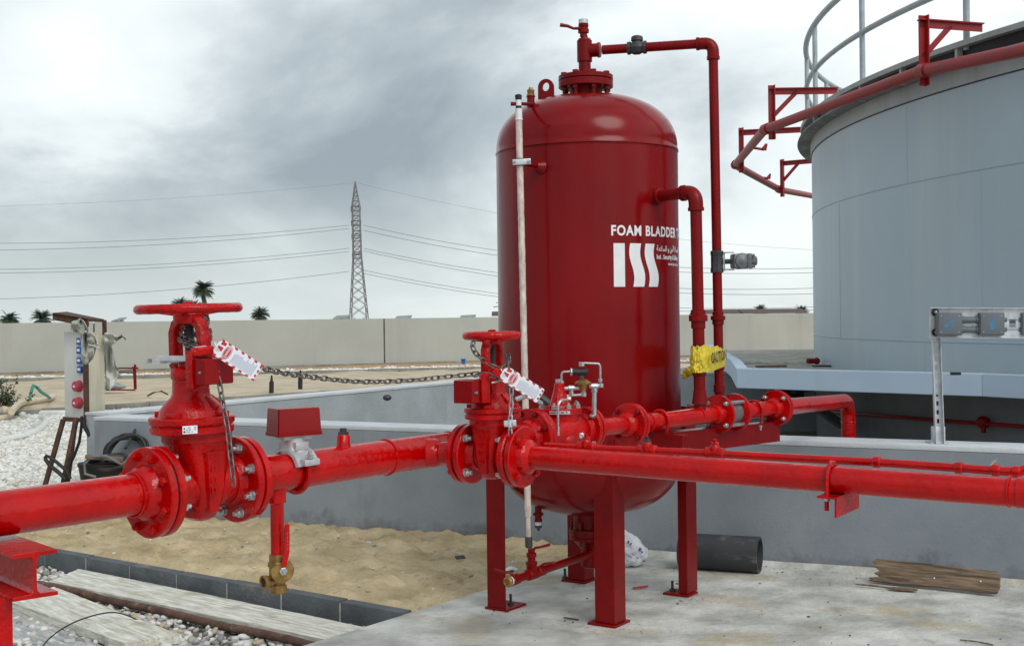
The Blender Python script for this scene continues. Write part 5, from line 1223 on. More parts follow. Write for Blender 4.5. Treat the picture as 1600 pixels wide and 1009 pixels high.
    obj('lifting_lug', mb, M['reddull'], t, smooth=30)
    # top nozzle: neck, flange pair, long studs
    tz = lambda y: at(918, y, VC.y).z
    cN = VC; obj('top_neck', vl([(zt-.06, .078), (tz(150), .078), (tz(142), .080), (tz(137), .088)], cN, 40), M['reddull'], t)
    obj('top_flange', vl([(tz(138), .08), (tz(138), .131), (tz(137.3), .134), (tz(127.5), .134), (tz(127), .131), (tz(127), .1)], cN, 60), M['reddull'], t)
    obj('blind_flange', vl([(tz(126.2), .1), (tz(126.2), .131), (tz(125.6), .134), (tz(119.5), .134), (tz(119), .131), (tz(119), 0)], cN, 60), M['reddull'], t)
    obj('gasket', vl([(tz(127.2), .125), (tz(126), .125)], cN, 50), M['gasket'], t)
    for k in range(8):
        q = 2*math.pi*(k+.35)/8; x, y = VC.x+.112*math.cos(q), VC.y+.112*math.sin(q); mb = MB(); mb.cyl((x, y, tz(155)), (x, y, tz(116.5)), .0075, n=10)
        mb.cyl((x, y, tz(143)), (x, y, tz(138)), .015, n=6); mb.cyl((x, y, tz(119)), (x, y, tz(115)), .015, n=6); obj('stud', mb, M['reddull'], t, smooth=25)
    # side nozzle boss with the pipe elbow handled by the riser; bottom nozzle
    bz_ = lambda y: at(918, y, VC.y-.05).z
    obj('bottom_neck', vl([(.49, .085), (bz_(826), .085), (bz_(828), .09)], VC, 36), M['reddull'], t)
    obj('bottom_flange', vl([(bz_(827), .09), (bz_(827), .108), (bz_(833), .110), (bz_(838), .108), (bz_(838), .10)], VC, 44), M['reddull'], t)
    obj('bottom_flange', vl([(bz_(838.8), .1), (bz_(838.8), .108), (bz_(844), .106), (bz_(846), .09), (bz_(860), .05)], VC, 44), M['reddull'], t)
    obj('bottom_outlet', vl([(bz_(858), .05), (.19, .05), (.185, .04)], VC, 30), M['reddull'], t)
    for k in range(8):
        q = 2*math.pi*(k+.2)/8; x, y = VC.x+.098*math.cos(q), VC.y+.098*math.sin(q); mb = MB(); mb.cyl((x, y, bz_(815)), (x, y, bz_(852)), .0065, n=8); obj('stud', mb, M['reddull'], t)
    # small plugged nipple under the dome at the left
    p = at(841, 800, VC.y-.1); mb = MB(frame(p, (0, 0, -1))); mb.lathe([(-.03, .016), (.0, .016), (.002, .022), (.014, .022), (.018, .016), (.03, .016), (.032, .019), (.045, .019)], None, 16); mb.box((.008, .0, .0), (.012, .05, .016)); obj('drain_nipple', mb, M['reddull'], t)
    mb = MB(frame(p, (0, 0, -1))); mb.lathe([(.045, .0165), (.062, .0165)], None, 16); obj('seal_tape', mb, M['sockwhite'], t); mb = MB(frame(p, (0, 0, -1))); mb.lathe([(.062, .017), (.074, .017), (.076, .011)], None, 8); mb.lathe([(.076, .007), (.088, .007)], None, 8); obj('nipple_plug', mb, M['darkiron'], t)
    # legs
    LX = Vector((.822, -.57, 0)).normalized(); LY = Vector((.57, .822, 0)).normalized()
    def legf(px, py):
        p = gz(px, py, 0); F_ = Matrix((LX, LY, Vector((0, 0, 1)))).transposed().to_4x4(); F_.translation = p; return F_   # front corner of the base plate; body extends -LX and +LY
    for nm, (px, py), kind, top in (('front', (960.4, 981.7), 'box', .86), ('left', (791.6, 956), 'angle', .96), ('right', (1074.7, 933.6), 'chan', .96), ('back', (913, 912.6), 'box', .70)):
        F_ = legf(px, py); mb = MB(F_)
        if kind == 'box': ps = (-.068, .062, .145, .145)
        elif kind == 'angle': ps = (-.066, .075, .13, .17)
        else: ps = (-.070, .050, .140, .115)
        # plate
        mb.box((-ps[2]/2, ps[3]/2, .006), (ps[2], ps[3], .012), None, ch=.002); obj('base_plate', mb, M['reddull'], t)
        mb = MB(F_); w = .105
        if kind == 'box':
            mb.box((-.010-w/2, .018+w/2, (top+.012)/2), (w, w, top-.012), None, ch=.004)
        elif kind == 'angle':
            mb.box((-.014-w/2, .012, (top+.012)/2), (w, .009, top-.012)); mb.box((-.010-w-.0, .0165+w/2, (top+.012)/2), (.009, w-.0, top-.012))
        else:
            mb.box((-.050/2-.012, .020+.0045, (top+.012)/2), (.05, .009, top-.012)); mb.box((-.012-.0045, .029+w/2, (top+.012)/2), (.009, w, top-.012)); mb.box((-.050/2-.0165, .029+w+.0045, (top+.012)/2), (.041, .009, top-.012))
        obj('leg', mb, M['reddull'], t, smooth=0, bevel=.0015)
        ap = {'angle': (-.045, .10), 'chan': (-.115, .055), 'box': (-.14, .07)}[kind]
        if kind != 'box' or nm == 'back':
            mb = MB(F_ @ Matrix.Translation((ap[0], ap[1] if nm != 'back' else .03, .012))); mb.lathe([(0, .015), (.010, .015)], Matrix.Rotation(R(-90), 4, 'Y'), 6); mb.lathe([(.009, .007), (.052, .007)], Matrix.Rotation(R(-90), 4, 'Y'), 10); obj('anchor_bolt', mb, M['darkiron'], t, smooth=25)
    return LX, LY
LX, LY = vessel()
# ------------------------------------------------------------------ pipe support channels carried on the vessel legs
def channels():
    def chan(px0, py0, px1, py1, h, Y0, Y1, nm, lab):
        a = at(px0, py0, Y0); b = at(px1, py1, Y1); d = (b-a); t = thing(nm, lab, 'steel beam', a); F_ = frame(a, d); L_ = d.length; mb = MB(F_)
        mb.box((L_/2, 0, -h/2), (L_, .006, h)); mb.box((L_/2, .03, -.0035), (L_, .060, .007)); mb.box((L_/2, .03, -h+.0035), (L_, .060, .007)); obj('channel', mb, M['reddull'], t, smooth=0, bevel=.001); return t
    p0 = ML(1060, 670); p1 = ML(1218, 658)
    chan(1052, 675, 1218, 658, .098, p0.y-.02, p1.y-.02, 'support_channel', 'dark red channel beam under the ringed pipe flanges')
    c = chan(1000, 676, 1067, 680, .078, 5.35, 5.25, 'support_channel', 'short dark red channel stub under the delivery pipe beside the vessel')
channels()
# ------------------------------------------------------------------ pipework on top of the vessel and down its right side
def elbow_path(pts, rad, n=9):
    Q = [Vector(pts[0])]
    for i in range(1, len(pts)-1):
        a_, b_, c_ = map(Vector, pts[i-1:i+2]); u = b_+(a_-b_).normalized()*rad; v = b_+(c_-b_).normalized()*rad
        for k in range(n+1): s = k/n; Q.append(u*(1-s)**2+b_*2*s*(1-s)+v*s*s)
    Q.append(Vector(pts[-1])); return Q
def top_pipe():
    Y = VC.y; tz = lambda x, y: at(x, y, Y); e = tz(917.5, 113); z = lambda y: tz(917, y).z; X = VC.x-.004
    t = thing('vent_pipe', 'thin red pipe leaving the vessel top and dropping down at its right', 'pipe', (X, Y, z(118)))
    mb = MB(); c3 = Vector((X, Y, 0)); mb = vl([(z(120), .030), (z(100), .030), (z(97), .030), (z(96.8), .037), (z(64), .037), (z(63.5), .033), (z(61), .030), (z(60), .018), (z(56), .016)], c3, 24); obj('tee', mb, M['reddull'], t)
    hz = tz(930, 80).z; Ey = 5.96; E = at(1114, 67.5, Ey); A = Vector((X+.03, Y, at(930, 79.5, Y).z))
    mb = MB(frame(A-Vector((.02, 0, 0)), E-A)); mb.lathe([(0, .033), (.055, .033), (.057, .037), (.068, .037), (.069, .026)], None, 24); obj('tee_branch', mb, M['reddull'], t)
    F2 = at(1124.5, 645, Ey-.02)
    mid1 = A+(E-A)*.34; pth = elbow_path([A+(E-A)*.1, E, F2], .045); mb = MB(); mb.tube(pth, .0225, 22); obj('pipe_run', mb, M['reddull'], t)
    pe = elbow_path([E-(E-A).normalized()*.075, E, E+(F2-E).normalized()*.075], .045); mb = MB(); mb.tube(pe, .0285, 22); obj('elbow', mb, M['reddull'], t)
    for q, d in ((pe[0], (E-A).normalized()), (pe[-1], (E-F2).normalized())):
        mb = MB(frame(q, d)); mb.lathe([(-.004, .031), (.010, .031)], None, 22); obj('elbow_bead', mb, M['reddull'], t)
    # swing check valve
    c = A+(E-A)*((1001-930)/(1114-930)); F_ = frame(c, (E-A)); v = thing('check_valve', 'dark unpainted check valve on the thin top pipe', 'valve', c); mb = MB(F_)
    mb.lathe([(-.046, .032), (-.032, .032), (-.028, .027), (-.012, .034), (.012, .034), (.028, .027), (.032, .032), (.046, .032)], None, 8)
    mb.lathe([(0, .032), (.020, .028), (.030, .024), (.034, .030), (.052, .028), (.058, .018), (.060, 0)], Matrix.Rotation(R(-90), 4, 'Y'), 20); obj('body', mb, M['darkiron'], v, smooth=30)
    # small stop valve on top of the tee with a lever pointing left
    v = thing('stop_valve', 'small red lever valve at the very top of the vessel pipe', 'valve', (X, Y, z(58))); c3 = Vector((X-.004, Y, 0))
    mb = vl([(z(58), .018), (z(52), .018), (z(51.8), .027), (z(46), .027), (z(44), .022), (z(42), .025), (z(38), .025), (z(37), .020)], c3, 16); obj('body', mb, M['reddull'], v)
    mb = vl([(z(37.4), .024), (z(31), .024), (z(30.8), .018), (z(33), .014)], c3, 16); obj('threaded_end', mb, M['galv'], v)
    h = Vector((X-.02, Y-.02, z(46))); mb = MB(); mb.tube([h, h+Vector((-.035, 0, .0)), h+Vector((-.062, 0, .012)), h+Vector((-.100, 0, .018))], [.008, .007, .008, .010], 8); obj('lever', mb, M['reddull'], v)
    # valve with actuator on the vertical leg
    c = E+(F2-E)*((409-67)/(645-67)); v = thing('actuated_valve', 'dark valve with grey actuator halfway down the thin vertical pipe', 'valve', c); cc = Vector((c.x, c.y, 0)); s = c.y/FPX
    mb = vl([(c.z-.052, .028), (c.z-.050, .031), (c.z-.034, .031), (c.z-.030, .029), (c.z+.030, .029), (c.z+.034, .031), (c.z+.050, .031), (c.z+.052, .028)], cc, 8); obj('body', mb, M['darkiron'], v)
    d = Vector((1, -.25, 0)).normalized(); mb = MB(frame(c, d)); mb.lathe([(.02, .012), (.075, .012)], None, 12); obj('stem', mb, M['darkiron'], v)
    mb = MB(frame(c, d)); mb.box((.034, 0, .042), (.006, .03, .006)); mb.box((.056, 0, .042), (.05, .018, .005)); mb.box((.034, 0, 0), (.006, .03, .09)); mb.box((.056, 0, -.040), (.05, .018, .005)); obj('bracket', mb, M['steel'], v)
    c2 = c+d*.110; mb = MB(frame(c2, (.15, -1, 0))); mb.lathe([(-.04, .030), (-.034, .038), (.034, .038), (.040, .034), (.044, .020), (.048, .012), (.050, 0)], None, 22); mb.box((0, 0, 0), (.07, .085, .07), None, ch=.012); obj('actuator', mb, M['greyiron'], v, smooth=40)
    mb = MB(frame(c+d*.155, d)); mb.box((0, 0, 0), (.02, .07, .07), None, ch=.004); mb.lathe([(.0, .022), (.03, .022), (.034, .012)], None, 14)
    for i in (-1, 1):
        for j in (-1, 1): mb.lathe([(.0, .007), (.022, .007)], Matrix.Translation((0, i*.025, j*.025)), 8)
    obj('actuator_cap', mb, M['greyiron'], v, smooth=40)
    # unions
    for py, k in ((497, 0), (606, 1), (570, 2)):
        c = E+(F2-E)*((py-67)/(645-67)); mb = vl([(c.z-.032, .0235), (c.z-.030, .028), (c.z-.010, .028), (c.z-.008, .035), (c.z+.010, .035), (c.z+.014, .027), (c.z+.030, .027), (c.z+.032, .0235)] if k == 0 else [(c.z-.022, .0235), (c.z-.02, .0275), (c.z+.018, .0275), (c.z+.02, .0235)], Vector((c.x, c.y, 0)), 20); obj('union', mb, M['reddull'], t)
top_pipe()
def riser():
    B = ML(1094, 651); Yr = B.y; top = at(1087, 308, Yr+.02); B.x = at(1094, 640, Yr).x
    noz = Vector((VC.x+VR*.671*.9, VC.y-VR*.742*.9, at(1037, 308, 5.85).z)); 
    t = thing('riser_pipe', 'vertical red riser pipe joining the vessel side to the delivery pipe', 'pipe', B)
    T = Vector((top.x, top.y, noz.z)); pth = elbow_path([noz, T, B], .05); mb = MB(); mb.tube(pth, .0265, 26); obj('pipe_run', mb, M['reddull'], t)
    d = (T-noz).normalized(); w = (B-T).normalized(); pe = elbow_path([T-d*.072, T, T+w*.078], .055); mb = MB(); mb.tube(pe, .033, 26); obj('elbow', mb, M['reddull'], t)
    for q, dd in ((pe[0], d), (pe[-1], w)): mb = MB(frame(q, dd)); mb.lathe([(-.007, .0365), (.007, .0365)], None, 24); obj('elbow_bead', mb, M['reddull'], t)
    n0 = noz+d*.035; mb = MB(frame(n0, d)); mb.lathe([(0, .047), (.012, .042), (.03, .037), (.042, .038), (.045, .0265)], None, 24); obj('nozzle', mb, M['reddull'], t)
    for py, prof in ((496, [(-.050, .0275), (-.048, .032), (-.018, .032), (-.016, .042), (.010, .042), (.014, .033), (.034, .033), (.036, .0275)]), (577, [(-.03, .0275), (-.028, .0315), (.03, .0315)]), (617, [(-.04, .036), (.0, .030), (.02, .0285)])):
        z = at(1091, py, Yr).z; s = (T.z-z)/(T.z-B.z); c = T+(B-T)*s; mb = vl([(c.z+a, r) for a, r in prof], Vector((c.x, c.y, 0)), 22); obj('union', mb, M['reddull'], t)
    return T, B
RT, RB = riser()
def tape():
    Y = 5.62; rg = random.Random(2); c = at(1108, 560, 5.83); t = thing('caution_tape', 'crumpled yellow caution tape bundled around the two vertical pipes', 'tape', c)
    cx = [Vector((RB.x, RB.y, 1.2)), at(1120, 560, 5.94)]; n = 90; rows = 14; vs = []; a0, a1 = cx; mid = (a0+a1)/2; u = (a1-a0).normalized(); w = Vector((-u.y, u.x, 0)); hl = (a1-a0).length/2+.052
    for j in range(rows+1):
        v = j/rows; z0 = at(1108, 577, 5.7).z; z1 = at(1108, 541.5, 5.7).z
        for k in range(n):
            q = 2*math.pi*k/n; cc, ss = math.cos(q), math.sin(q); e = 3; r = (abs(cc)**e+abs(ss)**e)**(-1/e)
            dr = 1+.05*mnoise.noise(Vector((cc*3.0, ss*3, v*4)))+.05*mnoise.noise(Vector((cc*9, ss*9, v*8)))
            zz = z0+(z1-z0)*v+(.018*mnoise.noise(Vector((cc*3, ss*3, 7))) if v > .5 else 0)+(-.010*(cc+.0) if v > .6 else .008*cc) - (.02*max(0, cc) if v > .6 else 0)
            bul = 1+.12*math.sin(v*math.pi)
            vs.append(mid+u*hl*r*cc*dr*(.92+.08*bul)+w*.047*r*ss*dr*bul+Vector((0, 0, zz)))
            vs[-1].z = zz
    mb = MB(); mb.add(vs, [(j*n+k, j*n+(k+1) % n, (j+1)*n+(k+1) % n, (j+1)*n+k) for j in range(rows) for k in range(n)]); obj('tape_wrap', mb, M['yellow'], t, smooth=25)
    # tail hanging at the left
    vs = []; m = 10
    for i in range(m+1):
        for k in range(6):
            s = i/m; p = at(1083-16*s+3*math.sin(k*1.3+i), 572+ (k/5)*(10+8*math.sin(s*3))+10*s-3, 5.62+.05*math.sin(k*1.1+i*.8)); vs.append(p)
    mb = MB(); mb.add(vs, [(i*6+k, (i+1)*6+k, (i+1)*6+k+1, i*6+k+1) for i in range(m) for k in range(5)]); o = obj('tape_tail', mb, M['yellow'], t, smooth=25); o.modifiers.new('th', 'SOLIDIFY').thickness = .001
    # black printing following the front
    nrm = -w if w.y > 0 else w; base = mid+nrm*.060-u*hl*.92
    fr = Matrix((u, Vector((0, 0, 1)), u.cross(Vector((0, 0, 1))))).transposed().to_4x4(); fr.translation = Vector((base.x, base.y, at(1095, 560, 5.7).z-.018))
    try: obj('print', text_mb('CAUTION', .066, Mt=fr, sx=1.12, off=.0014), M['ink'], t, smooth=0)
    except Exception as e_: print(e_)
tape()
# ------------------------------------------------------------------ level gauge tube and drain assembly
def gauge():
    Yg = 5.66; top = at(810, 152, Yg); bot = at(826.5, 860, Yg-.02); t = thing('level_gauge', 'cloudy clear level tube standing in front of the vessel\'s left side', 'gauge', bot)
    P = lambda py: top+(bot-top)*((py-152)/(860-152)); n = 150; pts = []; rs = []
    for k in range(n+1):
        s = k/n; p = P(184+(806-184)*s); pts.append(p); rs.append(.0148+.0015*mnoise.noise(Vector((0, 0, s*60)))+.001*mnoise.noise(Vector((0, 0, s*160))))
    mb = MB(); mb.tube(pts, rs, 16); obj('tube', mb, M['clear'], t, smooth=60)
    mb = MB(); mb.tube([P(804), P(845)], .0105, 14); obj('inner_tube', mb, M['clear'], t)
    dn = (bot-top).normalized()
    mb = MB(frame(P(838), dn)); mb.lathe([(0, .015), (.012, .017), (.045, .017), (.05, .013)], None, 14); obj('lower_sleeve', mb, M['darkiron'], t)
    mb = MB(frame(P(184), -dn)); mb.lathe([(-.012, .0175), (-.008, .0175), (-.006, .0155), (.040, .0155)], None, 14); obj('upper_cuff', mb, M['sockwhite'], t)
    mb = MB(frame(P(172), -dn)); mb.lathe([(0, .0135), (.018, .0135)], None, 14); mb.lathe([(.045, .014), (.066, .016), (.07, .010)], None, 14); obj('black_ring', mb, M['black'], t)
    mb = MB(frame(P(167), -dn)); mb.lathe([(0, .013), (.032, .013)], None, 14); obj('white_nut', mb, M['sockwhite'], t)
    p = P(162.5); q = at(832, 163, VC.y-.2); mb = MB(); mb.cyl(p+Vector((-.036, -.0, .0)), p+Vector((-.012, 0, 0)), .009, n=10); mb.cyl(p+Vector((.012, 0, 0)), q, .0085, n=10); obj('cross_pipe', mb, M['reddull'], t)
    # bracket to the shell
    p = P(254); an = math.asin((at(845, 260, 5.75).x-VC.x)/VR); s = Vector((VC.x+VR*math.sin(an), VC.y-VR*math.cos(an), p.z-.01)); mb = MB(); mb.cyl(s, s+(p-s)*.25, .035, .016, n=16); mb.cyl(s, p+(s-p)*.1, .011, n=12); obj('standoff', mb, M['tank'], t)
    mb = MB(); mb.box((0, 0, 0), (.082, .010, .026), Matrix.Translation(p+Vector((.008, -.018, 0))) @ Matrix.Rotation(R(-3), 4, 'Y'), ch=.002); mb.lathe([(-.013, .022), (.013, .022)], frame(p, (0, 0, 1)), 20); obj('pipe_clip', mb, M['galv'], t)
    mb = MB(); mb.lathe([(-.016, .0195), (-.0135, .0195)], frame(p, (0, 0, 1)), 20); mb.lathe([(.0135, .0195), (.017, .0195)], frame(p, (0, 0, 1)), 20); obj('clip_lining', mb, M['black'], t)
    for sx in (-.026, .040): inst('bolt', NUTS, t, frame(p+Vector((sx, -.022, 0)), (0, -1, 0)) @ Matrix.Scale(.75, 4))
    # relief valve just right of its head
    b = at(829.5, 166, VC.y-.2); v = thing('relief_valve', 'small brass topped relief valve on the vessel shoulder beside the gauge', 'valve', b); z = lambda y: at(829, y, VC.y-.2).z; c = Vector((b.x, b.y, 0))
    mb = vl([(z(172), .019), (z(153), .018), (z(152.5), .021), (z(150), .021)], c, 16); obj('base', mb, M['reddull'], v)
    mb = vl([(z(150.5), .018), (z(147), .019), (z(146.5), .014), (z(144), .018), (z(141), .018), (z(140), .011), (z(137), .009)], c, 14); obj('cap', mb, M['brass'], v)
gauge()
def drain_line():
    a = at(920, 866, VC.y-.04); b = at(792, 909, 5.50); d = (b-a).normalized(); t = thing('vessel_drain', 'dark red drain line with lever taps between the vessel legs', 'drain line', a)
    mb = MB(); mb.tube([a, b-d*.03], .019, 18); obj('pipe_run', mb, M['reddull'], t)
    c = a+(b-a)*((828-920)/(792-920)); mb = MB(frame(c-d*.04, d)); mb.lathe([(0, .022), (.006, .027), (.07, .027), (.08, .022)], None, 16); obj('tee', mb, M['reddull'], t)
    mb = MB(frame(c, (0, 0, 1))); mb.lathe([(.0, .022), (.04, .024), (.045, .027), (.056, .027), (.058, .018), (.075, .018), (.078, .023), (.095, .023), (.098, .016), (.115, .016)], None, 16); obj('tee_riser', mb, M['reddull'], t)
    for f, L_, dz, sx in ((.10, .085, .03, 1), (.62, .07, .02, 1), (.92, .085, .03, -1)):
        q = a+(b-a)*(.0+f) if f != .10 else c+Vector((0, 0, .085))
        mb = MB(); h = q+Vector((0, -.012, .02)); mb.tube([h, h+Vector((sx*.018, -.004, .016)), h+Vector((sx*.045, -.004, .020)), h+Vector((sx*L_, 0, dz))], [.008, .006, .0055, .007], 8); obj('lever', mb, M['reddull'], t)
        if f != .10: mb = MB(frame(q-d*.03, d)); mb.lathe([(0, .020), (.004, .025), (.05, .026), (.06, .020)], None, 8); obj('tap_body', mb, M['reddull'], t, smooth=30)
    mb = MB(frame(b-d*.032, d)); mb.lathe([(0, .0205), (.012, .0205)], None, 18); obj('seal_tape', mb, M['sockwhite'], t)
    mb = MB(frame(b-d*.018, d)); mb.lathe([(0, .023), (.010, .024), (.016, .018), (.020, .018), (.020, .013), (.012, .010)], None, 12); obj('end_cap', mb, M['brass'], t)
    # paper and rags
    p = gz(812, 893, 0); p = at(808, 893, 5.75); n = 10; vs = []
    p0 = gz(812, 899, .03)
    mb = MB(); pts2 = [gz(787, 900, .0), gz(820, 893, .0), gz(826, 886, .0), gz(800, 884, .0)]; vs = []
    for i in range(9):
        for j in range(5):
            s, v = i/8, j/4; q = (pts2[0]*(1-s)+pts2[1]*s)*(1-v)+(pts2[3]*(1-s)+pts2[2]*s)*v; vs.append(q+Vector((0, 0, .012+.015*math.sin(s*5+v*2)+.01*math.sin(v*7))))
    mb.add(vs, [(i*5+j, (i+1)*5+j, (i+1)*5+j+1, i*5+j+1) for i in range(8) for j in range(4)]); o = obj('paper_scrap', mb, M['paper'], org=vs[0], smooth=60); o.modifiers.new('th', 'SOLIDIFY').thickness = .0015; tag(o, 'white paper scrap lying on the slab behind the left leg', 'paper')
drain_line()
# ------------------------------------------------------------------ chains, tags, tamper switches
def chain(name, label, pts, pitch, wid, wire, group=None, m=None, jit=.25):
    pts = [Vector(p) for p in pts]; Q = []
    for i in range(len(pts)-1):
        p0, p1, p2, p3 = pts[max(i-1, 0)], pts[i], pts[i+1], pts[min(i+2, len(pts)-1)]
        for k in range(24):
            s = k/24; Q.append(.5*((2*p1)+(-p0+p2)*s+(2*p0-5*p1+4*p2-p3)*s*s+(-p0+3*p1-3*p2+p3)*s**3))
    Q.append(pts[-1]); acc = [0]
    for a, b in zip(Q[:-1], Q[1:]): acc.append(acc[-1]+(b-a).length)
    def pos(l):
        l = min(max(l, 0), acc[-1]-1e-6)
        for i in range(len(acc)-1):
            if acc[i+1] >= l: return Q[i]+(Q[i+1]-Q[i])*((l-acc[i])/max(1e-9, acc[i+1]-acc[i]))
        return Q[-1]
    step = pitch-wire*2.05; L_ = pitch; hw = wid/2-wire/2; hl = L_/2-wid/2; lp = []
    for k in range(10): a = -math.pi/2+math.pi*k/9; lp.append((hl+hw*math.cos(a), hw*math.sin(a), 0))
    for k in range(10): a = math.pi/2+math.pi*k/9; lp.append((-hl+hw*math.cos(a), hw*math.sin(a), 0))
    mb = MB(); mb.tube(lp, wire/2, 8, closed=True); me = mesh_of('link', mb, m or M['chain'], smooth=60)
    t = thing(name, label, 'chain', pts[0], group); n = int(acc[-1]/step); rg = random.Random(len(pts))
    for k in range(n):
        a, b = pos(k*step), pos((k+1)*step); c = (a+b)/2; up = Vector((0, 0, 1)) if abs((b-a).normalized().z) < .8 else Vector((0, 1, 0))
        inst('link', me, t, frame(c, b-a, up) @ Matrix.Rotation((math.pi/2 if k % 2 else 0)+.6+rg.uniform(-jit, jit), 4, 'X'))
    return t
Y1 = gv1c.y; Y2 = gv2c.y
def q1(x, y, d=0): return at(x, y, Y1+d)
def q2(x, y, d=0): return at(x, y, Y2+d)
chain('lock_chain', 'steel chain sagging between the yokes of the two gate valves', [q1(372, 566, -.10), q1(392, 570, -.06), q1(415, 576, .0), q1(445, 583, .08), q1(490, 589, .2), q1(560, 596, .35), q1(640, 594, .5), q1(710, 587, .56), q2(768, 582, -.03)], .033, .019, .0052)
chain('lock_chain', 'long chain end hanging from the tamper box in front of the large valve flange', [q1(340, 588, -.13), q1(343, 600, -.13), q1(348, 628, -.13), q1(355, 665, -.14), q1(360, 710, -.15), q1(364, 745, -.155), q1(366, 770, -.155)], .033, .019, .0048, jit=.1)
chain('lock_chain', 'dark chain wound through the yoke of the large valve below its wheel', [q1(284, 516, .0), q1(287, 524, -.02), q1(298, 533, -.05), q1(318, 540, -.06), q1(328, 528, .0), q1(324, 512, .04), q1(310, 520, .06), q1(290, 526, .05), q1(282, 530, -.02), q1(300, 543, -.085), q1(322, 548, -.10), q1(336, 543, -.12)], .033, .019, .0055, jit=.5)
chain('lock_chain', 'short chain hooked over the rim of the large handwheel, dropping behind it', [q1(321, 494, .0), q1(324, 503, -.01), q1(321, 512, -.02), q1(312, 520, .0), q1(304, 526, .02)], .030, .018, .005, jit=.4)
chain('lock_chain', 'chain looped over the rim of the smaller handwheel and through its yoke', [q2(786, 531, .08), q2(765, 527, .02), q2(745, 529, -.06), q2(738, 538, -.09), q2(742, 550, -.09), q2(752, 560, -.07), q2(766, 570, -.05), q2(782, 575, -.04), q2(796, 566, .02), q2(790, 548, .05)], .031, .018, .005, jit=.4)
chain('lock_chain', 'second chain end gathered at the yoke of the smaller valve above its box', [q2(742, 587, -.06), q2(756, 583, -.07), q2(770, 588, -.08), q2(784, 592, -.06), q2(792, 586, -.03)], .031, .018, .005, jit=.5)
chain('lock_chain', 'chain end hanging down from the smaller valve through a clip on its bonnet', [q2(799, 606, -.10), q2(799, 630, -.10), q2(797, 660, -.105), q2(798, 690, -.105)], .033, .018, .0052, m=M['steel'], jit=.1)
def clip():
    p = q2(797, 661, -.115); mb = MB(); mb.box((0, 0, 0), (.040, .006, .020), frame(p, (1, .1, .06)), ch=.002); mb.lathe([(-.012, .008), (.012, .008)], frame(p, (0, 0, 1)), 14)
    for s_ in (-.014, .014): mb.lathe([(0, .006), (.008, .006)], frame(p+Vector((s_, -.004, 0)), (0, -1, 0)), 6)
    tag(obj('chain_clip', mb, M['galv'], org=p), 'galvanised clip holding the hanging chain on the smaller valve', 'clip')
clip()
def danger_tag(a, b, w, Yd, label, hole_px, sc):
    """a, b pixel ends of the tag's long axis"""
    A, B = Yd(*a), Yd(*b); d = (B-A); L_ = d.length; view = ((A+B)/2-Vector((0, 0, CAMZ))).normalized(); y = view.cross(d).normalized(); x = d.normalized(); z = x.cross(y)
    if y.z < 0: y = -y; z = -z
    F_ = Matrix((x, y, z)).transposed().to_4x4(); F_.translation = A
    if z.dot(view) > 0: sgn = -1
    else: sgn = 1
    t = thing('danger_tag', label, 'tag', A); h = w/2; c = .012; bow = lambda u: .004*math.sin(u/L_*3.1)
    out = [(0, -h+c), (c, -h), (L_-.004, -h), (L_, -h+.004), (L_, h-.004), (L_-.004, h), (c, h), (0, h-c)]
    mb = MB(F_); mb.prism([(u, v) for u, v in out], .0009); obj('card', mb, M['paper'], t, smooth=0)
    zt = .0013 if sgn > 0 else -.0012; mk = MB(F_)
    def q(poly, m_): m_.prism(poly, .0003*1, Matrix.Translation((0, 0, zt)))
    # striped edge teeth
    u = .004
    while u < L_-.008:
        for s_ in (-1, 1): q([(u, s_*h*.995), (u+.012, s_*h*.995), (u+.0135, s_*(h-.0055)), (u+.005, s_*(h-.0055))][::s_], mk)
        u += .024
    for v in (-.6, -.05, .5): q([(L_-.001, v*h), (L_-.007, v*h+.002), (L_-.007, v*h+.008), (L_-.001, v*h+.008)], mk)
    # the oval heading across the card
    el = lambda rx, ry, n=28: [(.042+rx*math.cos(2*math.pi*k/n), ry*math.sin(2*math.pi*k/n)) for k in range(n)]
    q([(.006, -.005), (.006, .005), (.024, .006), (.024, -.006)], mk); q([(.010, h*.4), (.010, h*.8), (.026, h*.85), (.026, h*.5)], mk)
    q(el(.0125, h*.80), mk); obj('red_print', mk, M['tagred'], t, smooth=0)
    m2 = MB(F_); m2.prism(el(.0108, h*.74), .0002, Matrix.Translation((0, 0, zt+(.0004 if sgn > 0 else -.0004)))); obj('heading_rim', m2, M['paper'], t, smooth=0)
    m2 = MB(F_); m2.prism(el(.0096, h*.69), .0002, Matrix.Translation((0, 0, zt+(.0007 if sgn > 0 else -.0007)))); obj('heading_field', m2, M['tagred'], t, smooth=0)
    rot = Matrix.Rotation(R(90), 4, 'Z'); zz = zt+(.0011 if sgn > 0 else -.0011)
    fr = F_ @ Matrix.Translation((.042+.0042, -h*.56, zz)) @ rot
    if sgn < 0: fr = F_ @ Matrix.Translation((.042+.0042, -h*.56, zz)) @ rot
    obj('heading', text_mb('DANGER', .0115, Mt=fr, sx=.78, off=.0002), M['paper'], t, smooth=0)
    mk = MB(F_); u = .066; rg = random.Random(3)
    while u < L_-.012:
        l = h*rg.uniform(1.0, 1.4); mk.prism([(u, -h*.72), (u+.0016, -h*.72), (u+.0016, -h*.72+l), (u, -h*.72+l)], .0003, Matrix.Translation((0, 0, zt))); u += .0062
    obj('text_lines', mk, M['tagink'], t, smooth=0)
    mb = MB(); c0 = A+x*.014; mb.tube([c0+(x*math.cos(k)*-.013-x*.010)+z*.010*math.sin(k)+y*.006*math.cos(k) for k in [2*math.pi*j/20 for j in range(20)]], .0016, 8, closed=True); obj('tie_loop', mb, M['sockwhite'], t)
danger_tag((338, 540), (404, 583), .050, lambda x, y: q1(x, y, -.14 if x < 370 else -.20), 'white and red danger tag hanging on the large gate valve', None, 1)
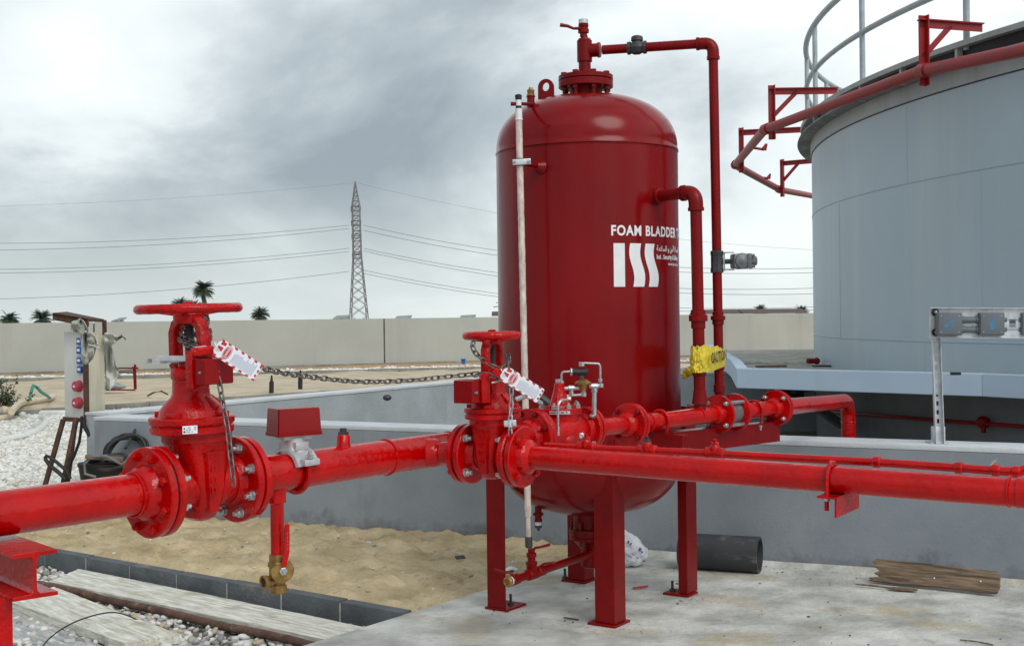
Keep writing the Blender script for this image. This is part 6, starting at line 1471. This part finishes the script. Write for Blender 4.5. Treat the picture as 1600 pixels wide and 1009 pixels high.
danger_tag((785, 581), (845, 619), .050, lambda x, y: q2(x, y, -.13 if x < 820 else -.17), 'white and red danger tag hanging on the smaller gate valve', None, 1)
def tamper(F0, c, w, d, h, label, lid_label=True, flip=1):
    """switch box: local x width, -y faces out"""
    Fm = F0.copy(); Fm.translation = c; t = thing('tamper_switch', label, 'switch box', c); mb = MB(Fm)
    sec = lambda y, k: [(x*w/2*k, y, z*h/2*k) for x, z in ((-1, -.93), (-.95, -1), (.95, -1), (1, -.93), (1, .93), (.95, 1), (-.95, 1), (-1, .93))]
    mb.loft([sec(d/2, .97), sec(d/2-.004, 1.0), sec(d/2-.012, 1.0), sec(d/2-.013, .97), sec(-d/2+.004, .93), sec(-d/2, .89)]); obj('cover', mb, M['redbox'], t, smooth=28)
    return t, Fm
# large valve: box in front of the yoke, mounting plate and silver bracket
c = q1(331, 579.5, -.115); tb, Fm = tamper(GF1, c, .105, .065, .076, 'dark red tamper switch box clamped to the yoke of the large valve')
mb = MB(Fm); mb.box((-.052-.004, .024, .006), (.007, .026, .104), None, ch=.002); mb.box((.0, .036, .006), (.104, .007, .085), None, ch=.002); obj('back_plate', mb, M['redcast'], tb)
mb = MB(Fm); mb.box((.0, -.033, .0), (.002, .002, .002)); mb.box((-.048, -.014, -.001), (.006, .010, .006)); obj('cover_screw', mb, M['steel'], tb)
c = q1(316, 548, -.11); mb = MB(frame(c, (.93, .37, .10))); mb.box((0, 0, 0), (.058, .045, .024), None, ch=.003); o = obj('lock_box', mb, M['redcast'], org=c); tag(o, 'small bright red lock body on top of the large valve\'s switch box', 'lock')
mb = MB(frame(c, (.93, .37, .10))); mb.box((-.004, .0, .0125), (.030, .026, .001)); obj('sticker', mb, M['paper'], o)
def bracket():
    a = q1(246, 562, -.03); b = q1(305, 562, -.06); t = thing('switch_bracket', 'zinc channel bracket sticking out left through the large valve yoke', 'bracket', a); F_ = frame((a+b)/2, b-a); L_ = (b-a).length
    mb = MB(F_); mb.box((0, 0, .010), (L_, .032, .003)); mb.box((0, .015, .0), (L_, .003, .022)); mb.box((0, -.015, .004), (L_, .003, .014)); obj('channel', mb, M['galv'], t, smooth=0, bevel=.0006)
    mb = MB(F_); mb.box((-L_/2+.012, -.004, -.010), (.075, .022, .003)); mb.box((-L_/2-.024, -.004, -.004), (.006, .022, .014)); mb.cyl((-.02, -.010, -.006), (.045, -.010, .0), .004, n=8); obj('actuator_arm', mb, M['galv'], t, smooth=30)
bracket()
# smaller valve: box on the left
c = q2(735, 611, -.09); tb, Fm = tamper(GF2 @ Matrix.Rotation(R(0), 4, 'Z'), c, .080, .085, .080, 'dark red tamper switch box left of the smaller valve yoke')
mb = MB(Fm); mb.box((.004, .003, .0405), (.046, .05, .001)); obj('sticker', mb, M['paper'], tb)
mb = MB(Fm); mb.box((.044, .022, .010), (.008, .045, .095), None, ch=.002); obj('back_plate', mb, M['redcast'], tb)
mb = MB(Fm); mb.box((.043, -.03, -.002), (.006, .012, .007)); obj('cover_screw', mb, M['steel'], tb)
c = q2(783, 582, -.11); mb = MB(frame(c, (.98, .05, -.10))); mb.box((0, 0, 0), (.052, .03, .026), None, ch=.003); tag(obj('lock_box', mb, M['redcast'], org=c), 'small bright red lock body on the smaller valve yoke', 'lock')
p = q2(771, 596, -.09); mb = MB(); mb.cyl(q2(768, 598, -.10), q2(796, 591, -.08), .0035, n=8); tag(obj('steel_pin', mb, M['steel'], org=p), 'thin steel pin across the smaller valve yoke', 'pin')
# ------------------------------------------------------------------ planks, rusty pipe and cable at lower left
def plank(pts, z, th, m, label, seed, roll=0):
    """four photo corners: far-left, far-right, near-right, near-left on the plank's top"""
    P = [gz(x, y, z) for x, y in pts]; t0 = P[0]; n = 40; rg = random.Random(seed); top = []; bot = []
    for i in range(n+1):
        s = i/n; a = P[0]+(P[1]-P[0])*s; b = P[3]+(P[2]-P[3])*s; w = (b-a).normalized()
        a = a-w*.002*rg.uniform(-1, 1); b = b+w*.0025*rg.uniform(-1, 1); row = []
        for k in range(7):
            v = k/6; q = a+(b-a)*v; q.z += .0022*mnoise.noise(Vector((s*7, v*3, seed)))+.004*math.sin(s*3+seed); row.append(q)
        top.append(row)
    vs = []; 
    for r_ in top: vs += r_+[r_[-1]-Vector((0, 0, th)), r_[0]-Vector((0, 0, th))]
    m_ = 9; fs = []
    for i in range(n):
        for k in range(m_): fs.append((i*m_+k, i*m_+(k+1) % m_, (i+1)*m_+(k+1) % m_, (i+1)*m_+k))
    fs += [tuple(range(m_))[::-1], tuple(range(n*m_, n*m_+m_))]
    # express in a frame lying along the grain so that the wood texture follows the plank
    d = (P[1]-P[0]).normalized(); F_ = frame(t0, d); Fi = F_.inverted(); mb = MB(); mb.add([Fi @ v for v in vs], fs)
    me = mesh_of('plank', mb, m, smooth=25); o = bpy.data.objects.new('wooden_plank', me); C.objects.link(o); o.matrix_world = F_; tag(o, label, 'plank'); return o
plank([(123, 889), (600, 984), (520, 1000), (77, 909)], -.060, .040, M['wood'], 'bleached wooden plank lying nearest the dark kerb', 1)
plank([(84, 917), (281, 989), (195, 1003), (10, 938)], -.058, .042, M['wood'], 'short bleached plank on top at the lower left beside the post', 2)
plank([(-30, 930), (215, 1030), (125, 1042), (-60, 962)], -.095, .035, M['woodblue'], 'grey filmed plank lying lowest at the bottom left corner', 3)
plank([(60, 915), (420, 1040), (330, 1060), (-20, 940)], -.112, .02, M['woodblue'], 'thin grey board lying underneath the short bleached plank', 5)
def rusty_pipe():
    pts = [gz(60, 912, -.075)]+[gz(x, y, -.082+.004*math.sin(x)) for x, y in ((110, 925), (180, 941), (260, 960), (340, 978), (420, 995), (490, 1009), (560, 1024))]
    Q = [pts[0]]; rs = []
    mb = MB(); D = (pts[-1]-pts[0]); n = 60; PP = [pts[0]+D*k/n+Vector((0, 0, .003*math.sin(k*.3))) for k in range(n+1)]; mb.tube(PP, [.021+.0016*mnoise.noise(Vector((k*.7, 0, 0))) for k in range(n+1)], 18)
    tag(obj('rusty_pipe', mb, M['rustpipe'], org=pts[0], smooth=60), 'rusty thin pipe lying between the bleached planks', 'pipe')
rusty_pipe()
def loose_cable():
    P = [gz(60, 1022, -.10), gz(74, 1000, -.045), gz(100, 980, -.03), gz(130, 966, -.02), gz(165, 957, -.015), gz(190, 958, -.03), gz(220, 970, -.07)]; Q = []
    for i in range(len(P)-1):
        p0, p1, p2, p3 = P[max(i-1, 0)], P[i], P[i+1], P[min(i+2, len(P)-1)]
        for k in range(8): s = k/8; Q.append(.5*((2*p1)+(-p0+p2)*s+(2*p0-5*p1+4*p2-p3)*s*s+(-p0+3*p1-3*p2+p3)*s**3))
    Q.append(P[-1]); mb = MB(); mb.tube(Q, .0036, 8); tag(obj('thin_cable', mb, M['black'], org=P[0]), 'thin black cable arching over the short bleached plank', 'cable')
loose_cable()
# ------------------------------------------------------------------ rusty socket stand
def socket_stand():
    Yc = 9.95; cor = at(137.5, 655, Yc); th = R(35); f = Vector((-math.cos(th), math.sin(th), 0)); g = Vector((math.sin(th), math.cos(th), 0)); s = Yc/FPX
    zb = at(137, 654, Yc).z; zt = at(137, 519, Yc).z; W1, W2 = .29, .165; t = thing('socket_stand', 'rusty stand with a white socket box and torn sheeting beside the low wall', 'socket stand', (cor.x, cor.y, 0))
    c2 = Vector((cor.x, cor.y, 0)); Cc = c2+f*W1/2+g*W2/2; Cc.z = (zb+zt)/2; F_ = frame(Cc, -f)       # local x along the socket face to the right, -y is its outward normal
    mb = MB(F_); mb.box((0, 0, 0), (W1, W2, zt-zb), None, ch=.004); obj('box_body', mb, M['boxcream'], t)
    nf = -g; mb = MB(); pc = c2+f*W1*.53+nf*.004; pc.z = (zb+zt)/2; mb.box((0, 0, 0), (W1*.92, .008, zt-zb+.01), frame(pc, f), ch=.002); pl = obj('socket_panel', mb, M['boxwhite'], t)
    def on(px, py):
        d = ray(px, py); o_ = Vector((0, 0, CAMZ)); k = ((pc+nf*.004)-o_).dot(nf)/d.dot(nf); return o_+d*k
    for px, py in ((126, 533), (126, 547), (126.5, 563), (127, 577)):
        p = on(px, py); fr = frame(p, nf); mb = MB(fr); mb.box((.012, 0, 0), (.024, .055, .055), None, ch=.006); so_ = obj('blue_socket', mb, M['blue'], t); mb = MB(fr); mb.box((.026, .004, .0), (.010, .030, .022), None, ch=.004); obj('socket_cap', mb, M['paper'], so_)
    for px, py in ((124.5, 603), (124.5, 629)):
        p = on(px, py); fr = frame(p, nf); mb = MB(fr); mb.lathe([(0, .048), (.012, .048), (.014, .044), (.045, .042), (.050, .036), (.052, .0)], None, 10); so_ = obj('red_socket', mb, M['socketred'], t, smooth=25); mb = MB(fr); mb.box((.054, .0, .0), (.004, .022, .018)); obj('socket_mark', mb, M['paper'], so_)
    # angle-iron frame
    A_, B_, D_, E_ = c2, c2+f*W1, c2+g*W2, c2+f*W1+g*W2
    def post(p, z0, z1, w=.035): mb = MB(); mb.box((p.x, p.y, (z0+z1)/2), (w, w, z1-z0), None); obj('frame_post', mb, M['rust'], t, smooth=0)
    o = A_-f*.004+nf*.016; post(o, zb-.03, at(137, 568, Yc).z); post(A_+g*.012+f*.03, zt-.01, at(137, 498, Yc).z, .03); post(D_-f*.005, zt-.02, at(160, 500, D_.y).z, .028)
    # legs splay outward
    for px0, py0, px1, py1, y0, y1 in ((99, 655, 70, 760, E_.y-.3, B_.y-.15), (119, 655, 95, 775, A_.y-.02, A_.y-.25), (141, 652, 147, 700, D_.y, D_.y+.15), (118, 655, 103, 770, E_.y, E_.y+.1)):
        a, b = at(px0, py0, y0), at(px1, py1, y1); d = (b-a); b = a+d*((a.z)/(a.z-b.z)); mb = MB(); L_ = (b-a).length; mb.box((L_/2, 0, 0), (L_, .032, .032), frame(a, b-a)); obj('leg', mb, M['rust'], t, smooth=0)
    mb = MB(); zz = zb-.012
    for a, b in ((A_, B_), (B_, E_), (E_, D_), (D_, A_)):
        a = Vector((a.x, a.y, zz)); b = Vector((b.x, b.y, zz)); mb.box(((b-a).length/2, 0, 0), ((b-a).length+.03, .035, .035), frame(a, b-a))
    mb2 = MB(); mb2.box((Cc.x, Cc.y, zz), (.0, .0, .0)) if False else None
    obj('base_frame', mb, M['rust'], t, smooth=0)
    a, b, c_, d_ = at(82, 491, A_.y+.05), at(137, 500, A_.y-.12), at(163, 501, D_.y-.05), at(104, 489, D_.y+.2)
    mb = MB(); up = Vector((0, 0, .012)); ring_ = [a, b, c_, d_]; mb.add([v+up for v in ring_]+[v-up for v in ring_], [(0, 1, 2, 3), (7, 6, 5, 4), (0, 4, 5, 1), (1, 5, 6, 2), (2, 6, 7, 3), (3, 7, 4, 0)])
    mb.add([a+up, b+up, b-Vector((0, 0, .05)), a-Vector((0, 0, .045)), a+up+g*.012, b+up+g*.012, b-Vector((0, 0, .05))+g*.012, a-Vector((0, 0, .045))+g*.012], [(0, 1, 2, 3), (7, 6, 5, 4), (0, 4, 5, 1), (3, 2, 6, 7), (0, 3, 7, 4), (1, 5, 6, 2)])
    obj('roof_plate', mb, M['rust'], t, smooth=0)
    # torn sheeting
    def sheet(cols, Yf, lab, thk=.004, seed=0):
        """cols: list of (top_px, bottom_px) along the sheet"""
        vs = []; rows = 9
        n = len(cols)
        for i, (tp0, bt0) in enumerate(cols):
            for j in range(rows+1):
                s_ = j/rows; x = tp0[0]+(bt0[0]-tp0[0])*s_+2.2*mnoise.noise(Vector((i*.9, s_*3, seed))); y = tp0[1]+(bt0[1]-tp0[1])*s_; vs.append(at(x, y, Yf+.13*mnoise.noise(Vector((i*.75, s_*2.2, seed+5)))))
        mb = MB(); mb.add(vs, [(i*(rows+1)+j, (i+1)*(rows+1)+j, (i+1)*(rows+1)+j+1, i*(rows+1)+j+1) for i in range(n-1) for j in range(rows)]); o_ = obj('torn_sheet', mb, M['sheet'], t, smooth=30); sd = o_.modifiers.new('th', 'SOLIDIFY'); sd.thickness = thk
    sheet([((112, 503), (110, 514)), ((117, 501), (114, 517)), ((122, 499), (120, 519)), ((126, 497), (126, 523)), ((131, 501), (132, 519)), ((137, 512), (137, 520))], 9.62, '', seed=1)
    sheet([((126, 521), (128, 540)), ((130, 518), (127, 562)), ((134, 516), (133, 570)), ((138, 519), (138, 567)), ((143, 524), (146, 560)), ((148, 530), (150, 545))], 9.60, '', seed=4)
    sheet([((136, 520), (138, 540)), ((142, 518), (146, 541)), ((148, 524), (153, 545)), ((150, 532), (156, 547))], 9.55, '', seed=7)
    sheet([((162, 520), (163, 566)), ((166, 522), (166, 606)), ((170, 530), (172, 610)), ((174, 540), (177, 600)), ((178, 556), (184, 592)), ((181, 570), (187, 586))], 10.1, '', seed=10)
    sheet([((163, 520), (164, 538)), ((170, 519), (171, 541)), ((178, 522), (178, 537)), ((184, 525), (184, 531)), ((190, 522), (192, 527)), ((195, 526), (197, 532))], 10.0, '', seed=12)
    # cable under the box
    Ca = lambda x, y, d=0: at(x, y, 9.9+d)
    mb = MB(); mb.tube([Ca(128, 650), Ca(127, 668), Ca(124, 690), Ca(116, 712), Ca(108, 728), Ca(104, 745), Ca(106, 765)], .012, 8); obj('supply_cable', mb, M['black'], t)
    mb = MB(); mb.tube([Ca(130, 656, -.1), Ca(133, 668, -.1), Ca(139, 678, -.1), Ca(145, 686, .0)], .018, 8); obj('supply_cable', mb, M['black'], t)
    mb = MB(); mb.tube([Ca(70, 716, -.2), Ca(72, 712, -.2), Ca(79, 714, -.2), Ca(90, 723, -.2), Ca(104, 735, -.2), Ca(110, 748, -.2)], .014, 8); mb.tube([Ca(70, 716, -.2), Ca(78, 727, -.2), Ca(92, 738, -.2), Ca(102, 748, -.2)], .016, 8); obj('supply_cable', mb, M['black'], t)
socket_stand()
def cable_pile():
    Y = 9.0; P = lambda x, y, d=0: at(x, y, Y+d); b = P(170, 720); b.z = 0
    mb = vl([(0, .10), (.02, .11), (P(0, 722).z-.04, .165), (P(0, 722).z-.03, .172), (P(0, 722).z-.01, .172), (P(0, 722).z-.01, .15)], Vector((P(160, 720).x, Y, 0)), 36); tag(obj('black_tub', mb, M['black'], org=b), 'black tub standing against the low wall under the cable coils', 'tub')
    rg = random.Random(9)
    def coil(cx, cy, rx, ry, n, d, tilt, m, lab, r=.0125):
        t = thing('cable_coil', lab, 'cable', P(cx, cy, d)); 
        for k in range(n):
            c = P(cx+rg.uniform(-3, 3), cy+rg.uniform(-2, 2), d+rg.uniform(-.04, .04)); a_ = rx*Y/FPX*rg.uniform(.86, 1.08); b_ = ry*Y/FPX*rg.uniform(.86, 1.1); mb = MB()
            tl = tilt+rg.uniform(-.15, .15); ux = Vector((1, .25, rg.uniform(-.1, .1))).normalized(); uy = Vector((0, math.sin(tl), math.cos(tl)))
            mb.tube([c+ux*a_*math.cos(q)+uy*b_*math.sin(q)+Vector((0, .02*math.sin(q*2+k), .008*math.sin(3*q+k))) for q in [2*math.pi*j/40 for j in range(40)]], r, 8, closed=True); obj('loop', mb, m, t)
    coil(197, 706, 31, 28, 7, .12, .35, M['black'], 'black cable coil leaning upright against the low wall')
    coil(166, 723, 30, 22, 6, -.05, 1.25, M['darkiron'], 'dark cable coil lying flat on the tub')
    a = P(140, 712, -.1); mb = MB(); mb.box((0, 0, 0), (.26, .14, .018), frame(P(163, 715, -.12), (1, .3, -.12))); tag(obj('wood_offcut', mb, M['woodbrown'], org=a), 'brown board offcut lying on the flat cable coil', 'board')
    mb = MB(); mb.cyl(P(196, 700, .05), P(219, 657, .30), .011, n=8); tag(obj('steel_rod', mb, M['darkiron'], org=P(196, 700)), 'dark rod leaning against the low wall behind the cable coil', 'rod')
    mb = MB(); mb.tube([P(150, 745, -.2), P(133, 740, -.2), P(132, 725, -.2), P(143, 713, -.2), P(165, 712, -.22), P(190, 725, -.2), P(205, 716, -.2)], .011, 8); tag(obj('thin_cable', mb, M['greyiron'], org=P(150, 745)), 'loose grey cable end curling off the coil pile', 'cable')
cable_pile()
# ------------------------------------------------------------------ things lying by the wall on the slab
def hdpe():
    a = gz(1062, 888, 0); b = gz(1186, 896, 0); d = (b-a).normalized(); n = Vector((-d.y, d.x, 0)); r = .098; a = a+n*.03+Vector((0, 0, r)); b = b+n*.03+Vector((0, 0, r)); mb = MB(frame(a, d)); L_ = (b-a).length
    mb.lathe([(0, r-.012), (0, r), (L_-.0, r+.001), (L_, r-.012), (.02, r-.012)], None, 48, closed=False); o = obj('plastic_pipe', mb, M['hdpe'], org=a, smooth=35); tag(o, 'thick dusty black plastic pipe piece lying against the low wall', 'pipe')
hdpe()
def board():
    b0, b1 = gz(1358, 907, .01), gz(1560, 929, .01); t0, t1 = None, None
    d = (b1-b0).normalized(); n = WN; h = .105; 
    def lean(p): q = p+n*.055; return q+Vector((0, 0, h))
    n_ = 30; rg = random.Random(4); F_ = frame(b0, d, up=(lean(b0)-b0).normalized()); L_ = (b1-b0).length; H = (lean(b0)-b0).length
    top = []; rag = [(.050, .0), (.046, .012), (.07, .026), (.028, .040), (.060, .055), (.020, .078), (.035, .086), (.010, .100), (.030, .118), (.040, H)]
    poly = [(.0, 0), (.025, .004), (.0, .012)]+[(x*.9, y) for x, y in rag[2:]]+[(L_*.3, H*.985), (L_*.45, H*1.0), (L_*.6, H*.97), (L_*.985, H*.955), (L_*1.0, H*.9), (L_*1.01, H*.35), (L_*.995, .006), (L_*.97, 0), (L_*.55, .004), (L_*.2, -.004)]
    mb = MB(); vs = [(x, y) for x, y in poly]; mb.prism([(x, z) for x, z in vs], .022, Matrix.Rotation(R(90), 4, 'X'))
    me = mesh_of('board', mb, M['woodbrown'], smooth=0); o = bpy.data.objects.new('broken_board', me); C.objects.link(o); o.matrix_world = F_; tag(o, 'broken brown board leaning against the low wall at the right', 'board')
    bv = o.modifiers.new('edge', 'BEVEL'); bv.width = .002; bv.limit_method = 'ANGLE'
    for x, z in ((L_*.52, H*.38), (L_*.87, H*.45)):
        mb = MB(); mb.lathe([(0, .004), (.003, .004)], frame(F_ @ Vector((x, -.023, z)), F_.to_3x3() @ Vector((0, -1, 0))), 8); k = obj('nail_head', mb, M['paper'], org=b0); k.parent = o; k.matrix_parent_inverse = o.matrix_world.inverted()
    p0, p1 = gz(1336, 912, .012), gz(1402, 920, .012); mb = MB(); mb.tube([p0, (p0+p1)/2+Vector((0, 0, .004)), p1], [.003, .006, .004], 6); tag(obj('thin_stick', mb, M['woodbrown'], org=p0), 'thin brown stick on the slab at the foot of the broken board', 'stick')
    p0 = gz(1410, 921, .008); mb = MB(); n2 = 20; mb.prism([(.075*math.cos(q), .022*math.sin(q)) for q in [2*math.pi*k/n2 for k in range(n2)]], .008, Matrix.Translation(p0) @ Matrix.Rotation(R(-24), 4, 'Z')); tag(obj('wood_chip', mb, M['woodbrown'], org=p0), 'oval brown wood chip on the slab beside the thin stick', 'chip')
    p0, p1 = gz(1500, 999, .008), gz(1552, 1007, .006); mb = MB(); mb.tube([p0, (p0+p1)/2+Vector((0, .004, .003)), p1], .0035, 6); tag(obj('thin_stick', mb, M['woodbrown'], org=p0), 'thin curved stick on the slab at the bottom right', 'stick')
    p0, p1 = gz(990, 918, .008), gz(1012, 915, .008); mb = MB(); mb.box((0, 0, 0), ((p1-p0).length, .014, .006), frame((p0+p1)/2, p1-p0)); tag(obj('red_scrap', mb, M['tagred'], org=p0), 'small red strip on the slab right of the front leg', 'scrap')
    p0, p1 = gz(881, 964, .006), gz(904, 967.5, .006); mb = MB(); mb.tube([p0, p1], .0035, 6); tag(obj('thin_stick', mb, M['rust'], org=p0), 'short dark stick on the slab left of the front leg', 'stick')
board()
def sack():
    c = gz(983, 889, 0)+Vector((0, .08, 0)); b = bmesh.new(); bmesh.ops.create_icosphere(b, subdivisions=5, radius=1); mb = MB(); vs = []
    for v in b.verts:
        x, y, z = v.co; h = (z+1)/2; k = 1-.72*h**1.15; px = x*.185*k-.085*h; py = y*.11*k+.05*h; pz = .245*h**.95
        nz = mnoise.fractal(Vector((x*2.4, y*2.4, z*2.6)), .6, 2, 5)*.013+.004*math.sin(12*x+9*z+4*y)*(.3+h); nn = Vector((x, y, z*.3)).normalized(); vs.append(c+Vector((px, py, max(.001, pz)))+nn*nz)
    b.verts.index_update(); mb.add(vs, [[q.index for q in f.verts] for f in b.faces]); b.free()
    for v in mb.v: v.z = max(v.z, .002)
    t = thing('woven_sack', 'crumpled white woven sack slumped behind the front leg of the vessel', 'sack', c); so_ = obj('sack_body', mb, M['sack'], t, smooth=50)
    rg = random.Random(1); mk = MB()
    for px, py, w, h in ((982, 846, 3, 4), (986, 849, 2.5, 3), (1000, 858, 4, 5), (1003, 862, 3, 3), (984, 869, 7, 1.2), (990, 866, 5, 1), (996, 871, 5, 1), (1006, 876, 4, 2)):
        d = ray(px, py); o_ = Vector((0, 0, CAMZ)); best = None
        for v in vs:
            w_ = (v-o_); k = w_.dot(d.normalized()); e = (w_-d.normalized()*k).length
            if e < .012 and (best is None or k < best): best = k
        if best:
            p = o_+d.normalized()*(best-.006); s_ = p.y/FPX; mk.box((0, 0, 0), (w*s_, .002, h*s_), frame(p, (1, rg.uniform(-.2, .2), rg.uniform(-.6, -.1))))
    obj('print', mk, M['sackink'], so_, smooth=0)
    c = gz(908, 902, 0)+Vector((0, -.02, 0)); b = bmesh.new(); bmesh.ops.create_icosphere(b, subdivisions=4, radius=1); mb = MB(); vs = []
    for v in b.verts:
        x, y, z = v.co; nz = 1+.35*mnoise.fractal(Vector((x*2, y*2, z*2+8)), .7, 2, 4); vs.append(c+Vector((x*.062*nz, y*.04*nz, max(.0, .05+z*.05*nz))))
    b.verts.index_update(); mb.add(vs, [[q.index for q in f.verts] for f in b.faces]); b.free(); tag(obj('rag', mb, M['greyiron'], org=c, smooth=50), 'crumpled grey rag on the base plate of the rear leg', 'rag')
sack()
def leaf_litter():
    rg = random.Random(33); mb = MB()
    for cx, cy, n, sp in ((1090, 936, 26, .07), (1065, 931, 10, .05), (800, 958, 16, .06), (965, 986, 16, .06), (1240, 893, 30, .22), (1330, 905, 26, .20), (1060, 893, 20, .10), (905, 915, 12, .05), (1480, 925, 20, .25)):
        c = gz(cx, cy, 0)
        for _ in range(n):
            X = c.x+rg.gauss(0, sp); Y = c.y+rg.gauss(0, sp*.5); s_ = rg.uniform(.003, .009)
            if Y > WALL(X)-.02: continue
            a = rg.uniform(0, 6.28); u = Vector((math.cos(a), math.sin(a), rg.uniform(-.1, .3)))*s_; w = Vector((-math.sin(a), math.cos(a), rg.uniform(-.2, .2)))*s_*rg.uniform(.2, .6); p = Vector((X, Y, .003))
            mb.add([p-u-w*.3, p+w, p+u, p-w], [(0, 1, 2, 3)])
    o = obj('leaf_litter', mb, M['woodbrown'], smooth=0); tag(o, 'brown flakes and litter gathered along the wall foot and leg plates', 'litter', kind='stuff')
leaf_litter()
def specks():
    rg = random.Random(21); pts = []; V, Fc = ico(1); mb = MB()
    def one(X, Y, s_, z=.002): 
        sx, sy, sz = s_*rg.uniform(.6, 1.6), s_*rg.uniform(.5, 1.1), s_*rg.uniform(.25, .6); a = rg.uniform(0, 3.14)
        mb.add([Vector((X+(v[0]*sx*math.cos(a)-v[1]*sy*math.sin(a))*rg.uniform(.8, 1.2), Y+(v[0]*sx*math.sin(a)+v[1]*sy*math.cos(a)), z+sz*(v[2]+.6))) for v in V], [tuple(f) for f in Fc])
    for _ in range(110):
        px, py = rg.uniform(560, 1600), rg.uniform(880, 1009); p = gz(px, py, 0)
        if p.y < WALL(p.x)-.15 and (p.x > KB.x) and p.y < EDGE(p.x)-.1: one(p.x, p.y, rg.choice([.002, .002, .003, .004, .006]))
    o = obj('slab_debris', mb, M['darkiron'], smooth=0); tag(o, 'dark crumbs and grit strewn over the concrete slab', 'debris', kind='stuff')
    mb = MB()
    for _ in range(260):
        X = rg.uniform(-4, .3); lo = KERB(X) if X < KB.x else EDGE(X); Y = lo+(WALL(X)-lo)*rg.uniform(.05, .98); one(X, Y, rg.choice([.005, .007, .010, .014]), .012)
    o = obj('sand_debris', mb, M['peb2'], smooth=0); tag(o, 'small stones and crumbs strewn over the near sand', 'debris', kind='stuff')
    p = gz(719, 870, .03); mb = MB(); mb.box((0, 0, 0), (.06, .03, .006), Matrix.Translation(p) @ Matrix.Rotation(R(30), 4, 'Z') @ Matrix.Rotation(R(25), 4, 'X'), ch=.002); tag(obj('dark_shard', mb, M['darkiron'], org=p), 'small dark shard sticking out of the sand near the wall', 'scrap')
specks()
